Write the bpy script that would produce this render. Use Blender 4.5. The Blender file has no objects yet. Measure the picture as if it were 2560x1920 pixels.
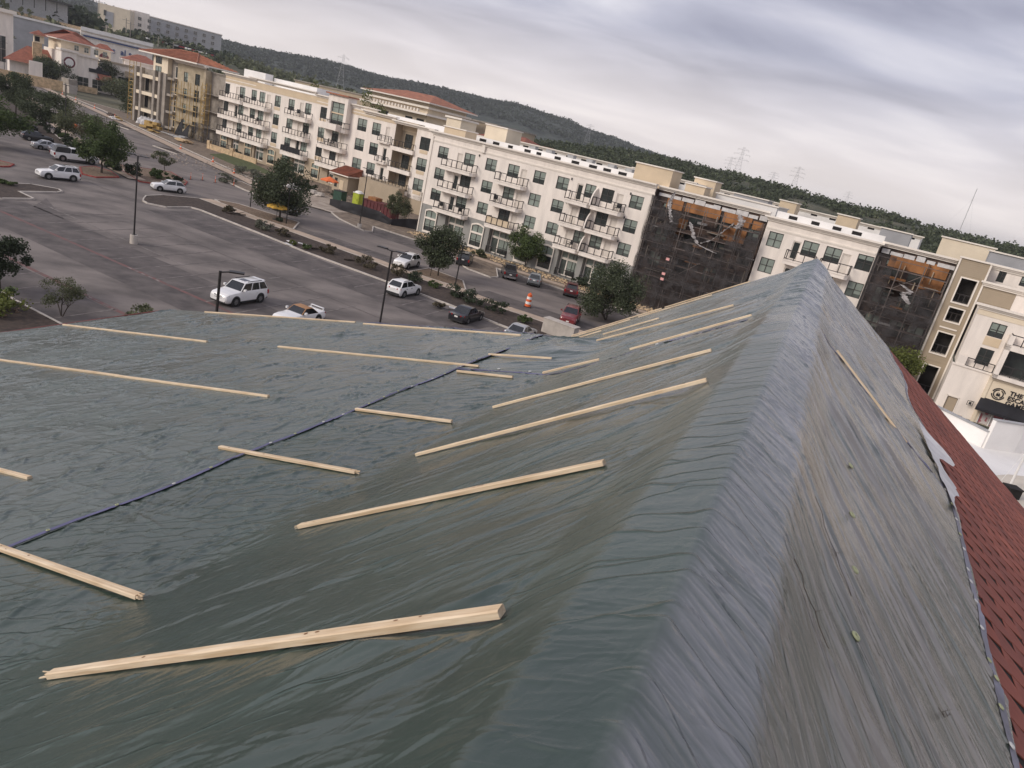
import bpy, bmesh, math, random
import numpy as np
from mathutils import Vector, Matrix
rnd = random.Random(7)
R = math.radians
sc = bpy.context.scene
COL = sc.collection

# ------------------------------------------------------------------ camera
EYE = 16.5
roll, pit = R(13.262), R(18.427)
F = Vector((0, math.cos(pit), -math.sin(pit)))
U0 = Vector((0, math.sin(pit), math.cos(pit)))
R0 = Vector((1, 0, 0))
RC = R0*math.cos(roll) + U0*math.sin(roll)
UC = U0*math.cos(roll) - R0*math.sin(roll)
cam_d = bpy.data.cameras.new('camera')
cam = bpy.data.objects.new('camera', cam_d)
COL.objects.link(cam)
cam.matrix_world = Matrix((
    (RC.x, UC.x, -F.x, 0), (RC.y, UC.y, -F.y, 0), (RC.z, UC.z, -F.z, EYE), (0, 0, 0, 1)))
cam_d.sensor_width = 36
cam_d.lens = 24.96
cam_d.clip_start = 0.05
cam_d.clip_end = 9000
sc.camera = cam

# ------------------------------------------------------------------ sky, sun, exposure
SUN_AZ, SUN_EL = R(-120), R(28)      # light from the left, a little behind the camera
w = bpy.data.worlds.new('World'); sc.world = w; w.use_nodes = True
nt = w.node_tree; nt.nodes.clear()
def N(t, **k):
    n = nt.nodes.new(t)
    for a, b in k.items(): setattr(n, a, b)
    return n
def lk(a, b): nt.links.new(a, b)
out = N('ShaderNodeOutputWorld'); bg = N('ShaderNodeBackground'); bg.inputs['Strength'].default_value = 0.1
sky = N('ShaderNodeTexSky', sky_type='NISHITA'); sky.sun_disc = False
sky.sun_elevation = SUN_EL; sky.sun_rotation = SUN_AZ
sky.air_density = 1.2; sky.dust_density = 2.0
tc = N('ShaderNodeTexCoord'); sep = N('ShaderNodeSeparateXYZ'); lk(tc.outputs['Generated'], sep.inputs[0])
# project the view direction on a flat cloud deck
zc = N('ShaderNodeMath', operation='MAXIMUM'); lk(sep.outputs['Z'], zc.inputs[0]); zc.inputs[1].default_value = 0.0
zo = N('ShaderNodeMath', operation='ADD'); lk(zc.outputs[0], zo.inputs[0]); zo.inputs[1].default_value = 0.16
dx = N('ShaderNodeMath', operation='DIVIDE'); lk(sep.outputs['X'], dx.inputs[0]); lk(zo.outputs[0], dx.inputs[1])
dy = N('ShaderNodeMath', operation='DIVIDE'); lk(sep.outputs['Y'], dy.inputs[0]); lk(zo.outputs[0], dy.inputs[1])
cmb = N('ShaderNodeCombineXYZ'); lk(dx.outputs[0], cmb.inputs[0]); lk(dy.outputs[0], cmb.inputs[1])
mp = N('ShaderNodeMapping'); mp.inputs['Rotation'].default_value = (0, 0, R(24)); mp.inputs['Scale'].default_value = (0.75, 1.15, 1); lk(cmb.outputs[0], mp.inputs[0])
n1 = N('ShaderNodeTexNoise'); n1.inputs['Scale'].default_value = 1.3; n1.inputs['Detail'].default_value = 7; n1.inputs['Roughness'].default_value = 0.48; n1.inputs['Distortion'].default_value = 0.35
lk(mp.outputs[0], n1.inputs['Vector'])
n2 = N('ShaderNodeTexNoise'); n2.inputs['Scale'].default_value = 0.42; n2.inputs['Detail'].default_value = 3
lk(mp.outputs[0], n2.inputs['Vector'])
mx = N('ShaderNodeMix', data_type='FLOAT'); mx.inputs[0].default_value = 0.42; lk(n1.outputs['Fac'], mx.inputs[2]); lk(n2.outputs['Fac'], mx.inputs[3])
cr = N('ShaderNodeValToRGB'); lk(mx.outputs[0], cr.inputs[0])
e = cr.color_ramp.elements
e[0].position = 0.38; e[0].color = (0.218, 0.222, 0.290, 1)
e[1].position = 0.64; e[1].color = (0.650, 0.632, 0.670, 1)
x = cr.color_ramp.elements.new(0.50); x.color = (0.370, 0.370, 0.445, 1)
# paler, warmer air towards the horizon
hz_ = N('ShaderNodeMapRange'); lk(sep.outputs['Z'], hz_.inputs[0]); hz_.inputs[1].default_value = 0.0; hz_.inputs[2].default_value = 0.17; hz_.inputs[3].default_value = 0.85; hz_.inputs[4].default_value = 0.0
hm = N('ShaderNodeMix', data_type='RGBA'); lk(hz_.outputs[0], hm.inputs[0]); lk(cr.outputs[0], hm.inputs[6]); hm.inputs[7].default_value = (0.90, 0.805, 0.745, 1)
sc10 = N('ShaderNodeVectorMath', operation='SCALE'); lk(hm.outputs[2], sc10.inputs[0]); sc10.inputs['Scale'].default_value = 10.0
fm = N('ShaderNodeMix', data_type='RGBA'); fm.inputs[0].default_value = 0.95; lk(sky.outputs[0], fm.inputs[6]); lk(sc10.outputs[0], fm.inputs[7])
lk(fm.outputs[2], bg.inputs['Color']); lk(bg.outputs[0], out.inputs[0])

sun_d = bpy.data.lights.new('sun', 'SUN'); sun_d.energy = 1.5; sun_d.angle = R(24); sun_d.color = (1.0, 0.91, 0.82)
sun = bpy.data.objects.new('sun', sun_d); COL.objects.link(sun)
sd = Vector((math.sin(SUN_AZ)*math.cos(SUN_EL), math.cos(SUN_AZ)*math.cos(SUN_EL), math.sin(SUN_EL)))
sun.rotation_euler = (-sd).to_track_quat('-Z', 'Y').to_euler()
sun.location = (0, 0, 60)
vs = sc.view_settings; vs.view_transform = 'Standard'; vs.look = 'None'; vs.exposure = 0.58; vs.gamma = 1.0; vs.use_curve_mapping = False
sc.cycles.max_bounces = 5; sc.cycles.diffuse_bounces = 3; sc.cycles.glossy_bounces = 3; sc.cycles.transparent_max_bounces = 8
sc.cycles.use_denoising = True

# ------------------------------------------------------------------ materials
MT = {}
def mat(name, c, r=0.7, var=0.18, scale=3.0, bump=0.0, bscale=30.0, spec=0.4, metal=0.0, stretch=None, c2=None, coords='Object', detail=5, bdist=0.02, island=0.0, lo=0.35, hi=0.65):
    m = bpy.data.materials.new(name); m.use_nodes = True; t = m.node_tree
    b = t.nodes['Principled BSDF']
    b.inputs['Roughness'].default_value = r; b.inputs['Metallic'].default_value = metal; b.inputs['Specular IOR Level'].default_value = spec
    tcn = t.nodes.new('ShaderNodeTexCoord'); v = tcn.outputs[coords]
    if stretch:
        mpn = t.nodes.new('ShaderNodeMapping'); mpn.inputs['Scale'].default_value = stretch
        t.links.new(v, mpn.inputs[0]); v = mpn.outputs[0]
    nz = t.nodes.new('ShaderNodeTexNoise'); nz.inputs['Scale'].default_value = scale; nz.inputs['Detail'].default_value = detail
    nz.inputs['Roughness'].default_value = 0.6
    t.links.new(v, nz.inputs['Vector'])
    rp = t.nodes.new('ShaderNodeValToRGB'); t.links.new(nz.outputs['Fac'], rp.inputs[0])
    a = tuple(x*(1-var) for x in c) if c2 is None else c2
    d = tuple(min(1, x*(1+var)) for x in c) if c2 is None else c
    rp.color_ramp.elements[0].position = lo; rp.color_ramp.elements[0].color = (*a, 1)
    rp.color_ramp.elements[1].position = hi; rp.color_ramp.elements[1].color = (*d, 1)
    colo = rp.outputs[0]
    if island:
        g = t.nodes.new('ShaderNodeNewGeometry'); hs = t.nodes.new('ShaderNodeHueSaturation')
        mr = t.nodes.new('ShaderNodeMapRange'); t.links.new(g.outputs['Random Per Island'], mr.inputs[0])
        mr.inputs[3].default_value = 1-island; mr.inputs[4].default_value = 1+island
        t.links.new(mr.outputs[0], hs.inputs['Value']); t.links.new(colo, hs.inputs['Color']); colo = hs.outputs[0]
    t.links.new(colo, b.inputs['Base Color'])
    if bump:
        bz = t.nodes.new('ShaderNodeTexNoise'); bz.inputs['Scale'].default_value = bscale; bz.inputs['Detail'].default_value = 4
        t.links.new(v, bz.inputs['Vector'])
        bn = t.nodes.new('ShaderNodeBump'); bn.inputs['Strength'].default_value = bump; bn.inputs['Distance'].default_value = bdist
        t.links.new(bz.outputs['Fac'], bn.inputs['Height']); t.links.new(bn.outputs[0], b.inputs['Normal'])
    MT[name] = m
    return m

mat('asphalt', (0.215, 0.186, 0.168), 0.9, scale=0.16, c2=(0.108, 0.094, 0.087), bump=0.3, bscale=9, coords='Object', detail=9, lo=0.38, hi=0.62, stretch=(1, 1.6, 1))
mat('asphalt_street', (0.230, 0.196, 0.175), 0.9, scale=0.22, c2=(0.135, 0.116, 0.106), bump=0.3, bscale=9, detail=9, stretch=(0.6, 1.4, 1))
mat('asphalt_dark', (0.145, 0.125, 0.116), 0.9, scale=0.5, c2=(0.072, 0.063, 0.060), detail=9)
mat('concrete', (0.46, 0.415, 0.365), 0.85, 0.14, 1.2, bump=0.2, bscale=14)
mat('kerb_concrete', (0.50, 0.455, 0.405), 0.85, 0.16, 0.8)
mat('red_kerb', (0.30, 0.055, 0.045), 0.75, 0.25, 2)
mat('sidewalk', (0.43, 0.335, 0.255), 0.85, 0.13, 0.7, bump=0.2, bscale=8)
mat('mulch', (0.085, 0.062, 0.048), 0.95, c2=(0.035, 0.026, 0.022), scale=3.2, bump=0.8, bscale=7, detail=8)
mat('gravel', (0.26, 0.185, 0.125), 0.95, c2=(0.11, 0.075, 0.052), scale=5, bump=0.8, bscale=9, detail=8)
mat('soil', (0.25, 0.195, 0.145), 0.95, c2=(0.115, 0.088, 0.066), scale=1.1, bump=0.6, bscale=5, detail=9)
mat('pale_dirt', (0.42, 0.355, 0.29), 0.95, c2=(0.25, 0.20, 0.16), scale=0.6, bump=0.4, bscale=4, detail=9)
mat('grass', (0.10, 0.115, 0.045), 0.95, c2=(0.055, 0.07, 0.028), scale=2, bump=0.7, bscale=12, detail=8)
mat('ground', (0.15, 0.135, 0.085), 0.95, c2=(0.07, 0.072, 0.045), scale=0.05, detail=9)
mat('paint_white', (0.33, 0.295, 0.27), 0.8, c2=(0.135, 0.116, 0.108), scale=1.3, detail=9, lo=.42, hi=.72)
mat('paint_red', (0.185, 0.085, 0.078), 0.85, c2=(0.135, 0.095, 0.088), scale=1.1, detail=8)
mat('stucco_white', (0.80, 0.73, 0.655), 0.85, 0.09, 0.9, bump=0.15, bscale=20, stretch=(1, 1, .22), detail=7)
mat('stucco_cream', (0.76, 0.655, 0.50), 0.85, 0.06, 0.4)
mat('stucco_tan', (0.40, 0.325, 0.235), 0.85, 0.09, 0.4)
mat('stucco_grey', (0.30, 0.295, 0.275), 0.85, 0.08, 0.4)
mat('siding_tan', (0.37, 0.30, 0.215), 0.8, 0.05, 0.5)
mat('trim', (0.80, 0.735, 0.65), 0.75, 0.05, 0.5)
mat('trim_tan', (0.62, 0.50, 0.35), 0.8, 0.06, 0.5)
mat('frame_bronze', (0.040, 0.038, 0.035), 0.5, 0.1, 3)
mat('door_white', (0.66, 0.60, 0.53), 0.6, 0.05, 2)
mat('glass_blind', (0.245, 0.285, 0.25), 0.22, 0.12, 0.9, spec=0.6)
mat('glass_dark', (0.030, 0.036, 0.035), 0.10, 0.3, 0.7, spec=0.7)
mat('glass_mid', (0.085, 0.10, 0.09), 0.14, 0.25, 0.8, spec=0.6)
mat('recess_dark', (0.014, 0.012, 0.011), 0.9, 0.2, 2)
mat('rail_black', (0.030, 0.026, 0.026), 0.5, 0.1, 4)
mat('roof_white', (0.80, 0.775, 0.74), 0.6, 0.08, 0.25)
mat('roof_grey', (0.36, 0.36, 0.37), 0.8, 0.1, 0.3)
mat('metal_grey', (0.42, 0.42, 0.42), 0.45, 0.12, 1.5, metal=0.3)
mat('tile_red', (0.27, 0.095, 0.058), 0.8, 0.25, 0.8)
mat('tile_orange', (0.33, 0.135, 0.078), 0.8, 0.25, 0.8)
mat('stone_warm', (0.52, 0.385, 0.235), 0.9, 0.28, 1.1, bump=0.5, bscale=3)
mat('concrete_raw', (0.30, 0.265, 0.225), 0.9, 0.18, 0.7)
mat('wrap_tan', (0.40, 0.335, 0.235), 0.85, 0.22, 0.6)
mat('scaffold_yellow', (0.40, 0.265, 0.085), 0.6, 0.2, 2)
mat('scaffold_steel', (0.17, 0.14, 0.125), 0.6, 0.25, 1.5, metal=0.2)
mat('burnt', (0.135, 0.088, 0.068), 0.95, c2=(0.026, 0.022, 0.021), scale=0.7, detail=9)
mat('sheath_orange', (0.30, 0.135, 0.052), 0.85, 0.35, 0.8, stretch=(1, 1, 0.4), detail=8)
mat('paper_white', (0.62, 0.60, 0.585), 0.8, 0.15, 2)
mat('plastic_grey', (0.40, 0.38, 0.375), 0.5, 0.2, 1.2)
mat('tarp_black', (0.014, 0.014, 0.017), 0.5, 0.3, 1)
mat('bark', (0.060, 0.047, 0.038), 0.95, 0.3, 6)
mat('orange_plastic', (0.72, 0.135, 0.035), 0.5, 0.1, 3)
mat('white_plastic', (0.78, 0.76, 0.72), 0.5, 0.06, 3)
mat('yellow_canvas', (0.60, 0.36, 0.06), 0.8, 0.15, 2)
mat('lime_plastic', (0.36, 0.42, 0.035), 0.5, 0.1, 2)
mat('green_plastic', (0.018, 0.055, 0.035), 0.6, 0.2, 2)
mat('container_maroon', (0.11, 0.024, 0.026), 0.6, 0.25, 1)
mat('lamp_black', (0.022, 0.020, 0.020), 0.45, 0.1, 4)
mat('sign_black', (0.012, 0.012, 0.014), 0.6, 0.1, 4)
mat('sign_blue', (0.028, 0.065, 0.20), 0.6, 0.1, 4)
mat('sign_maroon', (0.13, 0.02, 0.03), 0.6, 0.1, 4)
mat('poster', (0.34, 0.10, 0.12), 0.5, c2=(0.55, 0.50, 0.48), scale=1.6, detail=1, lo=0.45, hi=0.5)
mat('brick_red', (0.33, 0.13, 0.075), 0.9, 0.3, 3)
mat('canvas_orange', (0.75, 0.17, 0.05), 0.75, 0.1, 2)

def paint(name, c, r=0.28, metal=0.0):
    m = mat(name, c, r, 0.03, 2, spec=0.5, metal=metal)
    b = m.node_tree.nodes['Principled BSDF']; b.inputs['Coat Weight'].default_value = 0.6; b.inputs['Coat Roughness'].default_value = 0.08
    return m
paint('car_white', (0.78, 0.77, 0.755)); paint('car_black', (0.014, 0.015, 0.019)); paint('car_silver', (0.42, 0.425, 0.43), 0.3, 0.35)
paint('car_grey', (0.20, 0.215, 0.225), 0.3, 0.3); paint('car_maroon', (0.10, 0.016, 0.020)); paint('car_red', (0.17, 0.018, 0.022)); paint('car_charcoal', (0.040, 0.038, 0.040))
mat('tyre', (0.016, 0.016, 0.016), 0.85, 0.2, 8); mat('rim', (0.42, 0.42, 0.42), 0.3, 0.1, 8, metal=0.8); mat('cladding', (0.022, 0.022, 0.023), 0.6, 0.1, 4)
mat('car_glass', (0.012, 0.014, 0.016), 0.06, 0.2, 1, spec=0.8); mat('tail_red', (0.32, 0.012, 0.015), 0.25, 0.1, 4); mat('headlamp', (0.60, 0.61, 0.62), 0.15, 0.1, 6, metal=0.3)
mat('soft_top', (0.36, 0.20, 0.105), 0.9, 0.1, 3); mat('chrome', (0.55, 0.55, 0.56), 0.15, 0.05, 4, metal=0.9)

def leafmat(name, c):
    m = mat(name, c, 0.65, 0.25, 0.5, island=0.45, spec=0.25)
    b = m.node_tree.nodes['Principled BSDF']
    t = m.node_tree; tr = t.nodes.new('ShaderNodeBsdfTranslucent'); tr.inputs[0].default_value = (*[x*1.2 for x in c], 1)
    ms = t.nodes.new('ShaderNodeMixShader'); ms.inputs[0].default_value = 0.22
    o = t.nodes['Material Output']; t.links.new(b.outputs[0], ms.inputs[1]); t.links.new(tr.outputs[0], ms.inputs[2]); t.links.new(ms.outputs[0], o.inputs[0])
leafmat('leaf_oak', (0.070, 0.085, 0.046)); leafmat('leaf_green', (0.075, 0.105, 0.036)); leafmat('leaf_olive', (0.105, 0.115, 0.062)); leafmat('leaf_bright', (0.13, 0.15, 0.04)); leafmat('leaf_dark', (0.046, 0.060, 0.034)); leafmat('leaf_dry', (0.105, 0.088, 0.055)); leafmat('leaf_grey', (0.13, 0.135, 0.10))

# ------------------------------------------------------------------ mesh helpers
class MB:
    def __init__(s): s.v = []; s.f = []; s.m = []
    def add(s, vs, fs, m=0):
        o = len(s.v); s.v += [tuple(p) for p in vs]
        for f in fs: s.f.append([i+o for i in f]); s.m.append(m)
    def poly(s, pts, m=0): s.add(pts, [list(range(len(pts)))], m)
    def box(s, x0, x1, y0, y1, z0, z1, m=0):
        s.add([(x0,y0,z0),(x1,y0,z0),(x1,y1,z0),(x0,y1,z0),(x0,y0,z1),(x1,y0,z1),(x1,y1,z1),(x0,y1,z1)],
              [(0,3,2,1),(4,5,6,7),(0,1,5,4),(1,2,6,5),(2,3,7,6),(3,0,4,7)], m)
    def bar(s, p, q, w, h=None, m=0, up=(0,0,1)):
        p = Vector(p); q = Vector(q); d = (q-p).normalized(); h = h or w
        a = d.cross(Vector(up))
        if a.length < 1e-4: a = d.cross(Vector((1,0,0)))
        a.normalize(); b = a.cross(d); a *= w/2; b *= h/2
        P = [c+x for c in (p,q) for x in (-a-b, a-b, a+b, -a+b)]
        s.add(P, [(0,1,2,3),(7,6,5,4),(0,4,5,1),(1,5,6,2),(2,6,7,3),(3,7,4,0)], m)
    def tube(s, p, q, r0, r1=None, n=8, m=0, caps=True):
        p = Vector(p); q = Vector(q); r1 = r0 if r1 is None else r1
        d = (q-p).normalized(); a = d.orthogonal().normalized(); b = d.cross(a)
        P = []
        for c, r in ((p, r0), (q, r1)):
            for i in range(n):
                t = 2*math.pi*i/n; P.append(c+(a*math.cos(t)+b*math.sin(t))*r)
        fs = [(i,(i+1)%n,n+(i+1)%n,n+i) for i in range(n)]
        if caps: fs += [tuple(range(n-1,-1,-1)), tuple(range(n,2*n))]
        s.add(P, fs, m)
    def prism(s, pts, z0, z1, m=0, mt=None):
        n = len(pts); P = [(x,y,z0) for x,y in pts]+[(x,y,z1) for x,y in pts]
        s.add(P, [(i,(i+1)%n,n+(i+1)%n,n+i) for i in range(n)]+[tuple(range(n-1,-1,-1))], m)
        s.add([(x,y,z1) for x,y in pts], [tuple(range(n))], m if mt is None else mt)
    def lathe(s, prof, n=16, m=0, c=(0,0,0), axis='z'):
        P = []
        for r, z in prof:
            for i in range(n):
                t = 2*math.pi*i/n
                q = (r*math.cos(t), r*math.sin(t), z) if axis == 'z' else (r*math.cos(t), z, r*math.sin(t))
                P.append((c[0]+q[0], c[1]+q[1], c[2]+q[2]))
        fs = []
        for k in range(len(prof)-1):
            for i in range(n):
                f = (k*n+i, k*n+(i+1)%n, (k+1)*n+(i+1)%n, (k+1)*n+i); fs.append(f if axis == 'z' else f[::-1])
        s.add(P, fs, m)
    def mesh(s, name, mats, smooth=False):
        me = bpy.data.meshes.new(name); me.from_pydata(s.v, [], s.f)
        for x in (mats if isinstance(mats, (list, tuple)) else [mats]): me.materials.append(MT[x] if isinstance(x, str) else x)
        me.polygons.foreach_set('material_index', s.m)
        if smooth:
            me.polygons.foreach_set('use_smooth', [True]*len(s.f)); me.set_sharp_from_angle(angle=R(smooth if smooth is not True else 40))
        me.update(); return me
    def build(s, name, mats, parent=None, smooth=False):
        return link(name, s.mesh(name, mats, smooth), parent)
def link(name, me, parent=None, loc=None, rotz=0):
    o = bpy.data.objects.new(name, me); COL.objects.link(o)
    if parent: o.parent = parent
    if loc: o.location = loc
    if rotz: o.rotation_euler = (0, 0, rotz)
    return o
def tag(o, label, cat, group=None):
    o['label'] = label; o['category'] = cat
    if group: o['group'] = group
    return o
def thing(name, label, cat, loc=(0,0,0), rotz=0, group=None):
    o = link(name, None, None, loc, rotz); o.empty_display_size = 0.5
    return tag(o, label, cat, group)
def kind(o, k): o['kind'] = k; return o
def pol(az, D): return (D*math.sin(R(az)), D*math.cos(R(az)))
def zel(el, D): return EYE + D*math.tan(R(el))
def az_of(p): return math.degrees(math.atan2(p[0], p[1]))

# value noise for the meshes
def vnoise(x, y, seed=0):
    xi = np.floor(x).astype(np.int64); yi = np.floor(y).astype(np.int64); xf = x-xi; yf = y-yi
    def h(a, b):
        n = (a*374761393 + b*668265263 + seed*974711) & 0xffffffff
        n = ((n ^ (n >> 13))*1274126177) & 0xffffffff
        return ((n ^ (n >> 16)) & 0xffff)/65535.0
    u = xf*xf*xf*(xf*(xf*6-15)+10); v = yf*yf*yf*(yf*(yf*6-15)+10)
    a = h(xi, yi); b = h(xi+1, yi); c = h(xi, yi+1); d = h(xi+1, yi+1)
    return (a*(1-u)+b*u)*(1-v)+(c*(1-u)+d*u)*v
def fbm(x, y, seed=0, o=4, g=0.5):
    r = 0; a = 1; t = 0
    for k in range(o): r = r+a*vnoise(x*2**k+k*17.3, y*2**k-k*9.1, seed+k); t += a; a *= g
    return r/t
def ridged(x, y, seed=0, o=3, g=0.5, p=2.0):
    r = 0; a = 1; t = 0
    for k in range(o): r = r+a*(1-np.abs(2*vnoise(x*2**k+k*5.7, y*2**k+k*3.3, seed+k)-1))**p; t += a; a *= g
    return r/t
def grid_mesh(name, P, mats, smooth=True, uv=None):
    n, m = P.shape[:2]
    me = bpy.data.meshes.new(name)
    i = np.arange(n*m).reshape(n, m)
    q = np.stack([i[:-1,:-1], i[1:,:-1], i[1:,1:], i[:-1,1:]], -1).reshape(-1, 4)
    me.vertices.add(n*m); me.vertices.foreach_set('co', P.reshape(-1).astype(np.float32))
    me.loops.add(q.size); me.loops.foreach_set('vertex_index', q.reshape(-1).astype(np.int32))
    me.polygons.add(len(q)); me.polygons.foreach_set('loop_start', (np.arange(len(q))*4).astype(np.int32))
    me.polygons.foreach_set('use_smooth', np.ones(len(q), bool) if smooth else np.zeros(len(q), bool))
    for x in (mats if isinstance(mats, (list, tuple)) else [mats]): me.materials.append(MT[x])
    if uv is not None:
        ul = me.uv_layers.new(name='UVMap'); ul.data.foreach_set('uv', uv.reshape(-1, 2)[q.reshape(-1)].reshape(-1).astype(np.float32))
    me.update(calc_edges=True); me.validate()
    return me
# ------------------------------------------------------------------ the tarped roof under the camera
RAZ = R(20.27)
RD = np.array([math.sin(RAZ), math.cos(RAZ), 0.0]); DN = np.array([-math.cos(RAZ), math.sin(RAZ), 0.0])
T_OFF, TB, ZR = 0.077, 4.1, EYE-1.6
PL, PR, PLO = math.tan(R(33.5)), math.tan(R(34.3)), math.tan(R(14.0))
S_LOW, S_END, T_EAVE = 18.35, 27.6, 20.25
def sstep(a, b, x):
    k = np.clip((x-a)/(b-a), 0, 1); return k*k*(3-2*k)
_aa = np.linspace(0, 40, 16001)
def _prof(pitch):
    c1, c2 = math.tan(R(24)), math.tan(R(43.5))
    sl = c1*sstep(-.012, .035, _aa)+(c2-c1)*sstep(.35, .46, _aa)+(pitch-c2)*sstep(.66, .82, _aa)
    return -np.concatenate([[0], np.cumsum((sl[1:]+sl[:-1])/2*(_aa[1]-_aa[0]))])
_pl, _pr = _prof(PL), _prof(PR)
ZB = float(np.interp(TB, _aa, _pl))
def roof_z(s, t):
    """height of the roof: capped ridge, steep slopes, shallow slope beyond the valley on the left"""
    s = np.asarray(s, float); t = np.asarray(t, float); a = np.abs(t)
    zs = np.where(t < 0, np.interp(a, _aa, _pr), np.interp(a, _aa, _pl))
    dl = t-TB; rr = 0.30; low = ZB-dl*PLO
    soft = np.where(np.abs(dl) < rr, ZB-PL*dl+(PL-PLO)*(dl+rr)**2/(4*rr), np.where(dl > 0, low, zs))
    m = 1-sstep(18.35, 18.75, s)
    return ZR+zs*(1-m)+np.where(t > TB-rr, soft, zs)*m
def roof_p(s, t, dz=0.0):
    s, t = np.broadcast_arrays(np.asarray(s, float), np.asarray(t, float))
    P = s[..., None]*RD + (t+T_OFF)[..., None]*DN
    P = P.copy(); P[..., 2] = roof_z(s, t)+dz
    return P
def rp(s, t, dz=0.0): return Vector(roof_p(s, t, dz).tolist())

def tarpmat(name, c, c2, rough=0.26, fine=1.0, net=(2, 2)):
    """film-coated woven sheet; the folds themselves are modelled in the mesh"""
    m = bpy.data.materials.new(name); m.use_nodes = True; t = m.node_tree; b = t.nodes['Principled BSDF']
    def n(x, **k):
        q = t.nodes.new(x)
        for a_, b_ in k.items(): setattr(q, a_, b_)
        return q
    L = t.links.new
    uvn = n('ShaderNodeTexCoord'); su_ = n('ShaderNodeSeparateXYZ'); L(uvn.outputs['UV'], su_.inputs[0])
    def mr(src, a0, a1, b0, b1):
        q = n('ShaderNodeMapRange'); L(src, q.inputs[0])
        for i, v in enumerate((a0, a1, b0, b1)): q.inputs[i+1].default_value = v
        return q.outputs[0]
    def mul(a_, b_):
        q = n('ShaderNodeMath', operation='MULTIPLY'); L(a_, q.inputs[0]); L(b_, q.inputs[1]); return q.outputs[0]
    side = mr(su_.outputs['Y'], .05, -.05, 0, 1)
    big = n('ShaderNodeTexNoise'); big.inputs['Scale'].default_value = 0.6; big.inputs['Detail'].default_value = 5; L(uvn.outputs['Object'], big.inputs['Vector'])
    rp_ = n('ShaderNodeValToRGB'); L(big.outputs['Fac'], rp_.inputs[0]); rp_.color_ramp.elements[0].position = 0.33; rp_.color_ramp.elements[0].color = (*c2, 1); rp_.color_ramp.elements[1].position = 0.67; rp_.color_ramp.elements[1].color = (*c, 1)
    # right slope: sky reflection painted into the colour, silvery, browner below the ridge cap, green left in long streaks along the folds
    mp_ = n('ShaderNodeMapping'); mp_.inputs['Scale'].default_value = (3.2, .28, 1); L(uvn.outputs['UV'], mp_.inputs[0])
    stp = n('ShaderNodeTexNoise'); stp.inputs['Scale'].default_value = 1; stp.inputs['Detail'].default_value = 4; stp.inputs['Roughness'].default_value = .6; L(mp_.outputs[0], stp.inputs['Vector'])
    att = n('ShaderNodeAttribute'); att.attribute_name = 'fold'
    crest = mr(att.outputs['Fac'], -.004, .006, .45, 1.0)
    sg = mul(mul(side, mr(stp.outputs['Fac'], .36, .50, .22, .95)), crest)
    sheen_col = n('ShaderNodeMix', data_type='RGBA'); L(mr(su_.outputs['Y'], -.40, -.47, 0, 1), sheen_col.inputs[0]); sheen_col.inputs[6].default_value = (.205, .210, .222, 1); sheen_col.inputs[7].default_value = (.178, .162, .140, 1)
    sheen_mix = n('ShaderNodeMix', data_type='RGBA'); L(sg, sheen_mix.inputs[0]); L(rp_.outputs[0], sheen_mix.inputs[6]); L(sheen_col.outputs[2], sheen_mix.inputs[7]); L(sheen_mix.outputs[2], b.inputs['Base Color'])
    L(mr(big.outputs['Fac'], .3, .7, rough-.06, rough+.10), b.inputs['Roughness']); b.inputs['Specular IOR Level'].default_value = 0.68
    # slight buckling between the folds and the two-way weave
    bk = n('ShaderNodeTexNoise'); bk.inputs['Scale'].default_value = 7*fine; bk.inputs['Detail'].default_value = 2.5; bk.inputs['Distortion'].default_value = .6; L(uvn.outputs['UV'], bk.inputs['Vector'])
    wv = n('ShaderNodeTexNoise'); wv.inputs['Scale'].default_value = 240; wv.inputs['Detail'].default_value = 1; L(uvn.outputs['Object'], wv.inputs['Vector'])
    wz_ = n('ShaderNodeTexNoise'); wz_.inputs['Scale'].default_value = 1.6; wz_.inputs['Detail'].default_value = 2; L(uvn.outputs['UV'], wz_.inputs['Vector'])
    wq = n('ShaderNodeVectorMath', operation='MULTIPLY_ADD'); L(wz_.outputs['Color'], wq.inputs[0]); wq.inputs[1].default_value = (.5, .5, 0); L(uvn.outputs['UV'], wq.inputs[2])
    mq = n('ShaderNodeMapping'); mq.inputs['Scale'].default_value = (*net, 1); L(wq.outputs[0], mq.inputs[0])
    ed = n('ShaderNodeTexVoronoi', feature='DISTANCE_TO_EDGE', voronoi_dimensions='2D'); ed.inputs['Scale'].default_value = 1; L(mq.outputs[0], ed.inputs['Vector'])
    crs = mul(mr(ed.outputs['Distance'], 0, .045, 1, 0), mr(big.outputs['Fac'], .42, .60, 0, 1))   # sharp creases, in patches
    bsum = n('ShaderNodeMath', operation='ADD'); L(bk.outputs['Fac'], bsum.inputs[0]); L(crs, bsum.inputs[1])
    b1 = n('ShaderNodeBump'); b1.inputs['Strength'].default_value = .6; b1.inputs['Distance'].default_value = 0.012; L(bsum.outputs[0], b1.inputs['Height'])
    b2 = n('ShaderNodeBump'); b2.inputs['Strength'].default_value = 0.3; b2.inputs['Distance'].default_value = 0.002; L(wv.outputs['Fac'], b2.inputs['Height']); L(b1.outputs[0], b2.inputs['Normal'])
    L(b2.outputs[0], b.inputs['Normal'])
    MT[name] = m
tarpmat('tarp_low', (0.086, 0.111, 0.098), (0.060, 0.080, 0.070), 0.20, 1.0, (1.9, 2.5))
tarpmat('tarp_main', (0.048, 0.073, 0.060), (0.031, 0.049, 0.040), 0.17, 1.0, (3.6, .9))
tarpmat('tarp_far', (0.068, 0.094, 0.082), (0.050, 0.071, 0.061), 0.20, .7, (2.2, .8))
mat('hem_purple', (0.090, 0.088, 0.175), 0.45, 0.3, 1.5)
mat('hem_pale', (0.19, 0.185, 0.23), 0.5, 0.35, 1.0)
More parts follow.
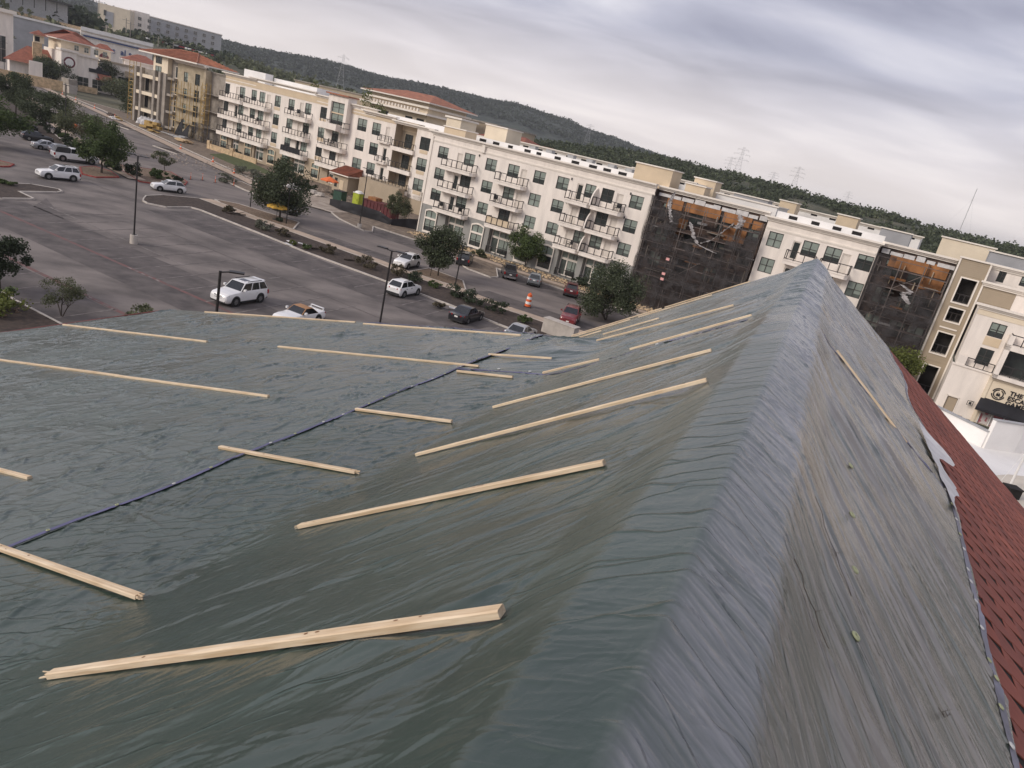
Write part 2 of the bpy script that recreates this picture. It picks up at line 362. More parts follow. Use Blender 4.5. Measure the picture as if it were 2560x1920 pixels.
mat('grommet_white', (0.55, 0.55, 0.54), 0.4, 0.05, 5); mat('grommet_lime', (0.36, 0.38, 0.22), 0.45, 0.05, 5)
mat('shingle_red', (0.37, 0.115, 0.076), 0.9, 0.22, 1.2, bump=0.6, bscale=160, bdist=0.006, c2=(0.215, 0.064, 0.046), detail=8, island=.12)
mat('shingle_red_b', (0.33, 0.105, 0.074), 0.9, 0.22, 1.2, bump=0.6, bscale=160, bdist=0.006, c2=(0.185, 0.060, 0.046), detail=8, island=.12)
mat('shingle_dark', (0.022, 0.018, 0.016), 0.95, 0.3, 60)
mat('drip_edge', (0.17, 0.045, 0.037), 0.7, 0.2, 2)
mat('wood', (0.78, 0.64, 0.465), 0.75, c2=(0.56, 0.41, 0.255), scale=2.2, stretch=(1.2, 16, 16), detail=6, bump=0.25, bscale=6, bdist=0.004)
mat('wood_b', (0.74, 0.60, 0.43), 0.75, c2=(0.52, 0.38, 0.235), scale=2.0, stretch=(1.0, 18, 18), detail=6, bump=0.25, bscale=6, bdist=0.004)
mat('wood_knot', (0.20, 0.10, 0.048), 0.8, 0.3, 30)

# --- the building that carries it: deck planes, fascia and walls
bld = thing('retail_building', 'long retail building whose steep red shingle roof is covered with green tarps', 'building', tuple(roof_p(10, 5)[:2])+(0,))
def rl(s, t, dz): p = rp(s, t, dz); return (p.x-bld.location.x, p.y-bld.location.y, p.z)
m = MB()
for t0, t1, s0, s1 in ((0, .75, -2, S_END), (.75, TB, -2, S_END), (TB, T_EAVE+.28, -2, S_LOW+.02), (TB, 9.4, 18.9, S_END), (0, -.75, -2, S_END), (-.75, -16, -2, S_END)):
    d = -0.06
    def dk(s, t):
        z = float(roof_z(s, t)) if not (abs(t-TB) < .01) else ZR+ZB
        p = roof_p(s, t); return (p[0]-bld.location.x, p[1]-bld.location.y, z+d)
    q = [dk(s0, t0), dk(s1, t0), dk(s1, t1), dk(s0, t1)]
    if t1 < t0: q = q[::-1]
    m.poly(q[::-1], 0)
deck = m.build('roof_deck', ['drip_edge'], bld)
m = MB()      # drip edge along the shallow eave and the far gable rakes
def strip(mb, pts, h, mi=0):
    for a, b_ in zip(pts, pts[1:]): mb.bar(Vector(a)-Vector((0,0,h/2)), Vector(b_)-Vector((0,0,h/2)), .05, h, mi)
strip(m, [rl(s, T_EAVE+.30, -.02) for s in (-2, 6, 12, S_LOW)], .22)
strip(m, [rl(S_LOW+.03, t, -.06) for t in (TB+.4, 9, 14, T_EAVE+.3)], .16)
strip(m, [rl(S_END+.03, t, -.07) for t in (0, 4, 9.4)], .16); strip(m, [rl(S_END+.03, t, -.07) for t in (0, -.75, -8, -16)], .2)
strip(m, [rl(s, 9.42, -.08) for s in (18.9, S_END)], .2); strip(m, [rl(s, -16.02, -.1) for s in (-2, S_END)], .2)
m.build('fascia', ['drip_edge'], bld)
m = MB()
fp = [(-2, T_EAVE-.6), (S_LOW-.5, T_EAVE-.6), (S_LOW-.5, 8.6), (S_END-.6, 8.6), (S_END-.6, -15.2), (-2, -15.2)]
def wz(s, t): return float(roof_z(s, t))-.25
P = [rl(s, t, 0) for s, t in fp]; Zt = [wz(min(s, S_LOW-.5) if t > 9 else s, t) for s, t in fp]
for i in range(6):
    j = (i+1) % 6; s0, t0 = fp[i]; s1, t1 = fp[j]; n = 8
    for k in range(n):
        a, b_ = k/n, (k+1)/n
        qa = (s0+(s1-s0)*a, t0+(t1-t0)*a); qb = (s0+(s1-s0)*b_, t0+(t1-t0)*b_)
        pa, pb = rl(*qa, 0), rl(*qb, 0)
        m.poly([(pa[0], pa[1], 0), (pb[0], pb[1], 0), (pb[0], pb[1], wz(*qb)), (pa[0], pa[1], wz(*qa))])
m.build('wall', ['stucco_cream'], bld)

# --- shingle tabs on the right-hand slope
dwn = np.array([0, 0, 0.0])-DN*math.cos(R(34.3)); dwn[2] = -math.sin(R(34.3))
nrm = np.cross(dwn, RD); nrm = nrm if nrm[2] > 0 else -nrm
TW, TH, STEP = .5, .46, .32
def tab_mesh(nm, mt, sd_):
    r_ = random.Random(sd_); m = MB()
    j = lambda a: a+r_.uniform(-.012, .012)
    top = [(0.012, 0), (TW-.012, 0), (TW-.016, j(.16)), (j(.375), j(.365)), (TW/2, j(.400)), (j(.12), j(.375)), (.016, j(.13))]
    n = len(top); V = [(x, y, .007+.008*(y/.4)) for x, y in top]+[(x, y, .002) for x, y in top]
    m.add(V, [tuple(range(n-1, -1, -1))]+[(i, (i+1) % n, n+(i+1) % n, n+i) for i in range(n)], 0)
    me = m.mesh(nm, [mt]); return me
tabs = [tab_mesh('shingle', q, i) for i, q in enumerate(('shingle_red', 'shingle_red_b', 'shingle_red', 'shingle_red_b'))]
tab_co = [np.array([v.co[:] for v in t_.vertices]) for t_ in tabs]
cand = []
for r_ in range(0, 42):
    t = -(1.35+r_*STEP); off = (.17*r_) % .5
    for k in range(0, 58):
        s = .5+off+k*TW
        if s+TW > S_END+.02: continue
        hem = min(3.08, 1.85+.11*s) if s < 13.4 else 3.3
        if -t < hem-.75 or -t > 15.6 or s < 4.2: continue
        p = roof_p(s, t, -.045); cand.append((float(np.linalg.norm(p-np.array([0, 0, EYE]))), s, t, p))
cand.sort(key=lambda c: c[0])
B3 = Matrix(((RD[0], dwn[0], nrm[0]), (RD[1], dwn[1], nrm[1]), (RD[2], dwn[2], nrm[2])))
B3n = np.array(B3)
# matrices must stay right-handed: x along the ridge, y down the slope, z out
mass = MB(); rest_f = 0
vis = [c for c in cand if not (c[1] < 6 and -c[2] > 6)]
for i, (d, s, t, p) in enumerate(vis):
    k = rnd.randrange(4)
    if i < 300:
        o = link('shingle', tabs[k], bld)
        Mx = B3.to_4x4(); Mx.translation = Vector((p[0]-bld.location.x, p[1]-bld.location.y, p[2]))
        o.matrix_local = Mx
    else:
        W = tab_co[k] @ B3n.T + np.array([p[0]-bld.location.x, p[1]-bld.location.y, p[2]])
        mass.add(W.tolist(), [tuple(f.vertices) for f in tabs[k].polygons], k % 2)
kind(mass.build('shingles', ['shingle_red', 'shingle_red_b'], bld), 'stuff')
m = MB()
m.poly([rl(s, t, -.05) for s, t in ((-2, -1.2), (S_END, -1.2), (S_END, -15.9), (-2, -15.9))][::-1]); m.build('shingle_underlay', ['shingle_dark'], bld)

# --- tarps
def warp(a, b_, sd_, k): return k*(fbm(a*.8, b_*.8, sd_, 3)-.5)
def strokes(S, Tg, items, z):
    """add single wrinkles to the height field z. S: (n,) rows, Tg: (n,m); item: (s, t, ds, dt, length, width, height)"""
    for s0, t0, ds, dt, ln, w_, h_ in items:
        L_ = math.hypot(ds, dt); ds /= L_; dt /= L_; ex = abs(ds)*ln/2+4*w_; et = abs(dt)*ln/2+4*w_
        i0, i1 = np.searchsorted(S, (s0-ex, s0+ex))
        if i1-i0 < 1: continue
        row = Tg[(i0+i1)//2]; j0, j1 = np.searchsorted(row, (t0-et, t0+et))
        if j1-j0 < 1: continue
        ss = S[i0:i1, None]-s0; tt = Tg[i0:i1, j0:j1]-t0
        al = ss*ds+tt*dt; ac = -ss*dt+tt*ds; ac = ac+.05*ln*np.sin(al/ln*4+s0*7)*.5
        z[i0:i1, j0:j1] += h_*np.exp(-(np.abs(ac)/w_)**1.15)*np.clip(1-(2*np.abs(al)/ln)**2, 0, 1)
BATTENS = [(2.66, 0.68, 3.52, -0.12), (5.11, 0.89, 3.62, -0.02), (7.55, 0.56, 3.79, 0.07), (10.35, 0.87, 3.98, 0.05), (13.68, 3.24, 4.28, -0.18), (13.86, 0.7, 2.75, 0.15), (17.9, 1.41, 4.45, -0.1), (21.55, 3.7, 5.3, 0.2), (24.2, 6.0, 7.1, 0.0), (26.0, 5.5, 8.2, 0.0), (25.9, 2.9, 5.2, 0.0), (27.2, 4.7, 7.9, 0.0), (27.25, 1.9, 4.6, 0.0), (9.68, 8.04, 12.1, 0.12), (9.83, 12.06, 16.3, 0.1), (3.72, 4.14, 6.9, 0.16), (7.0, 4.29, 6.61, 0.1), (9.53, 4.28, 6.09, 0.03), (13.6, 5.79, 11.39, 0.22), (13.66, 13.6, 20.0, 0.62), (18.2, 12.19, 18.4, 0.05), (17.85, 6.58, 11.77, 0.15), (15.05, 4.67, 6.18, -0.1), (12.88, 4.69, 5.97, 0.08), (5.23, 7.82, 9.4, 0.05)]
def press(S2, Tg, dz):
    """the boards hold the sheet flat along their length; it puckers just beside them"""
    for s0, t0, t1, ds in BATTENS:
        k = np.clip((Tg-t0)/(t1-t0), 0, 1); d = np.abs(S2-(s0+ds*k)); e_ = np.maximum(np.maximum(t0-Tg, Tg-t1), 0)
        m_ = np.exp(-(d/(.085+.004*s0))**2)*np.exp(-(e_/.10)**2)
        dz = dz*(1-m_)
    return dz
SR = np.random.default_rng(2024)
def rnd_dir(a0, a1): q = R(SR.uniform(a0, a1)); return math.cos(q), math.sin(q)
def tarp(name, label, S, Tc, disp, items, mt, off, k_left=1.0, k_right=1.9):
    S1 = S[:, 0]; S2 = np.broadcast_to(S, Tc.shape); Tg = np.ascontiguousarray(Tc)
    zf = np.zeros(Tc.shape); strokes(S1, Tg, items, zf)
    dz = press(S2, Tg, disp(S2, Tg)+zf)
    P = roof_p(S2, Tg, dz+off)
    a = np.abs(Tg); kk = np.where(Tg < 0, k_right, k_left)
    A_ = S2+kk*np.maximum(a-.42, 0)+.33*np.minimum(a, .42)
    me = grid_mesh(name, P, [mt], True, np.stack([A_, Tg], -1))
    at = me.attributes.new('fold', 'FLOAT', 'POINT'); at.data.foreach_set('value', (zf-.003).reshape(-1).astype(np.float32))
    o = link(name, me); tag(o, label, 'tarp', 'green tarpaulins stretched over the roof')
    # keep the surface height for hems and grommets
    def hz_at(s, t):
        i = np.clip(np.searchsorted(S1, s), 1, len(S1)-1); r_ = Tg[i]; j = np.clip(np.searchsorted(r_, t), 0, len(r_)-1); return float(dz[i, j]+off)
    return o, hz_at
def crumple(S, T, sd_=11):
    x = S+warp(S, T, sd_, .9); y = T+warp(T, S, sd_+3, .9)
    z = .055*(fbm(x*.35, y*.5, sd_, 3)-.5)
    z += .020*(ridged(x*.45+.25*y, y*.8-.15*x, sd_+5, 2, .5, 2.0)-.35)
    for q, ph in ((1.22, .37), (1.83, 1.1)):
        dd = np.abs((S+.03*np.sin(T*1.3)+ph) % q - q/2); z = z+.006*np.exp(-(dd/.022)**1.4)
    dd = np.abs((T+.03*np.sin(S*1.7)+.4) % 1.9 - .95); return z+.006*np.exp(-(dd/.024)**1.4)
def crumple_items(n, s0, s1, t0, t1, k=1.0):
    it = []
    for q in range(n):
        s = s0*(s1/s0)**SR.random(); t = SR.uniform(t0, t1); f_ = .7+.045*s
        d = rnd_dir(-38, 38) if SR.random() < .72 else rnd_dir(40, 140)
        w_ = SR.uniform(.012, .026)*f_; it.append((s, t, *d, SR.uniform(.15, .95)*f_, w_, k*w_*SR.uniform(.30, .85)*(1 if SR.random() < .8 else -.8)))
        if SR.random() < .14:      # bundles of pinched folds
            for e_ in range(4): dd = rnd_dir(-60, 60); it.append((s+SR.normal()*.10, t+SR.normal()*.10, *dd, SR.uniform(.15, .4)*f_, w_*.8, k*w_*.55))
    return it
def main_disp(S, T):
    a = np.abs(T); L = T >= 0
    A_ = S+.75*a+.12*np.sin(a*2.1+S*.6)+warp(S*.6, a*.6, 41, .55)
    zl = .034*(fbm(A_*.8, a*.32, 43, 3)-.5)+.012*(ridged(A_*1.2, a*.34, 45, 2, .5, 3.0)-.3)
    B_ = S+1.75*a+warp(S*.5, a*.5, 61, .5)
    zr = .034*(fbm(B_*.8, a*.3, 63, 3)-.5)+.045*ridged(B_*.5+.2, a*.22, 65, 2, .45, 6.0)
    z = np.where(L, zl*sstep(.45, 1.2, a), zr*sstep(.55, 1.5, a))
    z = z+.012*(fbm(S*1.1, T*2.0, 77, 3)-.5)*sstep(.05, .3, a)
    v = sstep(3.3, 4.6, T); v2 = sstep(5.0, 5.9, T)
    return z*(1-v)+(crumple(S, T, 31)*(1-v2)+crumple(S, T, 11)*v2)*v+.02*np.exp(-((T-TB)/.35)**2)*(fbm(S*1.2, T*1.2, 33, 3)-.3)
it = []
for q in range(1500):       # left slope: thin diagonal tension creases
    s = 1.0*(13.6/1.0)**SR.random(); t = SR.uniform(.55, 4.4); f_ = .55+.10*s
    d = rnd_dir(-68, -22); w_ = SR.uniform(.007, .018)*f_; it.append((s, t, *d, SR.uniform(.25, 1.5)*f_, w_, w_*SR.uniform(.18, .55)))
for q in range(70):        # broad soft folds
    s = 1.0*(13.6/1.0)**SR.random(); t = SR.uniform(.7, 3.8); d = rnd_dir(-66, -30); w_ = SR.uniform(.05, .13); it.append((s, t, *d, SR.uniform(1.0, 2.6), w_, w_*SR.uniform(.12, .26)*(1 if SR.random() < .7 else -1)))
for s0 in (2.6, 5.1, 7.5, 10.3):   # folds fanning out from the nailed upper end of each batten
    for q in range(16):
        an = SR.uniform(-150, 150); d = (math.cos(R(an)), math.sin(R(an))); ln = SR.uniform(.3, .9); it.append((s0+d[0]*ln*.6, .72+abs(d[1])*ln*.55, *d, ln, .016+.002*s0, .010))
for q in range(520):        # left of the crest: light gathers square to the ridge
    s = 1.0*(13.6/1.0)**SR.random(); f_ = .55+.10*s; t = SR.uniform(.12, .85); w_ = SR.uniform(.006, .012)*f_; it.append((s, t, SR.uniform(-.25, .15), 1, SR.uniform(.15, .5), w_, w_*SR.uniform(.10, .34)))
for q in range(2100):       # right of the crest: dense gathers
    s = 1.2*(13.6/1.2)**SR.random(); f_ = .5+.10*s; t = -SR.uniform(.04, .50); w_ = SR.uniform(.005, .012)*f_; it.append((s, t, .33+SR.normal()*.10, 1, SR.uniform(.10, .42), w_, w_*SR.uniform(.18, .60)))
for q in range(1100):       # long creases running down the right slope
    s = 1.6*(14.0/1.6)**SR.random(); f_ = .5+.09*s; t = -SR.uniform(.45, 2.9); w_ = SR.uniform(.007, .018)*f_; it.append((s, t, 1.9+SR.normal()*.35, 1, SR.uniform(.4, 1.9)*f_**.5, w_, w_*SR.uniform(.15, .5)))
for q in range(46):
    s = SR.uniform(2.2, 13); t = -SR.uniform(.6, 2.6); w_ = SR.uniform(.035, .08); it.append((s, t, 1.9+SR.normal()*.25, 1, SR.uniform(1.2, 3.2), w_, w_*SR.uniform(.3, .55)))
it += crumple_items(520, 2.2, 13.5, 4.0, 6.15)
n = 640
S = (0.85*(13.62/0.85)**(np.arange(n)/(n-1)))[:, None]
left = np.concatenate([np.linspace(0, .9, 66, endpoint=False), np.linspace(.9, 3.6, 150, endpoint=False), np.linspace(3.6, 6.22, 110)])
right = np.linspace(1, 0, 170, endpoint=False)
hemR = np.minimum(3.08, 1.85+.11*S)+.03*np.sin(S*2.3)
Tm = np.concatenate([-hemR*right[None], np.broadcast_to(left[None], (n, len(left)))], 1)
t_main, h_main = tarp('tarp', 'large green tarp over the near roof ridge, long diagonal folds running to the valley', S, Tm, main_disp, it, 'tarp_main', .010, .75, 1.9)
n = 520
S = (2.6*(S_LOW/2.6)**(np.arange(n)/(n-1)))[:, None]
Tl = np.concatenate([np.linspace(6.10, 9, 130, endpoint=False), np.linspace(9, T_EAVE, 330)])
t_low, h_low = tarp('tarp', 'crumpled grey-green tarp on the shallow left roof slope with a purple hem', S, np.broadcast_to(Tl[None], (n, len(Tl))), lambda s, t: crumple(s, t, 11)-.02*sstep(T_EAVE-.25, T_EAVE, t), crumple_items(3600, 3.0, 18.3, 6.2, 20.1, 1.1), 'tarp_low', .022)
def far_disp(S, T):
    a = np.abs(T); L = T >= 0
    A_ = S+.6*a+warp(S*.6, a*.6, 141, .6); B_ = S+1.3*a+warp(S*.5, a*.5, 161, .5)
    zl = .06*(fbm(A_*.6, a*.3, 143, 3)-.5)+.034*(ridged(A_*1.0, a*.3, 145, 2, .5, 2.6)-.3)
    zr = .04*(fbm(B_*.6, a*.3, 163, 3)-.5)+.05*ridged(B_*.7, a*.3, 165, 2, .45, 4.0)
    z = np.where(L, zl, zr)*sstep(.4, 1.2, a)+.03*(ridged((S+.3*a)*1.6, a*.8, 173, 2, .6, 2.4)-.35)*(1-sstep(.5, 1.4, a))
    ang = np.arctan2(S-17.9, T-5.6); rad = np.hypot(S-17.9, T-5.6)
    z = z+.05*np.exp(-(rad/1.5)**2)*np.cos(ang*11)*np.clip(rad, 0, 1)*(T > 3)+.10*np.exp(-((S-16.2)/1.1)**2-((T-5.0)/.9)**2)
    return z+.16*np.exp(-((S-26.4)/1.3)**2)*np.exp(-(a/.55)**2)
it = []
for q in range(420): s = SR.uniform(13.4, 27.4); t = SR.uniform(.6, 8.5); w_ = SR.uniform(.02, .05); it.append((s, t, *rnd_dir(-70, -25), SR.uniform(.5, 2.2), w_, w_*SR.uniform(.18, .5)))
for q in range(420): s = SR.uniform(13.4, 27.4); t = SR.uniform(-.9, .9); w_ = SR.uniform(.016, .035); it.append((s, t, .25*np.sign(-t)+SR.normal()*.12, 1, SR.uniform(.3, 1.0), w_, w_*SR.uniform(.2, .6)))
for q in range(330): s = SR.uniform(13.4, 27.4); t = -SR.uniform(.6, 3.1); w_ = SR.uniform(.02, .045); it.append((s, t, 1.4+SR.normal()*.3, 1, SR.uniform(.6, 2.0), w_, w_*SR.uniform(.18, .5)))
n = 300
S = np.linspace(13.25, S_END-.02, n)[:, None]
tmax = 6.22+3.1*sstep(18.0, 18.9, S)
lc = np.concatenate([np.linspace(0, .12, 30, endpoint=False), np.linspace(.12, 1, 150)])
hemF = 3.25+.12*np.sin(S*.9)
Tm3 = np.concatenate([-hemF*np.linspace(1, 0, 90, endpoint=False)[None], tmax*lc[None]], 1)
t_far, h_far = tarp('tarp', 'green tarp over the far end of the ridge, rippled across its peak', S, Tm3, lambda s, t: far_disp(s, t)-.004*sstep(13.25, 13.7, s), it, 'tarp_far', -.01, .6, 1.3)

# hems and grommets
def hem(parent, pts, wid, mt, disp=None, name='hem'):
    P = np.array(pts, float); d = np.gradient(P, axis=0); d /= np.linalg.norm(d, axis=1, keepdims=True); nn = np.stack([-d[:, 1], d[:, 0]], 1)
    V = np.linspace(-.5, .5, 5); w_ = wid*(.75+.5*fbm(P[:, 0]*1.3, P[:, 1]*1.3, 17, 3))
    ST_ = P[:, None, :]+nn[:, None, :]*V[None, :, None]*w_[:, None, None]
    S_, T_ = ST_[..., 0], ST_[..., 1]
    dz = np.array([[disp(a_, b_) for a_, b_ in zip(ra, rb)] for ra, rb in zip(S_, T_)])+.005
    return link(name, grid_mesh(name, roof_p(S_, T_, dz), [mt]), parent)
t_low_h = hem(t_low, [(s, 6.13+.02*math.sin(s*1.9)) for s in np.linspace(2.9, 18.3, 400)], .056, 'hem_purple', h_low)
def T2far(t): return 13.55
hem(t_main, [(13.58-.05*math.sin(t*2.1)-.012*t*t*.8, t) for t in np.linspace(.75, 6.1, 120)], .10, 'hem_purple', h_main)
hem(t_main, [(13.2-.32*k, -.55-1.05*k) for k in np.linspace(0, 2.3, 60)], .10, 'hem_purple', h_main)
hem(t_main, [(s, -min(3.08, 1.85+.11*s)+.05) for s in np.linspace(3.0, 13.2, 200)], .075, 'hem_pale', h_main)
hem(t_far, [(s, -3.2-.12*math.sin(s*.9)) for s in np.linspace(13.6, 27.4, 120)], .06, 'hem_pale', h_far)
hem(t_far, [(s, 9.25) for s in np.linspace(19, 27.4, 60)], .12, 'tarp_black', h_far)
hem(t_low, [(S_LOW-.04, t) for t in np.linspace(6.4, 12, 60)], .10, 'hem_purple', h_low)
gm = {}
for nm, mt in (('w', 'grommet_white'), ('l', 'grommet_lime')):
    m = MB(); m.lathe([(.012, .004), (.014, .010), (.022, .011), (.028, .005), (.028, 0)], 14, 0); m.lathe([(.0001, .0045), (.012, .004)], 14, 1); gm[nm] = m.mesh('grommet', [mt, 'shingle_dark'], True)
def grommet(parent, s, t, nm, dz=.07, k=1.0):
    dz = (h_low if parent is t_low else h_main)(s, t)+.008
    p = rp(s, t, dz); e1 = (rp(s+.05, t, dz)-p).normalized(); e2 = (rp(s, t+.05, dz)-p).normalized(); nz = e1.cross(e2)
    if nz.z < 0: nz = -nz
    e2 = nz.cross(e1)
    o = link('grommet', gm[nm], parent); Mx = Matrix((e1, e2, nz)).transposed().to_4x4()*1; Mx = Mx @ Matrix.Scale(k, 4); Mx.translation = p; o.matrix_world = Mx
    o.parent = parent
gs = random.Random(5)
s = 3.6
while s < 18:
    grommet(t_low, s, 6.13+.02*math.sin(s*1.9), 'w' if gs.random() < .5 else 'l', .075, .8); s += gs.uniform(.42, .8)
s = 3.6
while s < 13:
    grommet(t_main, s, -min(3.08, 1.85+.11*s)+.07, 'w' if gs.random() < .5 else 'l', .08); s += gs.uniform(.4, .75)
for s, t in ((6.05, -.98), (5.05, -.98), (4.15, -.96), (7.4, -1.0)): grommet(t_main, s, t, 'l', .05, 1.15)
for t in (5.3, 4.6, 2.2): grommet(t_main, 13.55, t, 'w', .09, 1.2)

# --- battens nailed over the tarps: (s, t0, t1, lies on, description)
def batten(s, t0, t1, label, wd=.064, th=.038, mt='wood', split=0, ds=0.0, lift=.018, bow=.0):
    r_ = random.Random(int(s*100+t0*37)); n = 14
    L = []
    for i in range(n+1):
        k = i/n; t = t0+(t1-t0)*k; L.append(rp(s+ds*k+.012*math.sin(k*3+s), t, 0))
    # a stiff board: fit it straight between its ends, with a trace of bow
    A, Bv = L[0].copy(), L[-1].copy()
    ex = (Bv-A).normalized(); ln = (Bv-A).length
    ey = Vector((0, 0, 1)).cross(ex).normalized(); ez = ex.cross(ey)
    lift_ = max(lift, max((q-A).dot(ez) for q in L)+lift)
    m = MB(); secs = []
    ch = .007
    for i in range(n+1):
        k = i/n
        b_ = bow*math.sin(math.pi*k)
        j = lambda: r_.uniform(-.0012, .0012)
        w2, h = wd/2, th
        sec = [(-w2+j(), 0), (w2+j(), 0), (w2+j(), h-ch+j()), (w2-ch, h+j()), (-w2+ch, h+j()), (-w2+j(), h-ch)]
        secs.append([(ln*k, y, z+b_) for y, z in sec])
    for i in range(n):
        m.add(secs[i]+secs[i+1], [(q, (q+1) % 6, 6+(q+1) % 6, 6+q) for q in range(6)], 0)
    m.add(secs[0], [tuple(range(5, -1, -1))], 0); m.add(secs[-1], [tuple(range(6))], 0)
    if split:
        # torn fibres at the broken end
        xe, sg = (0, -1) if split < 0 else (ln, 1)
        for q in range(9):
            y = r_.uniform(-wd*.42, wd*.42); z = r_.uniform(.004, th*.9); l_ = r_.uniform(.02, .085)
            m.bar((xe-sg*.01, y, z), (xe+sg*l_, y+r_.uniform(-.012, .012), max(.002, z+r_.uniform(-.012, .010))), r_.uniform(.004, .014), r_.uniform(.003, .009), 0)
    o = m.build('batten', [mt], None, 25)
    Mx = Matrix((ex, ey, ez)).transposed().to_4x4(); Mx.translation = A+ez*(lift_)
    o.matrix_world = Mx
    tag(o, label, 'batten', 'wooden battens nailed over the tarps')
    if abs(s) < 9 and ln > 1.5:
        for q in range(int(ln*1.6)):
            x = r_.uniform(.06, ln-.06); y = r_.uniform(-.018, .018); m2 = MB()
            b_ = bow*math.sin(math.pi*x/ln)
            m2.lathe([(.0001, .0012), (.6, .0012), (1, 0)], 9, 0)
            kn = m2.build('knot', ['wood_knot'], o); kn.location = (x, y, th+b_+.0006); kn.scale = (r_.uniform(.010, .024), r_.uniform(.005, .011), 1)
    return o
batten(2.66, .68, 3.52, 'nearest batten, a thick plank with broken tip low on the steep tarp', split=1, ds=-.12, wd=.072, th=.042)
batten(5.11, .89, 3.62, 'second batten up the steep slope, a knotty plank with splintered lower end', split=1, ds=-.02, wd=.070, mt='wood_b')
batten(7.55, .56, 3.79, 'third batten of the steep slope, running long and unbroken to the ridge crease', ds=.07)
batten(10.35, .87, 3.98, 'fourth batten of the steep slope, thin with a dark end near the valley', ds=.05)
batten(13.68, 3.24, 4.28, 'short batten beside the purple hem where the two tarps meet', ds=-.18, mt='wood_b')
batten(13.86, .70, 2.75, 'batten along the purple hem high on the steep slope, knot in its middle', ds=.15)
batten(17.9, 1.41, 4.45, 'long thin batten reaching from the bunched corner up towards the ridge', ds=-.1, mt='wood_b')
batten(21.55, 3.7, 5.3, 'slim pale batten in the middle of the far steep tarp', ds=.2)
batten(24.2, 6.0, 7.1, 'stub of batten near the low corner of the far tarp', mt='wood_b')
batten(26.0, 5.5, 8.2, 'lower batten second from the dark gable edge of the far tarp')
batten(25.9, 2.9, 5.2, 'upper batten second from the dark gable edge of the far tarp', mt='wood_b')
batten(27.2, 4.7, 7.9, 'lower batten along the dark gable edge of the far tarp')
batten(27.25, 1.9, 4.6, 'upper batten along the gable edge, ending just below the peak', mt='wood_b')
batten(9.68, 8.04, 12.1, 'right half of the long spliced batten across the crumpled left tarp', ds=.12)
batten(9.83, 12.06, 16.3, 'left half of the long spliced batten running out at the left edge', ds=.1, mt='wood_b')
batten(3.72, 4.14, 6.9, 'batten at the lower left with a splintered right end on the dark tarp', ds=.16, split=-1, wd=.070)
batten(7.0, 4.29, 6.61, 'short batten crossing the purple hem left of the valley', ds=.1, split=-1, mt='wood_b', wd=.068)
batten(9.53, 4.28, 6.09, 'short batten starting at the purple hem, between valley and hem', ds=.03)
batten(13.6, 5.79, 11.39, 'long batten across the crumpled tarp ending at the purple hem', ds=.22, mt='wood_b')
batten(13.66, 13.6, 20.0, 'long batten reaching the left eave on the crumpled tarp', ds=.62)
batten(18.2, 12.19, 18.4, 'left batten along the far edge of the crumpled tarp, below the white convertible', ds=.05, mt='wood_b')
batten(17.85, 6.58, 11.77, 'right batten along the far edge of the crumpled tarp, below the black sedan', ds=.15)
batten(15.05, 4.67, 6.18, 'short batten on the sagging tarp right of the hem crossing', ds=-.1)
batten(12.88, 4.69, 5.97, 'short batten below the dark gap where the tarps overlap', ds=.08, mt='wood_b')
batten(5.23, 7.82, 9.4, 'batten end with a square cut at the left edge of the picture', ds=.05)
def batten_pts(p, q, label, wd, th, mt):
    A = rp(*p, .05); Bv = rp(*q, .05); ex = (Bv-A).normalized(); nz = Vector(nrm.tolist()); ey = nz.cross(ex).normalized(); ez = ex.cross(ey); ln = (Bv-A).length
    m = MB(); m.box(0, ln, -wd/2, wd/2, 0, th); o = m.build('batten', [mt]); Mx = Matrix((ex, ey, ez)).transposed().to_4x4(); Mx.translation = A; o.matrix_world = Mx
    tag(o, label, 'batten', 'wooden battens nailed over the tarps')
batten_pts((13.12, -.83), (12.28, -2.21), 'lone batten on the right side of the ridge', .055, .03, 'wood_b')

# --- loose underlayment paper sticking out from under the tarp onto the shingles
n, k = 26, 14
S = np.linspace(11.6, 16.6, n)[:, None]; V = np.linspace(0, 1, k)[None]
wid = .06+.62*np.exp(-((S-15.4)/.6)**2)+.38*np.exp(-((S-13.4)/.9)**2)*(.6+.8*fbm(S*2.2, S*0, 55, 3))
Tp = -3.0-V*wid
P = roof_p(np.broadcast_to(S, Tp.shape), Tp, .03+.07*fbm(S*1.7, Tp*3, 205, 3)+.10*V**2*np.exp(-((S-15.6)/.6)**2))
o = link('underlayment_sheet', grid_mesh('underlayment_sheet', P, ['paper_white'])); tag(o, 'torn white underlayment sheet curling out over the red shingles', 'paper')
# a few scraps and twigs on the tarp
mat('twig', (0.05, 0.035, 0.025), 0.9, 0.2, 5)
for a_, b_, lb in (((5.35, -.62), (4.55, -.95), 'long thin twig lying across the fold right of the ridge'), ((3.95, -.50), (3.62, -.78), 'small forked twig on the brownish tarp right of the ridge'), ((4.62, -1.72), (4.5, -1.62), 'tiny dark twig near the grommets on the right slope')):
    m = MB(); pts = [rp(a_[0]+(b_[0]-a_[0])*q/7+.03*math.sin(q*1.9), a_[1]+(b_[1]-a_[1])*q/7+.015*math.cos(q*2.7), .045) for q in range(8)]
    for q in range(7): m.tube(pts[q], pts[q+1], .0022, .002, 5)
    m.tube(pts[4], pts[4]+Vector((.05, .02, .01)), .0018, .001, 5)
    tag(m.build('twig', ['twig']), lb, 'twig')
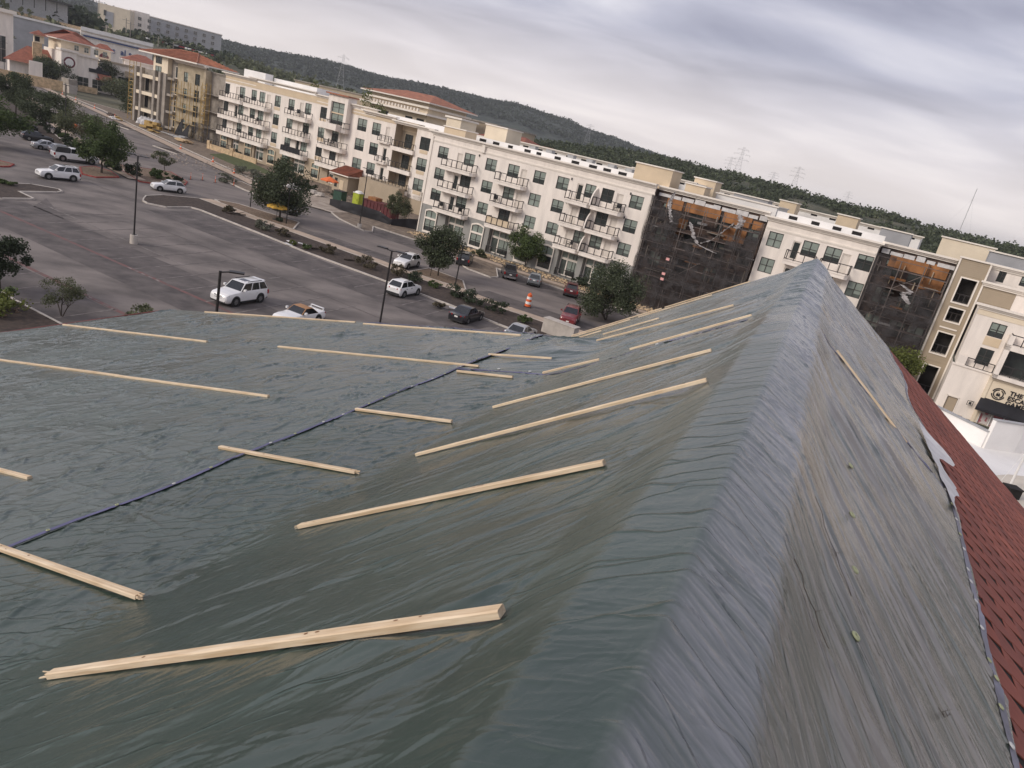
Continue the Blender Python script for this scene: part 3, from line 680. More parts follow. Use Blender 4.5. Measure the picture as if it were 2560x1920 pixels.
# ------------------------------------------------------------------ ground, lot, street, beds
m = MB(); m.poly([(-6000, -3000, -.02), (6000, -3000, -.02), (6000, 8000, -.02), (-6000, 8000, -.02)])
kind(m.build('ground', ['ground']), 'structure')
m = MB(); m.poly([(-190, 60, 0), (-100, 25, 0), (-45, 10, 0), (60, 10, 0), (60, 66, 0), (44, 72, 0), (6, 92, 0), (-22, 108, 0), (-40, 128, 0), (-160, 226, 0), (-230, 270, 0), (-260, 250, 0)])
lot = kind(m.build('parking_lot', ['asphalt']), 'structure')
def ribbon(pts, wid, z, mb=None, mi=0, side=0):
    mb = mb or MB(); P = [Vector((x, y)) for x, y in pts]; L = []; Rr = []
    for i, p in enumerate(P):
        d = (P[min(i+1, len(P)-1)]-P[max(i-1, 0)]).normalized(); nn = Vector((-d.y, d.x))
        L.append(p+nn*wid*(.5+side*.5)); Rr.append(p-nn*wid*(.5-side*.5))
    for i in range(len(P)-1): mb.poly([(*Rr[i], z), (*Rr[i+1], z), (*L[i+1], z), (*L[i], z)], mi)
    return mb
street = ribbon([(-172, 226), (-110, 163), (-61, 114), (-45, 104), (-30, 99), (-12, 88), (8, 79), (45, 60)], 12.5, .006).build('street', ['asphalt_street'])
kind(street, 'structure')
# worn dark bays under the parked cars
for nm, pts in (('bay', [(-43, 86.5), (-3, 65), (-5.4, 60.2), (-45.5, 80.8)]), ('bay', [(-52.3, 70.5), (-12, 50.2), (-17.6, 45.2), (-58, 65.3)]), ('bay', [(-38.4, 50.4), (-25, 44), (-25, 38), (-42, 45)]), ('bay', [(-30.6, 88.2), (-15, 81.2), (-13.6, 85), (-29, 92)]), ('bay', [(-7, 77.5), (6, 71.6), (8, 75), (-5, 80.5)]), ('bay', [(-24, 106), (-12.5, 99.3), (-14.5, 95.2), (-25, 100.6)]), ('bay', [(-5, 95.3), (12, 87), (10, 83.2), (-6, 90.8)]), ('bay', [(-50.8, 69.5), (-46, 67.2), (-53, 74.5)])):
    m = MB(); m.poly([(x, y, .010) for x, y in pts][::-1]); m.build('worn_bay', ['asphalt_dark'], lot)
# painted lines
def pline(a, b_, wd=.11, mt='paint_white', z=.016):
    m = MB(); m.bar((*a, z), (*b_, z), wd, .004); m.build('painted_line', [mt], lot)
rv = Vector((math.sin(R(-63.4)), math.cos(R(-63.4)))); qv = Vector((math.sin(R(17.8)), math.cos(R(17.8))))
r0 = Vector((-24.3, 51.9))
pline(Vector((-62, 70.3)), Vector((-10, 45.0)), .34, 'paint_red', .013)
pline(Vector((-62, 77.0)), Vector((-30.7, 60.8)), .13, 'paint_white', .014)
pline(Vector((-46, 54.5)), Vector((-24, 43.8)), .34, 'paint_red', .013)
for k in range(-4, 12):
    p = r0+rv*(k*3.05); q = p+qv*(6.6); pline(p, q if k > 1 else p+qv*6.2)
    if -3 < k < 10: pline(q, q+qv*5.4)
for k in range(-2, 6):
    p = Vector((-27.5, 45.6))+rv*(k*3.05); pline(p, p-qv*5.4)
k0 = Vector((-42.9, 87.4)); kd = (Vector((-2.6, 65.3))-k0).normalized()
for k in range(0, 19):
    p = k0+kd*(1.2+k*3.0); pline(p-qv*.2, p-qv*5.2)
for k in range(0, 6):
    p = Vector((-29.6, 88.2))+Vector((.9, -.42))*(k*2.9); pline(p, p+Vector((.28, .96))*4.4, .09)
for k in range(0, 4):
    p = Vector((-23.0, 105.6))+Vector((.86, -.51))*(k*2.9); pline(p, p-Vector((.28, .96))*4.4, .09)
for k in range(5):
    p = Vector((-33.0, 56.15))+rv*(-k*.9); pline(p, p-rv*.5, .16); p2 = Vector((-31.2, 47.3))+rv*(-k*.95); pline(p2, p2-rv*.55, .16)
# tar seams and drain covers
for a_, b_ in (((-63, 92), (-48, 84)), ((-40, 73), (-12, 58.5)), ((-58, 99), (-20, 79.5)), ((-14, 84.5), (10, 73.2))):
    m = MB(); m.bar((*a_, .0125), (*b_, .0125), .09, .003); m.build('tar_seam', ['asphalt_dark'], lot)

def slab(name, pts, h, mt, kerb='kerb_concrete', z0=0.0, label=None, kw=.16, mound=0.0, parent=None):
    """a raised bed or walk with a kerb running round it"""
    if sum((pts[i][0]*pts[(i+1) % len(pts)][1]-pts[(i+1) % len(pts)][0]*pts[i][1]) for i in range(len(pts))) < 0: pts = pts[::-1]
    m = MB(); m.prism(pts, z0, z0+h)
    o = kind(m.build(name, [mt], parent), 'structure')
    if kerb:
        k = MB(); n = len(pts)
        for i in range(n):
            a, b_ = Vector(pts[i]), Vector(pts[(i+1) % n]); d = (b_-a).normalized()
            k.bar((*(a-d*.07), z0+h/2+.015), (*(b_+d*.07), z0+h/2+.015), kw, h+.03)
        k.build('kerb', [kerb], o)
    return o
slab('planting_strip', [(-49.4, 86.7), (-48.6, 85.2), (-47.5, 84.3), (-45.4, 84.6), (-44.3, 88.2), (-42.9, 88), (-32.5, 82), (-25.9, 78), (-15.5, 72.9), (-7.3, 68.8), (-2.6, 65.9), (8, 60.3), (24, 52), (26, 58.5), (4.7, 69.7), (-2.1, 72.5), (-7.6, 75.8), (-15.1, 78.8), (-18.9, 81.3), (-30.9, 87.4), (-37.7, 90.3), (-44.8, 94.6), (-47, 95.8), (-49.9, 91.9), (-50.3, 88.8)], .13, 'mulch')
SW = [(-46.5, 96.6), (-44.4, 95.3), (-37.5, 91.1), (-30.7, 88.2), (-18.6, 82.1), (-15.2, 79.7), (-7.6, 76.6), (-2.1, 73.3), (5, 70.5), (26, 59.5)]
m = MB(); ribbon(SW, 1.75, .145, m)
for i in range(len(SW)-1): pass
sw = kind(m.build('sidewalk', ['sidewalk']), 'structure')
m = MB()
for sgn in (-1, 1):
    for i in range(len(SW)-1):
        a, b_ = Vector(SW[i]), Vector(SW[i+1]); d = (b_-a).normalized(); nn = Vector((-d.y, d.x))*.875*sgn; m.bar((*(a+nn), .072), (*(b_+nn), .072), .06, .145)
m.build('walk_edge', ['sidewalk'], sw)
slab('gravel_island', [(-45.8, 98.0), (-42.9, 98.9), (-33, 95.6), (-31.5, 89.3), (-37.2, 91.9), (-44.2, 96.3)], .13, 'gravel')
slab('gravel_island', [(-14.4, 80.3), (-13.0, 85.0), (-8.4, 82.4), (-7.4, 77.6)], .13, 'gravel')
# left bed with walk, beside the street
LS = [(-172, 228), (-160, 211.5), (-120, 165), (-92, 134), (-67.3, 107.2), (-57.5, 99.2)]
m = MB(); ribbon(LS, 2.4, .15, m, 0); kind(m.build('sidewalk', ['sidewalk']), 'structure')
slab('planting_bed', [(-160, 206.5), (-120, 161), (-92, 130), (-69.5, 106), (-71.5, 104), (-96, 126), (-124, 154), (-165, 201)], .13, 'mulch', kw=.2)
slab('planting_island', [(-56.7, 98.3), (-66.8, 107.8), (-64.9, 109.6), (-60.7, 113.8), (-54.9, 107.8), (-53.5, 104.5), (-54.8, 99.5)], .13, 'gravel', 'red_kerb')
slab('planting_island', [(-62.8, 95), (-65.3, 98.5), (-65.5, 101.9), (-62.5, 101), (-59.4, 97.8), (-59.9, 93.6), (-61.7, 93.6)], .13, 'gravel', 'red_kerb')
slab('mulch_island', [(-66, 74), (-59.4, 76.6), (-58.3, 79.4), (-55.7, 80.3), (-54.7, 79.4), (-54.6, 78.4), (-55.8, 74.2), (-52.9, 72.5), (-53.9, 69.3), (-64, 65)], .13, 'mulch', kw=.2)
slab('gravel_island', [(-66.6, 85.8), (-66.6, 87), (-67.6, 89), (-70, 89.2), (-76, 85), (-72, 82)], .13, 'gravel', 'red_kerb')
slab('gravel_bed', [(-32.3, 42.6), (-26.6, 39.9), (-24, 30), (-44, 30), (-44, 49)], .13, 'mulch')
m = MB(); m.poly([(-44, 30, .15), (-31, 30, .15), (-30.2, 38.6, .15), (-34, 39.8, .15), (-44, 43.5, .15)]); kind(m.build('gravel_bed', ['gravel']), 'structure')
# far side of the street: walk, dirt, rock garden along the facade
FS = [(-186, 250), (-154, 219), (-126, 194), (-105.6, 174.8), (-79, 149.3), (-56, 128), (-47.5, 119)]
m = MB(); ribbon(FS, 2.3, .15, m, 0); kind(m.build('sidewalk', ['sidewalk']), 'structure')
slab('construction_yard', [(-150, 219), (-125, 197.5), (-104.8, 177), (-78, 151.5), (-55, 130), (-46.5, 121.5), (-44, 116), (-34, 112), (-31, 107), (-25.5, 101.2), (-24.6, 102.2), (-25.8, 107.2), (-18.2, 103.8), (-11.8, 99.8), (-12.0, 97.5), (-9.6, 91.9), (-8.8, 90.7), (-5.7, 88.7), (-4.9, 89.9), (-5.7, 96.3), (3.6, 92.1), (45, 71), (52, 80), (-20, 118), (-20, 145), (-76, 172), (-120, 206)], .12, 'soil')
m = MB(); m.poly([(-47.5, 119, .135), (-43.5, 114, .135), (-33.6, 111, .135), (-31, 117, .135), (-28.5, 124, .135), (-44, 131, .135)]); kind(m.build('dirt_apron', ['pale_dirt']), 'structure')
slab('lawn', [(-72.8, 151.5), (-60, 139.6), (-53.4, 141.5), (-68, 157.6), (-73.5, 160)], .06, 'grass', None, z0=.12)
m = MB(); ribbon([(-19, 107.2), (-10.5, 101.6), (-4.2, 98.2), (8, 92.6), (44, 73.5)], 1.5, .14, m); kind(m.build('sidewalk', ['sidewalk']), 'structure')
slab('planter_island', [(-80.5, 143.6), (-73.2, 139.2), (-72.6, 141.3), (-77.2, 145.8)], .14, 'mulch', kw=.2)
slab('planter_island', [(-103.5, 166.6), (-97, 163), (-96.5, 164.8), (-100, 168.6)], .14, 'mulch', kw=.2)
slab('planter_island', [(-54.6, 118.9), (-48.2, 113.2), (-44.6, 111.3), (-46, 114.4), (-49.2, 118.6), (-52.5, 121.6)], .14, 'soil', kw=.2)

# ------------------------------------------------------------------ far terrain
def crest(tab, az): return float(np.interp(az, [a for a, _ in tab], [e_ for _, e_ in tab]))
FAR = [(-80, 2.6), (-60, 2.3), (-45, 2.4), (-33.7, 2.28), (-29.3, 2.02), (-25.5, 1.98), (-23.9, 1.95), (-22, 2.05), (-20, 2.22), (-18.3, 2.31), (-16.7, 2.27), (-15.2, 2.19), (-13.2, 2.24), (-12, 2.33), (-10.3, 2.38), (-6.7, 2.4), (-4.7, 2.54), (-3.4, 2.47), (-2.1, 2.33), (-.4, 2.27), (.9, 1.97), (2.2, 1.86), (3.5, 1.79), (5.3, 1.5), (8.5, 1.2), (20, .8), (60, .6)]
NEAR = [(-40, -.6), (-10, .1), (-6, .25), (-2, .6), (.85, .85), (3.5, 1.22), (5.8, 1.38), (8.1, 1.45), (10.2, 1.40), (12.2, 1.42), (14.2, 1.38), (16.2, 1.30), (17.7, 1.26), (20.1, 1.14), (23.3, 1.15), (26.1, .98), (28.5, .90), (31.8, .86), (45, 1.0), (60, 1.0)]
leafmat('leaf_far', (0.058, 0.070, 0.050))
mat('far_wood', (0.060, 0.072, 0.052), 0.95, c2=(0.020, 0.027, 0.022), scale=0.035, detail=10, bump=1.0, bscale=0.06, bdist=8.0)
mat('near_wood', (0.115, 0.105, 0.066), 0.95, c2=(0.035, 0.045, 0.025), scale=0.06, detail=10, bump=1.0, bscale=0.2, bdist=2.0)
azs = np.linspace(-78, 58, 420); Ds = np.array([900, 1000, 1100, 1200, 1300, 1400, 1500, 1600, 1700, 1800, 1900, 2000, 2200, 2600])
P = np.zeros((len(azs), len(Ds), 3))
for i, a in enumerate(azs):
    ht = 1750*math.tan(R(crest(FAR, a)))+EYE
    for j, D in enumerate(Ds):
        f_ = sstep(850, 1750, np.array(float(D))); f_ = float(f_) if D <= 1750 else 1-.35*(D-1750)/850
        P[i, j] = (D*math.sin(R(a)), D*math.cos(R(a)), ht*f_)
jit = fbm(P[..., 0]*.012, P[..., 1]*.012, 301, 4)-.5
P[..., 2] += jit*16*sstep(900, 1500, np.hypot(P[..., 0], P[..., 1]))
P[..., 2] -= 1
kind(link('hills', grid_mesh('hills', P[:, ::-1], ['far_wood'])), 'structure')
azs = np.linspace(-20, 58, 300); Ds = np.linspace(215, 620, 28)
P = np.zeros((len(azs), len(Ds), 3))
for i, a in enumerate(azs):
    ht = 480*math.tan(R(crest(NEAR, a)))+EYE-3.0
    for j, D in enumerate(Ds):
        f_ = float(sstep(220, 480, np.array(float(D)))) if D <= 480 else 1-.5*(D-480)/140
        P[i, j] = (D*math.sin(R(a)), D*math.cos(R(a)), -1+(ht+1)*f_)
P[..., 2] += (fbm(P[..., 0]*.03, P[..., 1]*.03, 311, 4)-.5)*3
kind(link('hillside', grid_mesh('hillside', P[:, ::-1], ['near_wood'])), 'structure')
def near_z(a, D):
    ht = 480*math.tan(R(crest(NEAR, a)))+EYE-3.0
    return -1+(ht+1)*(float(sstep(220, 480, np.array(float(D)))) if D <= 480 else 1-.5*(D-480)/140)

# ------------------------------------------------------------------ foliage
def leaves(C, size, rs, squash=.8):
    """small leaf-spray quads at the points C, random orientation"""
    n = len(C); a = rs.normal(size=(n, 3)); a /= np.linalg.norm(a, axis=1, keepdims=True)
    b_ = rs.normal(size=(n, 3)); b_ -= (b_*a).sum(1, keepdims=True)*a; b_ /= np.linalg.norm(b_, axis=1, keepdims=True)
    sz = size*rs.uniform(.55, 1.25, size=(n, 1))
    V = np.stack([C-a*sz*.5-b_*sz*.12, C-b_*sz*.42, C+a*sz*.55, C+b_*sz*.42], 1)
    return V.reshape(-1, 3)
def quads_mesh(name, V, mt):
    n = len(V)//4; me = bpy.data.meshes.new(name)
    me.vertices.add(len(V)); me.vertices.foreach_set('co', V.reshape(-1).astype(np.float32))
    me.loops.add(len(V)); me.loops.foreach_set('vertex_index', np.arange(len(V), dtype=np.int32))
    me.polygons.add(n); me.polygons.foreach_set('loop_start', (np.arange(n)*4).astype(np.int32))
    me.materials.append(MT[mt]); me.update(calc_edges=True); return me
def crown_points(rs, n, w, h, z0, clumps, lop=.25):
    """points gathered in clumps spread through an uneven ellipsoid"""
    cc = []
    while len(cc) < clumps:
        p = rs.uniform(-1, 1, 3)
        r = np.linalg.norm(p)
        if .25 < r < 1: cc.append(p*(.62+.38*rs.random())/max(r, .55) if r > .55 else p)
    cc = np.array(cc); cc[:, 2] = np.where(cc[:, 2] < -.55, -.55+.3*rs.random(len(cc)), cc[:, 2])
    rad = rs.uniform(.24, .46, len(cc))
    idx = rs.integers(0, len(cc), n); d = rs.normal(size=(n, 3)); d /= np.linalg.norm(d, axis=1, keepdims=True)
    rr = rs.random(n)**.45
    P = cc[idx]+d*(rr*rad[idx])[:, None]
    P[:, 0] *= w/2; P[:, 1] *= w/2; P[:, 2] = z0+(P[:, 2]+.75)/1.75*h
    return P, cc*np.array([w/2, w/2, 0])+np.array([0, 0, 1])*(z0+(cc[:, 2:3]+.75)/1.75*h)
def limb(mb, p, q, r0, r1, rs, n=4, wob=.06):
    p = np.array(p, float); q = np.array(q, float); L = np.linalg.norm(q-p); last = p
    for i in range(1, n+1):
        k = i/n; c = p+(q-p)*k+rs.normal(size=3)*wob*L*(k*(1-k)*2); c = q if i == n else c
        mb.tube(last, c, r0+(r1-r0)*(i-1)/n, r0+(r1-r0)*k, 7, 0, i == 1); last = c
def make_tree(name, label, loc, h, w, trunk_h, seed, leaf='leaf_oak', n=4200, size=.34, clumps=34, group=None, multi=1, lean=0, rot=0):
    rs = np.random.default_rng(seed)
    t = thing(name, label, 'tree', (*loc, .1) if len(loc) == 2 else loc, rot, group)
    n = int(n*2.3); size = size*.66
    P, cc = crown_points(rs, n, w, h-trunk_h*.85, trunk_h*.85, clumps)
    P[:, 0] += lean*P[:, 2]/h
    cr_ = link('crown', quads_mesh('crown', leaves(P, size, rs), leaf), t)
    m = MB(); r = max(.05, h*.020)
    for k in range(multi):
        off = rs.normal(size=3)*(.15 if multi > 1 else 0); off[2] = 0
        top = np.array([lean*.45, 0, trunk_h])+off*3.0
        limb(m, off*.5, top, r*(1 if multi == 1 else .6), r*.62, rs, 4, .03)
        for c in cc[rs.permutation(len(cc))[:max(5, 12//multi)]]:
            limb(m, top, c*np.array([.8, .8, 1])-np.array([0, 0, .1*h]) if c[2] > trunk_h*1.1 else c, r*.42, r*.10, rs, 4, .08)
    m.build('trunk', ['bark'], t, 60)
    return t
make_tree('oak_tree', 'large rounded oak on the gravel island beside the yellow umbrella', (-35.5, 95.1, .12), 7.6, 7.2, 1.5, 1, 'leaf_oak', 7000, .36, 46, 'street trees')
make_tree('oak_tree', 'dark oak on the gravel island between white car and lamp post', (-11.3, 81.8, .12), 5.3, 5.3, 1.5, 2, 'leaf_oak', 5200, .30, 40, 'street trees')
make_tree('green_tree', 'bright green leafy tree in front of the grey ground floor', (-2.1, 102.5, .12), 5.4, 5.2, 1.3, 3, 'leaf_green', 4600, .34, 36, 'street trees')
make_tree('mesquite_tree', 'wide bushy feathery tree in front of the dark netted scaffold', (8.7, 79.2, .12), 6.0, 6.4, .5, 4, 'leaf_oak', 7500, .28, 52, 'street trees', 3)
make_tree('young_tree', 'thin olive tree behind the black silt fence', (-24, 114.3, .12), 5.0, 4.3, 1.6, 5, 'leaf_olive', 2600, .28, 24, 'street trees')
make_tree('oak_tree', 'dark green oak on the red-kerbed island beside the white pickup', (-61.8, 97.8, .12), 6.9, 6.2, 1.7, 6, 'leaf_green', 5200, .36, 36, 'street trees')
make_tree('oak_tree', 'loose airy oak behind the white pickup, left of the tall lamp', (-78.7, 119.4, .12), 6.3, 7.8, 1.4, 7, 'leaf_olive', 4600, .34, 34, 'street trees')
make_tree('oak_tree', 'rounded grey-green oak in the left bed, second from the picture edge', (-91.2, 127.9, .12), 6.9, 8.0, 2.1, 8, 'leaf_oak', 5000, .38, 36, 'street trees')
make_tree('oak_tree', 'broad oak at the left edge beyond the red drum barrier', (-106.3, 140.6, .12), 7.6, 8.4, 2.2, 9, 'leaf_oak', 5000, .40, 36, 'street trees')
make_tree('oak_tree', 'dark oak crown cut by the left edge above the parked cars', (-78, 99, .12), 7.2, 8.0, 2.0, 10, 'leaf_green', 5200, .40, 36, 'street trees')
make_tree('oak_tree', 'dark leafy branch of a tree cut by the left edge over the lot', (-34.4, 44.0, .12), 3.7, 3.3, .8, 11, 'leaf_dark', 3600, .22, 36, 'street trees')
make_tree('sapling', 'small bare-branched shrubby tree at the kerb left of the tarp', (-28.6, 41.7, .12), 2.5, 2.3, .7, 12, 'leaf_olive', 1500, .13, 20, None, 3)
make_tree('sapling', 'scraggly leaning young tree on the red-kerbed corner island', (-59.6, 110.3, .12), 3.3, 2.9, 1.6, 13, 'leaf_olive', 900, .26, 12, None, 1, -.8)
make_tree('oak_tree', 'spreading oak before the bar and grill, leftmost of three', (-174, 247, 0), 8.3, 13.5, 2.6, 14, 'leaf_oak', 3600, .7, 30, 'trees by the restaurants')
make_tree('oak_tree', 'dense dark oak before the bar and grill, middle of three', (-170, 259, 0), 10.6, 12.5, 2.8, 15, 'leaf_dark', 3600, .75, 30, 'trees by the restaurants')
make_tree('oak_tree', 'pale tall oak before the bar and grill, rightmost of three', (-168, 270, 0), 11.2, 9.6, 4.0, 16, 'leaf_olive', 3200, .7, 26, 'trees by the restaurants')
make_tree('shrub_tree', 'wide multi-stem tree left of the unfinished building', (-140, 233, 0), 8.2, 13.0, 2.0, 17, 'leaf_olive', 4200, .6, 34, 'trees by the restaurants', 4)
make_tree('shrub_tree', 'low dome-shaped tree against the yellow scaffold', (-122, 207, 0), 6.4, 7.0, .6, 18, 'leaf_oak', 3200, .45, 28, 'trees by the restaurants', 3)
make_tree('roof_tree', 'yellow-green tree top behind the white rooftop box', (-68, 196, 0), 18.9, 6.6, 10, 19, 'leaf_bright', 2400, .6, 18, 'trees behind the apartment roofs')
make_tree('roof_tree', 'larger yellow-green tree top rising behind the long cornice', (-46, 171.5, 0), 19.2, 6.6, 9, 20, 'leaf_bright', 2600, .55, 20, 'trees behind the apartment roofs')
make_tree('palm_side_tree', 'feathery bush beside the tan tower at the roof edge', (40.2, 76.6, 0), 5.4, 5.4, .4, 21, 'leaf_bright', 3600, .32, 30, None, 3)

def make_shrub(label, loc, w, h, seed, leaf='leaf_dark', n=700, size=.16, name='shrub'):
    rs = np.random.default_rng(seed); P, cc = crown_points(rs, n, w, h, .05, 14)
    t = thing(name, label, 'shrub', (*loc, .12), 0, 'shrubs in the planting beds')
    link('foliage', quads_mesh('foliage', leaves(P, size, rs), leaf), t)
    m = MB()
    for k in range(5): limb(m, (0, 0, 0), cc[k]*.8, .03, .01, rs, 3)
    m.build('stem', ['bark'], t)
SH = [(-26.1, 79.2, 1.1, .6, 'leaf_green', 'low green ground shrub in the mulch strip, upper one of the pair'), (-28.0, 79.9, .9, .5, 'leaf_bright', 'low bright green shrub in the mulch strip, lower one of the pair'),
 (-33.4, 84.7, 2.2, 1.1, 'leaf_grey', 'grey sprawling shrub by the kerb below the yellow umbrella'), (-30.6, 83.4, 1.6, .9, 'leaf_dry', 'dry brown brush heap beside white scraps in the mulch strip'), (-24.0, 80.0, 2.0, 1.0, 'leaf_dry', 'uprooted brown brush in the middle of the mulch strip'),
 (-18.6, 77.2, 2.6, 1.2, 'leaf_dry', 'big pile of dry brush by the sidewalk, left of the white compact'), (-14.9, 76.6, 2.2, 1.2, 'leaf_dry', 'brown shrub directly above the white compact'), (-12.8, 75.6, 2.0, 1.2, 'leaf_dark', 'dark shrub at the right rear of the white compact'),
 (-7.9, 73.0, 2.4, 1.3, 'leaf_dark', 'dark clipped shrub left of the pair above the black sedan'), (-5.9, 71.8, 2.5, 1.3, 'leaf_dark', 'dark clipped shrub above the black sedan, middle of three'), (-3.4, 70.6, 2.4, 1.2, 'leaf_dark', 'dark clipped shrub right of the black sedan'),
 (-.2, 68.6, 1.4, .9, 'leaf_green', 'small round shrub by the mulch right of the clipped row'), (-10.6, 75.3, 1.5, .6, 'leaf_green', 'low bright plant by the sidewalk near the dark oak'), (-8.6, 66.8, 1.2, .6, 'leaf_dry', 'low dry clump by the kerb of the black sedan'), (-40.4, 90.5, 1.8, .8, 'leaf_dry', 'torn brown root clump in the left part of the mulch strip'),
 (-64.4, 104.4, 2.0, 1.2, 'leaf_dark', 'round dark shrub at the left end of the corner row'), (-62.6, 102.8, 2.2, 1.4, 'leaf_dark', 'big round dark shrub second in the corner row'), (-59.8, 102.0, 2.6, 1.6, 'leaf_dark', 'big dark shrub above the white crossover'), (-58.8, 105.8, 2.0, 1.0, 'leaf_green', 'green shrub below the leaning sapling'), (-57.2, 104.2, 2.4, 1.1, 'leaf_green', 'broad green shrub right below the leaning sapling'), (-55.4, 105.8, 1.4, .8, 'leaf_dark', 'small dark shrub at the tip of the corner island'),
 (-70.4, 108.5, 2.0, 1.2, 'leaf_olive', 'pale shrub at the foot of the tall left lamp'), (-75.6, 112.6, 2.2, 1.2, 'leaf_dark', 'dark shrub behind the silver sedan'), (-79.5, 117.0, 2.4, 1.3, 'leaf_dark', 'dark shrub behind the black crossover'), (-83.4, 121.6, 2.0, 1.1, 'leaf_green', 'shrub between the two left oaks'), (-88.6, 126.0, 2.6, 1.4, 'leaf_dark', 'dense dark shrub left of the second oak'), (-95.5, 133.5, 2.4, 1.2, 'leaf_dark', 'dark shrub at the far end of the left bed'), (-102, 139.5, 2.2, 1.2, 'leaf_green', 'small shrub under the broad left oak'),
 (-30.9, 39.6, 2.4, 1.4, 'leaf_bright', 'bright yellow-green bush in the lower left gravel bed'), (-32.0, 40.9, 2.0, 1.2, 'leaf_green', 'green bush at the left edge of the gravel bed'), (-24.6, 43.8, 2.4, 1.2, 'leaf_olive', 'scraggly weed bush just beyond the red eave'), (-62.4, 74.9, 2.6, .7, 'leaf_green', 'low green ground cover in the left mulch island'), (-58.6, 76.2, 1.8, .5, 'leaf_green', 'small green patch at the middle of the left mulch island'),
 (-53.6, 117.4, 3.6, 1.2, 'leaf_grey', 'pale brush heap on the dirt island by the driveway'), (-57.0, 131.8, 3.6, 1.5, 'leaf_grey', 'long grey hedge clump at the lawn corner, left one'), (-54.0, 130.5, 3.8, 1.6, 'leaf_grey', 'long grey hedge clump at the lawn corner, middle one'), (-51.2, 129.0, 3.4, 1.5, 'leaf_grey', 'grey hedge clump at the lawn corner behind the big oak'), (-44.2, 131.5, 2.4, 1.3, 'leaf_dark', 'dark shrub below the orange umbrella'), (-38.4, 129.6, 2.6, 1.4, 'leaf_dark', 'dark shrub right of the orange umbrella'),
 (-34.5, 92.6, .9, .5, 'leaf_dark', 'tiny dark shrub at the short lamp on the gravel island'), (-8.9, 102.2, 2.2, 1.0, 'leaf_olive', 'small plant against the grey wall left of the green tree'), (6.2, 97.5, 2.6, 1.1, 'leaf_dark', 'dark plant at the grey wall behind the maroon car'), (-70.4, 162, 4, 1.6, 'leaf_dark', 'dark shrubs at the stone patio wall by the lawn'), (-58.6, 154.5, 4.6, 2.0, 'leaf_dark', 'dark shrub below the fourth ground-floor window')]
for i, (x_, y_, w_, h_, lf, lb) in enumerate(SH): make_shrub(lb, (x_, y_), w_, h_, 400+i, lf, 900 if w_ > 1.5 else 500, .17 if y_ < 95 else .24)

# woods on the near hillside: one mass of tree crowns
rs = np.random.default_rng(77)
def wood_mass(name, label, n, azr, Dr, zf, hw, leaf, size, per=26, dens=None):
    A = rs.uniform(*azr, n); D = np.sqrt(rs.uniform(Dr[0]**2, Dr[1]**2, n)); V = []
    keep = np.ones(n, bool) if dens is None else fbm(D*np.sin(np.radians(A))*.03, D*np.cos(np.radians(A))*.03, 901, 3) > dens
    for a, D_ in zip(A[keep], D[keep]):
        w_ = rs.uniform(*hw); h_ = w_*rs.uniform(.7, 1.25)
        d = rs.normal(size=(per, 3)); d /= np.linalg.norm(d, axis=1, keepdims=True); d *= (.55+.45*rs.random((per, 1)))
        d[:, 2] = np.abs(d[:, 2])*1.2-.25
        c = np.array([D_*math.sin(R(a)), D_*math.cos(R(a)), zf(a, D_)])
        V.append(c+d*np.array([w_/2, w_/2, h_*.75]))
    V = np.concatenate(V)
    o = link(name, quads_mesh(name, leaves(V, size, rs), leaf)); kind(o, 'stuff'); tag(o, label, 'woods')
wood_mass('hillside_woods', 'dark scrub oak woods covering the near hillside on the right', 5200, (-3, 37), (250, 505), near_z, (3.0, 6.5), 'leaf_oak', 1.5, 26, .30)
wood_mass('hillside_scrub', 'lighter olive scrub scattered over the near hillside', 1500, (-3, 37), (235, 500), near_z, (2, 4.5), 'leaf_olive', 1.2, 22, .3)
def far_z(a, D): return (1750*math.tan(R(crest(FAR, a)))+EYE)*float(sstep(850, 1750, np.array(float(D))))
wood_mass('ridge_woods', 'distant tree line along the crest of the far hills', 8000, (-36, 12), (1300, 1765), far_z, (4, 9), 'leaf_far', 3.6, 10)
# ------------------------------------------------------------------ facade kit (local x along the front, y into the building, z up)
def wall_holes(m, x0, x1, z0, z1, holes, y=0.0, rev=.18, mi=0, mr=None):
    mr = mi if mr is None else mr
    H_ = [h for h in holes if h[0] < x1 and h[1] > x0 and h[2] < z1 and h[3] > z0]
    xs = sorted({x0, x1, *[min(max(v, x0), x1) for h in H_ for v in h[:2]]}); zs = sorted({z0, z1, *[min(max(v, z0), z1) for h in H_ for v in h[2:]]})
    for i in range(len(xs)-1):
        # merge vertically where nothing interrupts
        run = None
        for j in range(len(zs)-1):
            cx, cz = (xs[i]+xs[i+1])/2, (zs[j]+zs[j+1])/2
            hole = any(h[0] < cx < h[1] and h[2] < cz < h[3] for h in H_)
            if not hole: run = (run[0], zs[j+1]) if run else (zs[j], zs[j+1])
            if (hole or j == len(zs)-2) and run:
                m.poly([(xs[i], y, run[0]), (xs[i+1], y, run[0]), (xs[i+1], y, run[1]), (xs[i], y, run[1])], mi); run = None
    for a, b_, c, d in H_:
        a, b_, c, d = max(a, x0), min(b_, x1), max(c, z0), min(d, z1)
        m.poly([(a, y, c), (a, y, d), (a, y+rev, d), (a, y+rev, c)], mr); m.poly([(b_, y, d), (b_, y, c), (b_, y+rev, c), (b_, y+rev, d)], mr)
        m.poly([(a, y, d), (b_, y, d), (b_, y+rev, d), (a, y+rev, d)], mr); m.poly([(b_, y, c), (a, y, c), (a, y+rev, c), (b_, y+rev, c)], mr)
_wc = {}
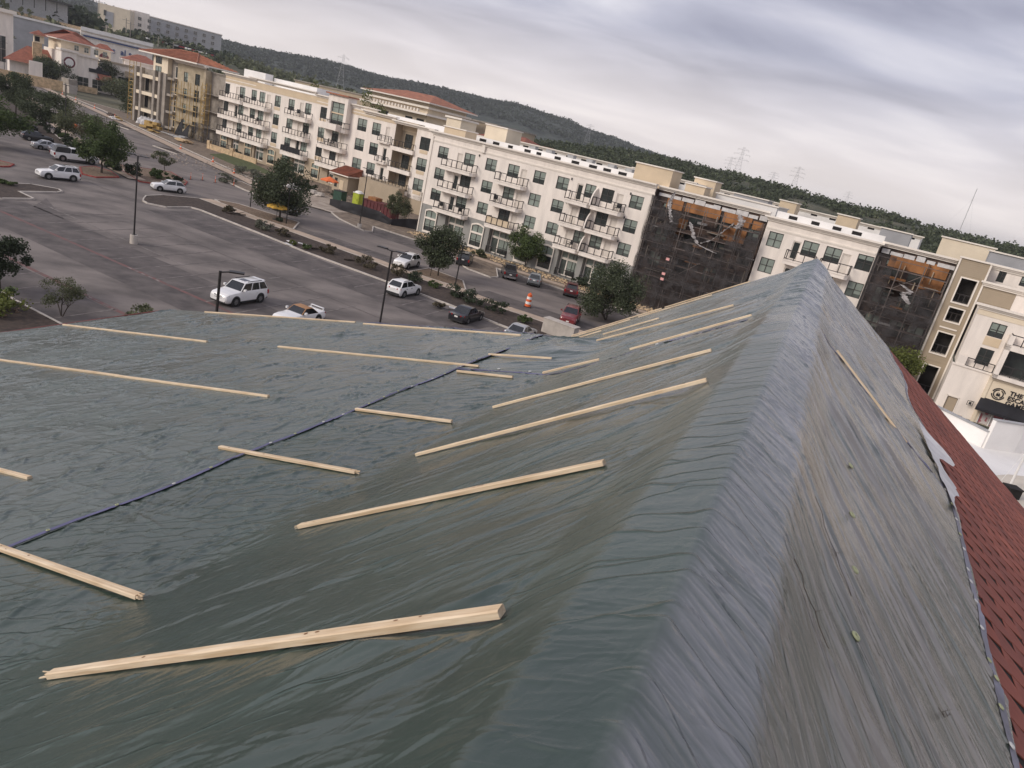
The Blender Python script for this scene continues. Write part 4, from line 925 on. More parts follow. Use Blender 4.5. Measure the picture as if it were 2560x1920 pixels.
def win_mesh(w_, h_, fr='frame_bronze', cols=2, rows=2):
    k = (round(w_, 2), round(h_, 2), fr, cols, rows)
    if k not in _wc:
        m = MB(); f = .075; W, H_ = w_/2, h_/2
        m.box(-W, W, -.03, .05, -H_, -H_+f); m.box(-W, W, -.03, .05, H_-f, H_); m.box(-W, -W+f, -.028, .05, -H_, H_); m.box(W-f, W, -.028, .05, -H_, H_)
        for i in range(1, cols): x_ = -W+w_*i/cols; m.box(x_-.045, x_+.045, -.026, .05, -H_, H_)
        for i in range(1, rows): z_ = -H_+h_*i/rows; m.box(-W, W, -.024, .05, z_-.035, z_+.035)
        _wc[k] = m.mesh('window', [fr])
    return _wc[k]
_pc = {}
def pane_mesh(w_, h_, var):
    k = (round(w_, 2), round(h_, 2), var)
    if k not in _pc:
        m = MB(); W, H_ = w_/2, h_/2
        # share of blind left and right, rest dark glass
        L, Rr = {'blind': (.62, .62), 'mix': (.5, .75), 'dark': (0, 0), 'full': (1, 1), 'low': (.3, .3)}[var]
        for a, b_, q in ((-W, 0, L), (0, W, Rr)):
            zc_ = H_-h_*q
            if q > 0: m.poly([(a, .03, zc_), (b_, .03, zc_), (b_, .03, H_), (a, .03, H_)], 1)
            if q < 1: m.poly([(a, .03, -H_), (b_, .03, -H_), (b_, .03, zc_), (a, .03, zc_)], 0 if var != 'mix' else 2)
        _pc[k] = m.mesh('pane', ['glass_dark', 'glass_blind', 'glass_mid'])
    return _pc[k]
wr = random.Random(3)
def window(b, x_, z_, w_=1.87, h_=1.70, var=None, y=.10, fr='frame_bronze', cols=2, rows=2):
    var = var or wr.choices(['blind', 'mix', 'dark', 'full', 'low'], [5, 3, 2, 1.2, 1])[0]
    o = link('window', win_mesh(w_, h_, fr, cols, rows), b, (x_, y, z_)); link('pane', pane_mesh(w_, h_, var), o); return (x_-w_/2, x_+w_/2, z_-h_/2, z_+h_/2)
def door(b, x_, z0, w_=.95, h_=2.25, dark=False, y=.10):
    k = ('door', w_, h_)
    if k not in _wc:
        m = MB(); m.box(-w_/2, -w_/2+.13, -.02, .05, 0, h_); m.box(w_/2-.13, w_/2, -.02, .05, 0, h_); m.box(-w_/2, w_/2, -.018, .05, h_-.14, h_); m.box(-w_/2, w_/2, -.018, .05, 0, .22); _wc[k] = m.mesh('door', ['door_white'])
        m = MB(); m.poly([(-w_/2, .03, 0), (w_/2, .03, 0), (w_/2, .03, h_), (-w_/2, .03, h_)]); _pc[k] = m.mesh('pane', ['door_white']); m = MB(); m.poly([(-w_/2, .03, 0), (w_/2, .03, 0), (w_/2, .03, h_), (-w_/2, .03, h_)]); _pc[k+('d',)] = m.mesh('pane', ['glass_dark'])
    o = link('door', _wc[k], b, (x_, y, z0)); link('pane', _pc[k+(('d',) if dark else ())], o); return (x_-w_/2, x_+w_/2, z0, z0+h_)
def rail(m, x0, x1, y0, y1, z_, h_=1.1, ends=(1, 1), step=.95):
    """railing round a balcony: front along y0, returns to y1"""
    segs = [((x0, y0), (x1, y0))]
    if ends[0]: segs.append(((x0, y0), (x0, y1)))
    if ends[1]: segs.append(((x1, y0), (x1, y1)))
    for a, b_ in segs:
        m.bar((*a, z_+h_), (*b_, z_+h_), .09, .09); m.bar((*a, z_+.12), (*b_, z_+.12), .07, .07)
        L = math.hypot(b_[0]-a[0], b_[1]-a[1]); n = max(1, round(L/step))
        for i in range(n+1): k = i/n; p = (a[0]+(b_[0]-a[0])*k, a[1]+(b_[1]-a[1])*k); m.bar((*p, z_), (*p, z_+h_), .085, .085, up=(0, 1, 0))
def balcony(b, x0, x1, z_, dep=1.35, th=.5, mt='stucco_white', r=True, clad=None, y=0.0):
    m = MB(); c = .35
    m.prism([(x0, y), (x0, y-dep), (x1-c, y-dep), (x1, y-dep+c), (x1, y)], z_-th, z_); m.box(x0-.05, x1-c+.04, y-dep-.05, y-dep+.02, z_-.1, z_+.03)
    o = m.build('balcony', [mt], b)
    if r:
        m = MB(); rail(m, x0+.08, x1-.10, y-dep+.08, y, z_+.03); m.build('railing', ['rail_black'], o)
    if clad:
        m = MB(); m.box(x0+.12, x1-.9, y-dep+.10, y-dep+.13, z_+.12, z_+1.08); m.build('screen', [clad], o)
    return o
def arch(b, x_, z0, w_, h_, mt='trim', y=-.13, glass='blind'):
    """tall arched surround with two stacked windows"""
    m = MB(); W = w_/2; n = 8; r = .16; fr = []
    outl = [(-W, 0), (-W, h_-.35)]+[(-W+w_*i/n, h_-.35+.35*math.sin(math.pi*i/n)) for i in range(1, n)]+[(W, h_-.35), (W, 0)]
    inn = [(-W+r, .3), (-W+r, h_-.5)]+[(-W+r+(w_-2*r)*i/n, h_-.5+.24*math.sin(math.pi*i/n)) for i in range(1, n)]+[(W-r, h_-.5), (W-r, .3)]
    k = len(outl)
    for i in range(k-1):
        q = [(outl[i][0], y-.06, outl[i][1]), (outl[i+1][0], y-.06, outl[i+1][1]), (inn[i+1][0], y-.06, inn[i+1][1]), (inn[i][0], y-.06, inn[i][1])]; m.poly(q[::-1])
        m.poly([(outl[i][0], y-.06, outl[i][1]), (outl[i+1][0], y-.06, outl[i+1][1]), (outl[i+1][0], y, outl[i+1][1]), (outl[i][0], y, outl[i][1])])
        m.poly([(inn[i][0], y-.06, inn[i][1]), (inn[i+1][0], y-.06, inn[i+1][1]), (inn[i+1][0], y+.1, inn[i+1][1]), (inn[i][0], y+.1, inn[i][1])][::-1])
    m.box(-W, W, y-.07, y+.1, -.02, .3); m.box(-W+r, W-r, y-.04, y+.08, h_*.56, h_*.56+.28)
    o = m.build('arched_surround', [mt], b); o.location = (x_, 0, z0)
    a = link('window', win_mesh(w_-2*r, h_*.56-.3), o, (0, y+.06, .3+(h_*.56-.3)/2)); link('pane', pane_mesh(w_-2*r, h_*.56-.3, glass), a)
    hh = h_*.44-.28-.42; a = link('window', win_mesh(w_-2*r, hh+.2, cols=2, rows=1), o, (0, y+.06, h_*.56+.28+hh/2)); link('pane', pane_mesh(w_-2*r, hh+.2, 'full'), a)
def store(b, x_, z0, w_, h_, y=0.0):
    m = MB(); W = w_/2; f = .16
    for a in (-W, -W+w_*.36, W-f): m.box(a, a+f, y-.05, y+.1, 0, h_)
    m.box(-W, W, y-.06, y+.1, h_-.18, h_); m.box(-W, W, y-.055, y+.1, h_*.64, h_*.64+.3); m.box(-W, W, y-.05, y+.1, 0, .16)
    o = m.build('storefront', ['trim'], b); o.location = (x_, 0, z0)
    m = MB(); W2 = W-f/2
    m.poly([(-W2, y+.05, .1), (-W+w_*.36, y+.05, .1), (-W+w_*.36, y+.05, h_*.64), (-W2, y+.05, h_*.64)], 0); m.poly([(-W+w_*.36+f, y+.05, h_*.26), (W2, y+.05, h_*.26), (W2, y+.05, h_*.64), (-W+w_*.36+f, y+.05, h_*.64)], 1); m.poly([(-W+w_*.36+f, y+.051, .1), (W2, y+.051, .1), (W2, y+.051, h_*.26), (-W+w_*.36+f, y+.051, h_*.26)], 2); m.poly([(-W2, y+.05, h_*.66), (W2, y+.05, h_*.66), (W2, y+.05, h_-.1), (-W2, y+.05, h_-.1)], 1)
    m.build('pane', ['glass_mid', 'glass_blind', 'glass_dark'], o)
    m = MB()
    for q in (.68, .84): m.box(-W+w_*q-.03, -W+w_*q+.03, y-.01, y+.06, .1, h_)
    m.box(-W+w_*.36+f, W2, y-.012, y+.06, h_*.30, h_*.30+.06); m.build('mullion', ['frame_bronze'], o)
def cornice(b, x0, x1, z_, y=0.0, band=True, mt='trim', dep=.55, name='cornice', ends=True):
    m = MB(); e0 = .0 if not ends else dep
    m.box(x0-e0, x1+e0, y-dep, y+.35, z_-.20, z_); m.box(x0-e0*.6, x1+e0*.6, y-dep*.62, y+.01, z_-.36, z_-.20); m.box(x0-e0*.3, x1+e0*.3, y-dep*.3, y+.01, z_-.55, z_-.36)
    if band: m.box(x0, x1, y-.09, y+.01, z_-1.42, z_-1.26); m.box(x0, x1, y-.05, y+.01, z_-1.52, z_-1.42)
    return m.build(name, [mt], b)

# ------------------------------------------------------------------ long white apartment block facing the street
RA = math.atan2(-.4589, .8885)
A = thing('apartment_block', 'long four-storey white apartment block with black balcony rails and grey ground floor', 'building', (-20.2, 112.8, 0), RA)
FL = (12.6, 9.45, 6.3); SLB = (10.85, 7.7, 4.55)
holes = []
for fz in FL:
    for cx_ in (2.33, 11.15, 19.45, 23.23, 34.45): holes.append(window(A, cx_, fz))
for k, (fz, sz) in enumerate(zip(FL, SLB)):
    holes.append(door(A, 5.5, sz+.02, dark=k > 0)); holes.append(window(A, 7.25, fz-.05, 1.9, 1.75, ('mix', 'dark', 'blind')[k]))
    holes.append(window(A, 15.05, fz-.05, 1.9, 1.75, ('blind', 'mix', 'dark')[k])); holes.append(door(A, 16.85, sz+.02))
    holes.append(door(A, 26.0, sz+.02, dark=k == 0)); holes.append(window(A, 27.55, fz-.1, 1.6, 1.75, ('blind', 'dark', 'mix')[k]))
    holes.append(window(A, 30.2, fz-.1, 1.8, 1.75, ('dark', 'dark', 'mix')[k])); holes.append(door(A, 32.05, sz+.02))
    balcony(A, 3.2, 9.0, sz); balcony(A, 12.9, 17.9, sz, clad='trim_tan' if k == 2 else None); balcony(A, 24.6, 28.55, sz); balcony(A, 28.75, 33.2, sz)
    m = MB()   # curved fin wall between the paired balconies
    prof = [(0, -.05), (-1.5, -.05), (-1.5, .35), (-1.38, .9), (-1.1, 1.5), (-.65, 2.0), (0, 2.35)]
    for sx in (28.56, 28.74): pass
    P = [(28.56, y_, sz+z_) for y_, z_ in prof]+[(28.74, y_, sz+z_) for y_, z_ in prof]; n = len(prof)
    m.add(P, [tuple(range(n)), tuple(range(2*n-1, n-1, -1))]+[(i, n+i, n+(i+1) % n, (i+1) % n) for i in range(n)]); m.build('fin_wall', ['stucco_white'], A)
GW = []
gh = [(5.0, 8.5, .3, 3.9), (13.2, 16.9, .3, 3.9), (25.2, 28.3, .3, 3.9), (29.1, 32.6, .3, 3.9)]
m = MB(); wall_holes(m, 0, 36.6, 4.65, 14.95, holes, 0, .2, 0)
m.box(0, 36.6, -.06, .0, 4.55, 4.75, 0)
m.poly([(0, 0, 4.65), (0, 0, 14.95), (0, 18, 14.95), (0, 18, 4.65)], 0); m.poly([(36.6, 0, 4.65), (36.6, 18, 4.65), (36.6, 18, 14.95), (36.6, 0, 14.95)], 0)
m.build('wall', ['stucco_white'], A)
m = MB(); wall_holes(m, 0, 36.6, 0, 4.65, gh, 0, .9, 0)
m.poly([(0, 0, 0), (0, 0, 4.65), (0, 18, 4.65), (0, 18, 0)], 0); m.poly([(36.6, 0, 0), (36.6, 18, 0), (36.6, 18, 4.65), (36.6, 0, 4.65)], 0)
for a, b_, c, d in gh: m.poly([(a, .9, c), (b_, .9, c), (b_, .9, d), (a, .9, d)], 0)
m.build('ground_floor_wall', ['stucco_grey'], A)
for cx_, g_ in ((2.28, 'blind'), (11.15, 'blind'), (19.4, 'mix'), (23.3, 'dark'), (34.43, 'full')): arch(A, cx_, .35, 2.35, 3.75, glass=g_)
for cx_, w_ in ((6.75, 3.3), (15.05, 3.5), (26.75, 2.9), (30.85, 3.3)): store(A, cx_, .35, w_, 3.5, .75)
for x0, x1 in ((5.1, 8.4), (13.3, 16.8), (25.3, 28.2), (29.2, 32.5)):
    m = MB(); rail(m, x0, x1, -.2, .05, .35, .95); m.build('railing', ['rail_black'], A)
m = MB()   # slim parking-level ribs and the downpipe at the left corner
m.box(.0, .18, -.12, 0, .05, 14.6); m.build('downpipe', ['trim'], A)
cornice(A, -.1, 9.2, 15.45); cornice(A, 9.75, 36.7, 15.45, ends=False)
m = MB(); m.box(9.2, 9.75, -.3, .2, 14.0, 15.43); m.build('parapet_step', ['trim'], A)
m = MB()    # wall lamps between the windows
for fz in FL:
    for x_ in (8.9, 24.5, 33.4): m.box(x_-.06, x_+.06, -.16, 0, fz+.75, fz+1.05)
m.build('wall_lamp', ['frame_bronze'], A)
def flat_roof(b, x0, x1, y0, y1, z_, mt='roof_white', back=15.8, vents=True):
    m = MB(); m.poly([(x0, y0, z_), (x1, y0, z_), (x1, y1, z_), (x0, y1, z_)]); m.build('roof', [mt], b)
    m = MB(); m.box(x0, x1, y1-.3, y1, z_, back); o = m.build('parapet', ['roof_white'], b)
    if vents:
        x_ = x0+1.5
        while x_ < x1-1.5:
            m = MB(); w_ = wr.uniform(.8, 1.3); m.box(x_, x_+w_, y1-.34, y1-.31, back-.62, back-.22); m.build('vent', ['recess_dark'], o); x_ += wr.uniform(1.6, 3.4)
flat_roof(A, 0, 36.6, .35, 6.4, 14.9, back=16.05)
flat_roof(A, 51.4, 64.0, .35, 4.0, 14.6, back=15.7)
def roof_box(b, x0, x1, y0, y1, z0, z1, mt, nm='penthouse', cap=True):
    m = MB(); m.box(x0, x1, y0, y1, z0, z1, 0)
    if cap: m.box(x0-.15, x1+.15, y0-.15, y1+.15, z1, z1+.16, 1)
    m.build(nm, [mt, 'trim'], b)
roof_box(A, 1.0, 5.0, 1.0, 4.0, 14.9, 16.35, 'trim_tan', 'roof_hatch_box'); roof_box(A, 32.6, 37.8, 1.2, 5.0, 14.9, 17.45, 'trim_tan'); roof_box(A, 39.8, 42.4, 1.5, 4, 14.9, 16.35, 'trim_tan', 'roof_hatch_box')
roof_box(A, 4.6, 8.6, 6.6, 11, 14.9, 18.0, 'stucco_cream'); roof_box(A, 43, 51, 5, 12, 14.5, 16.0, 'roof_white')
for i in range(7):
    m = MB(); x_ = 12+i*3.3+wr.uniform(-.8, .8); m.box(x_, x_+1.0, 7.2, 8.2, 15.6, 16.45); m.box(x_-.04, x_+1.04, 7.16, 8.24, 16.4, 16.5); o = m.build('rooftop_unit', ['metal_grey']); o.matrix_world = A.matrix_basis.copy() if False else Matrix.Translation(A.location) @ Matrix.Rotation(RA, 4, 'Z'); tag(o, ('first', 'second', 'third', 'fourth', 'fifth', 'sixth', 'seventh')[i]+' small grey rooftop air unit from the left on the white block', 'air unit', 'rooftop air units')

# middle white stretch right of the first scaffold
holes = []
for fz, sz in zip(FL, SLB):
    fz -= .2; sz -= .25
    for cx_ in (52.85, 63.1): holes.append(window(A, cx_, fz, 1.7, 1.75))
    holes.append(door(A, 55.45, sz+.02, dark=True)); holes.append(window(A, 57.0, fz-.05, 1.8, 1.75, 'blind')); holes.append(window(A, 59.6, fz-.05, 1.8, 1.75, 'blind')); holes.append(door(A, 61.1, sz+.02)); balcony(A, 54.7, 58.1, sz); balcony(A, 58.6, 62.1, sz)
m = MB(); wall_holes(m, 51.4, 64.0, 0, 14.7, holes, 0, .2); m.poly([(51.4, 0, 0), (51.4, 0, 14.7), (51.4, 6, 14.7), (51.4, 6, 0)]); m.poly([(64, 0, 0), (64, 6, 0), (64, 6, 14.7), (64, 0, 14.7)])
m.build('wall', ['stucco_white'], A); cornice(A, 51.5, 63.9, 15.0, ends=True)

# burnt and netted bays: recessed wall, orange sheathing, torn plastic
def net_mat():
    m = bpy.data.materials.new('net_black'); m.use_nodes = True; t = m.node_tree; b = t.nodes['Principled BSDF']; b.inputs['Base Color'].default_value = (.036, .031, .031, 1); b.inputs['Roughness'].default_value = .8
    tcn = t.nodes.new('ShaderNodeTexCoord'); nz = t.nodes.new('ShaderNodeTexNoise'); nz.inputs['Scale'].default_value = 1.1; nz.inputs['Detail'].default_value = 7; t.links.new(tcn.outputs['Object'], nz.inputs['Vector'])
    mr = t.nodes.new('ShaderNodeMapRange'); mr.inputs[1].default_value = .40; mr.inputs[2].default_value = .66; mr.inputs[3].default_value = .30; mr.inputs[4].default_value = .86; t.links.new(nz.outputs['Fac'], mr.inputs[0])
    tr = t.nodes.new('ShaderNodeBsdfTransparent'); ms = t.nodes.new('ShaderNodeMixShader'); o = t.nodes['Material Output']
    t.links.new(mr.outputs[0], ms.inputs[0]); t.links.new(tr.outputs[0], ms.inputs[1]); t.links.new(b.outputs[0], ms.inputs[2]); t.links.new(ms.outputs[0], o.inputs[0]); MT['net_black'] = m
net_mat()
def burnt_bay(x0, x1, ztop, ybase, sheath, wins):
    m = MB(); hs = []
    for fz in FL:
        for cx_ in wins: hs.append(window(A, cx_, fz-.1, 1.7, 1.8, wr.choice(['mix', 'dark', 'low']), ybase+.1))
    wall_holes(m, x0, x1, 0, ztop, hs, ybase, .15)
    m.poly([(x0, 0, 0), (x0, 0, ztop), (x0, ybase, ztop), (x0, ybase, 0)]); m.poly([(x1, 0, 0), (x1, ybase, 0), (x1, ybase, ztop), (x1, 0, ztop)])
    m.build('burnt_wall', ['burnt'], A)
    for a, b_, c, d in sheath:
        m = MB(); m.box(a, b_, ybase-.12, ybase-.02, c, d); m.build('sheathing', ['sheath_orange'], A)
    for fz in SLB:
        m = MB(); m.box(x0+1.2, x1-2, ybase-1.0, ybase, fz-.35, fz); m.build('balcony_slab', ['burnt'], A)
    m = MB(); xx = x0+.2
    while xx < x1-.5:
        l_ = wr.uniform(.8, 1.8); m.box(xx, min(xx+l_, x1), ybase-.16, ybase-.02, ztop-.75, ztop-.18+wr.uniform(-.2, .05)); xx += l_+wr.uniform(0, .25)
    m.build('white_flashing', ['paper_white'], A)
    for q in range(int((x1-x0)*4.5)):
        xa = wr.uniform(x0+.3, x1-.3); za = wr.uniform(1, ztop-2.4); m = MB()
        if wr.random() < .55: m.box(xa, xa+wr.uniform(.06, .14), ybase-wr.uniform(.3, .9), ybase-.25, za, za+wr.uniform(.8, 2.6)); m.build('stud', [wr.choice(('burnt', 'stucco_tan', 'concrete_raw'))], A)
        else: m.box(xa, min(x1-.1, xa+wr.uniform(.8, 2.4)), ybase-wr.uniform(.4, 1.0), ybase-.3, za, za+wr.uniform(.06, .3)); m.build('loose_board', [wr.choice(('burnt', 'concrete_raw', 'paper_white', 'sheath_orange'))], A)
burnt_bay(36.7, 51.3, 14.9, 1.0, ((38.2, 40.4, 12.9, 14.2), (40.8, 45.4, 13.0, 14.3), (45.8, 49.4, 12.9, 14.2), (46.2, 49.2, 10.9, 12.6), (40.3, 41.6, 10.0, 12.0), (49.6, 50.8, 12.9, 13.9)), (38.6, 42.5, 46.2, 49.9))
burnt_bay(64.1, 71.8, 14.7, 1.0, ((65.4, 71.4, 12.7, 14.1), (69.2, 71.4, 11.2, 12.6)), (66.0, 68.6, 70.6))
cornice(A, 36.75, 51.3, 15.4, .9, False, ends=False); cornice(A, 64.1, 71.8, 15.2, .9, False, ends=False)
def scaffold(label, x0, x1, y0, y1, ztop, step=2.4, lift=2.1, mt='scaffold_steel', base=None, rot=RA, brace=True, r=.05):
    base = base or A.location
    t = thing('scaffold', label, 'scaffold', tuple(base), rot)
    n = max(1, round((x1-x0)/step))
    for i in range(n+1):
        x_ = x0+(x1-x0)*i/n
        for y_ in (y0, y1):
            m = MB(); m.tube((x_, y_, .1), (x_, y_, ztop), r, r, 6); m.build('standard', [mt], t)
    k = int(ztop/lift)
    for j in range(1, k+1):
        z_ = j*lift
        m = MB()
        for y_ in (y0, y1): m.tube((x0, y_, z_), (x1, y_, z_), r*.9, r*.9, 6)
        for y_ in (y0,): m.tube((x0, y_, z_+1.0), (x1, y_, z_+1.0), r*.7, r*.7, 6)
        m.build('ledger', [mt], t)
        m = MB()
        for q in range(3): m.box(x0, x1, y0+.06+q*(y1-y0-.1)/3, y0+.02+(q+1)*(y1-y0-.1)/3, z_+.05, z_+.09)
        m.build('deck_plank', ['burnt' if mt != 'scaffold_yellow' else 'wrap_tan'], t)
        if brace:
            m = MB(); i0 = wr.randrange(n); xa = x0+(x1-x0)*i0/n; xb = x0+(x1-x0)*(i0+1)/n; m.tube((xa, y0-.03, z_-lift), (xb, y0-.03, z_), r*.7, r*.7, 6); m.build('brace', [mt], t)
    return t
def netting(label, x0, x1, z0, z1, y, seed, nx=60, nz=60, amp=.35, top=None):
    X, Z = np.meshgrid(np.linspace(x0, x1, nx), np.linspace(z0, z1, nz), indexing='ij')
    if top is not None: Z = z0+(Z-z0)/(z1-z0)*(top(X)-z0)
    Y = y+amp*(fbm(X*.35, Z*.30, seed, 4)-.5)+.16*(ridged(X*.9, Z*.45, seed+5, 3)-.5)+.06*np.sin(Z*3)
    P = np.stack([X, Y, Z], -1); o = link('scaffold_netting', grid_mesh('scaffold_netting', P[:, ::-1], ['net_black']), None, tuple(A.location), RA); tag(o, label, 'netting', 'black debris netting on the scaffolds'); return o
scaffold('steel scaffold in the wide burnt bay of the white apartment block', 36.9, 51.1, -1.1, -.1, 13.9)
scaffold('steel scaffold in the narrow burnt bay beside the tan tower', 64.3, 71.6, -1.1, -.1, 13.6)
netting('black netting over the left third of the wide burnt bay', 36.75, 41.2, .1, 12.5, -1.25, 7, 40, 60, top=lambda X: 12.9+1.2*np.exp(-((X-37)/1.2)**2))
netting('black netting over the middle of the wide burnt bay below the torn plastic', 41.0, 47.8, .1, 10.2, -1.2, 8, 50, 60, top=lambda X: 10.2+.4*np.sin(X*1.3))
netting('black netting on the right side of the wide burnt bay', 47.6, 51.35, .1, 12.6, -1.3, 9, 40, 60, top=lambda X: 11.8+1.6*sstep(49.6, 51, X))
netting('black netting on the left side of the narrow burnt bay', 64.1, 66.2, .1, 13.9, -1.35, 10, 30, 60)
netting('black netting sagging over the rest of the narrow burnt bay', 66.0, 71.75, .1, 11.8, -1.25, 11, 50, 60, top=lambda X: 10.6+.9*np.sin(X*.9+1.0))
m = MB()
def scrap(label, pts, wd, seed, mt='plastic_grey'):
    """torn sheet caught on the poles: ragged edges, sharp irregular folds"""
    n = 34; rs_ = np.random.default_rng(seed); ks = np.linspace(0, 1, n); P0_ = np.array([np.interp(ks*(len(pts)-1), range(len(pts)), [p[i] for p in pts]) for i in range(3)]).T
    V = np.linspace(-1, 1, 12); wl = wd*rs_.uniform(.15, 1.0, n); wr_ = wd*rs_.uniform(.15, 1.0, n)
    P = np.zeros((n, 12, 3))
    for j, v in enumerate(V):
        P[:, j] = P0_; P[:, j, 0] += v*np.where(v < 0, wl, wr_); P[:, j, 1] += .22*(ridged(ks*6+v, v*2.5+ks*0, seed, 3)-.4); P[:, j, 2] += .35*v*(fbm(ks*4, ks*0+v, seed+3, 2)-.5)
    P += rs_.normal(size=P.shape)*.018
    o = link('plastic_sheet', grid_mesh('plastic_sheet', P, [mt], False), None, tuple(A.location), RA); tag(o, label, 'plastic sheet', 'torn plastic sheets on the burnt bays')
scrap('crumpled pale plastic hanging at the top left of the wide burnt bay', [(39.6, -1.35, 15.0), (39.3, -1.4, 13.8), (39.7, -1.4, 12.6), (40.3, -1.35, 11.4)], .32, 3)
scrap('twisted pale plastic bunch at the top right of the wide burnt bay', [(48.2, -1.35, 14.3), (48.8, -1.45, 13.6), (48.4, -1.4, 12.6)], .5, 4)
scrap('long diagonal strip of pale plastic across the wide burnt bay', [(47.9, -1.4, 13.2), (46.9, -1.45, 11.8), (45.7, -1.45, 10.4), (44.6, -1.4, 9.9)], .10, 5)
scrap('pale plastic sheet sagging below the dark window of the wide burnt bay', [(42.6, -1.4, 12.0), (43.4, -1.4, 10.6), (44.4, -1.4, 9.6), (46.8, -1.4, 9.2)], .35, 6)
scrap('pale rags caught in the netting of the narrow burnt bay', [(67.6, -1.4, 11.2), (68.7, -1.45, 10.7), (68.0, -1.4, 10.2), (69.0, -1.4, 9.4)], .45, 7)
for z_, lb in ((6.9, 'upper pink tag on the scaffold netting'), (5.0, 'middle pink tag on the scaffold netting'), (4.3, 'lower pink tag on the scaffold netting')):
    m = MB(); m.box(-.22, .22, -.03, .03, -.16, .16); mat('pink_tag', (.75, .38, .36), .6, .1, 4) if 'pink_tag' not in MT else None
    o = m.build('warning_tag', ['pink_tag']); o.matrix_world = Matrix.Translation(A.location) @ Matrix.Rotation(RA, 4, 'Z') @ Matrix.Translation((41.3, -1.75, z_)); tag(o, lb, 'tag')

# tan stair tower with lap siding
TWR = thing('stair_tower', 'narrow tan stair tower with cream corner boards and black openings', 'building', tuple(A.location), RA)
holes = [(72.75, 74.25, 10.85, 13.45), (72.8, 74.2, 8.75, 10.2), (72.75, 74.25, 5.05, 7.4), (72.75, 74.2, .3, 3.6)]
m = MB(); wall_holes(m, 71.95, 74.85, 0, 15.5, holes, -.4, 1.2, 0, 1)
z_ = 4.2
while z_ < 15.3:
    for a, b_ in ((71.97, 72.62), (74.38, 74.84)):
        m.poly([(a, -.44, z_), (b_, -.44, z_), (b_, -.405, z_+.2), (a, -.405, z_+.2)], 0); m.poly([(a, -.44, z_), (a, -.40, z_), (b_, -.40, z_), (b_, -.44, z_)], 0)
    if not any(h[2]-.15 < z_ < h[3]+.15 for h in holes): m.poly([(72.62, -.44, z_), (74.38, -.44, z_), (74.38, -.405, z_+.2), (72.62, -.405, z_+.2)], 0)
    z_ += .2
m.poly([(74.85, -.4, 0), (74.85, 8, 0), (74.85, 8, 15.5), (74.85, -.4, 15.5)], 0); m.poly([(71.95, -.4, 0), (71.95, -.4, 15.5), (71.95, 4, 15.5), (71.95, 4, 0)], 0); m.poly([(71.95, -.4, 15.5), (74.85, -.4, 15.5), (74.85, 8, 15.5), (71.95, 8, 15.5)], 0)
m.build('wall', ['siding_tan', 'trim'], TWR)
for a, b_, c, d in holes:
    m = MB(); m.box(a-.14, a, -.5, -.38, c-.14, d+.14); m.box(b_, b_+.14, -.5, -.38, c-.14, d+.14); m.box(a, b_, -.5, -.38, d, d+.14); m.box(a, b_, -.5, -.38, c-.14, c); o = m.build('opening_trim', ['trim'], TWR)
    m = MB(); m.box(a-.6, b_+.6, .8, .85, c-.5, d+.5); m.build('dark_interior', ['recess_dark'], o)
    m = MB(); rail(m, a, b_, .2, .3, c, .9, (0, 0), .5); m.build('railing', ['rail_black'], o)
m = MB()
for a in (71.86, 74.74): m.box(a, a+.17, -.52, -.36, 0, 15.5)
m.box(71.8, 75.0, -.6, -.3, 15.45, 15.62); m.box(72.6, 74.3, -.52, -.38, 7.9, 8.05); m.build('corner_board', ['trim'], TWR)

# right wing with the escape room shop
E = thing('shop_wing', 'cream and white wing with balconies above a shop under a black awning', 'building', tuple(A.location), RA)
yE = -4.0
holes = [window(E, 77.42, 9.42, 1.40, 1.45, 'blind', yE+.1), window(E, 77.35, 6.55, 1.30, 1.7, 'dark', yE+.1), window(E, 81.2, 9.5, 1.4, 1.45, 'blind', yE+.1), window(E, 84.0, 9.5, 1.4, 1.45, 'mix', yE+.1)]
m = MB(); wall_holes(m, 75.15, 96, 5.2, 11.2, holes, yE, .16); m.poly([(75.15, yE, 5.2), (75.15, yE, 11.2), (75.15, 6, 11.2), (75.15, 6, 5.2)]); m.poly([(75.15, yE, 11.2), (96, yE, 11.2), (96, 1, 11.2), (75.15, 1, 11.2)]); m.build('wall', ['stucco_white'], E)
cornice(E, 75.2, 96, 11.65, yE, False, 'trim', .5); m = MB(); m.box(75.15, 96, yE-.05, yE, 10.55, 11.1); m.build('frieze', ['stucco_cream'], E)
m = MB(); m.box(76.7, 78.15, yE-.05, yE, 7.75, 8.65); m.build('window_apron', ['trim_tan'], E)
m = MB(); m.poly([(74.9, -.4, 11.2), (80.2, -.4, 11.2), (80.2, -.4, 13.5), (74.9, -.4, 13.5)], 0); z_ = 11.6
while z_ < 13.3: m.poly([(74.9, -.44, z_), (78.0, -.44, z_), (78.0, -.405, z_+.2), (74.9, -.405, z_+.2)], 0); z_ += .2
m.poly([(78, -.45, 11.2), (96, -.45, 11.2), (96, -.45, 13.5), (78, -.45, 13.5)], 1); m.build('upper_wall', ['siding_tan', 'stucco_white'], E)
cornice(E, 74.95, 96, 13.75, -.5, False, 'trim', .4)
holes = [window(E, 76.2, 14.5, .7, 1.2, 'dark', 1.6), window(E, 78.6, 14.55, 1.3, 1.0, 'blind', 1.6)]
m = MB(); wall_holes(m, 74.9, 96, 13.5, 15.4, holes, 1.5, .12); m.build('attic_wall', ['stucco_white'], E); cornice(E, 74.9, 96, 15.6, 1.5, False, 'trim', .45)
m = MB(); m.poly([(74.9, 1.2, 15.5), (96, 1.2, 15.5), (96, 14, 15.5), (74.9, 14, 15.5)]); m.build('roof', ['roof_white'], E)
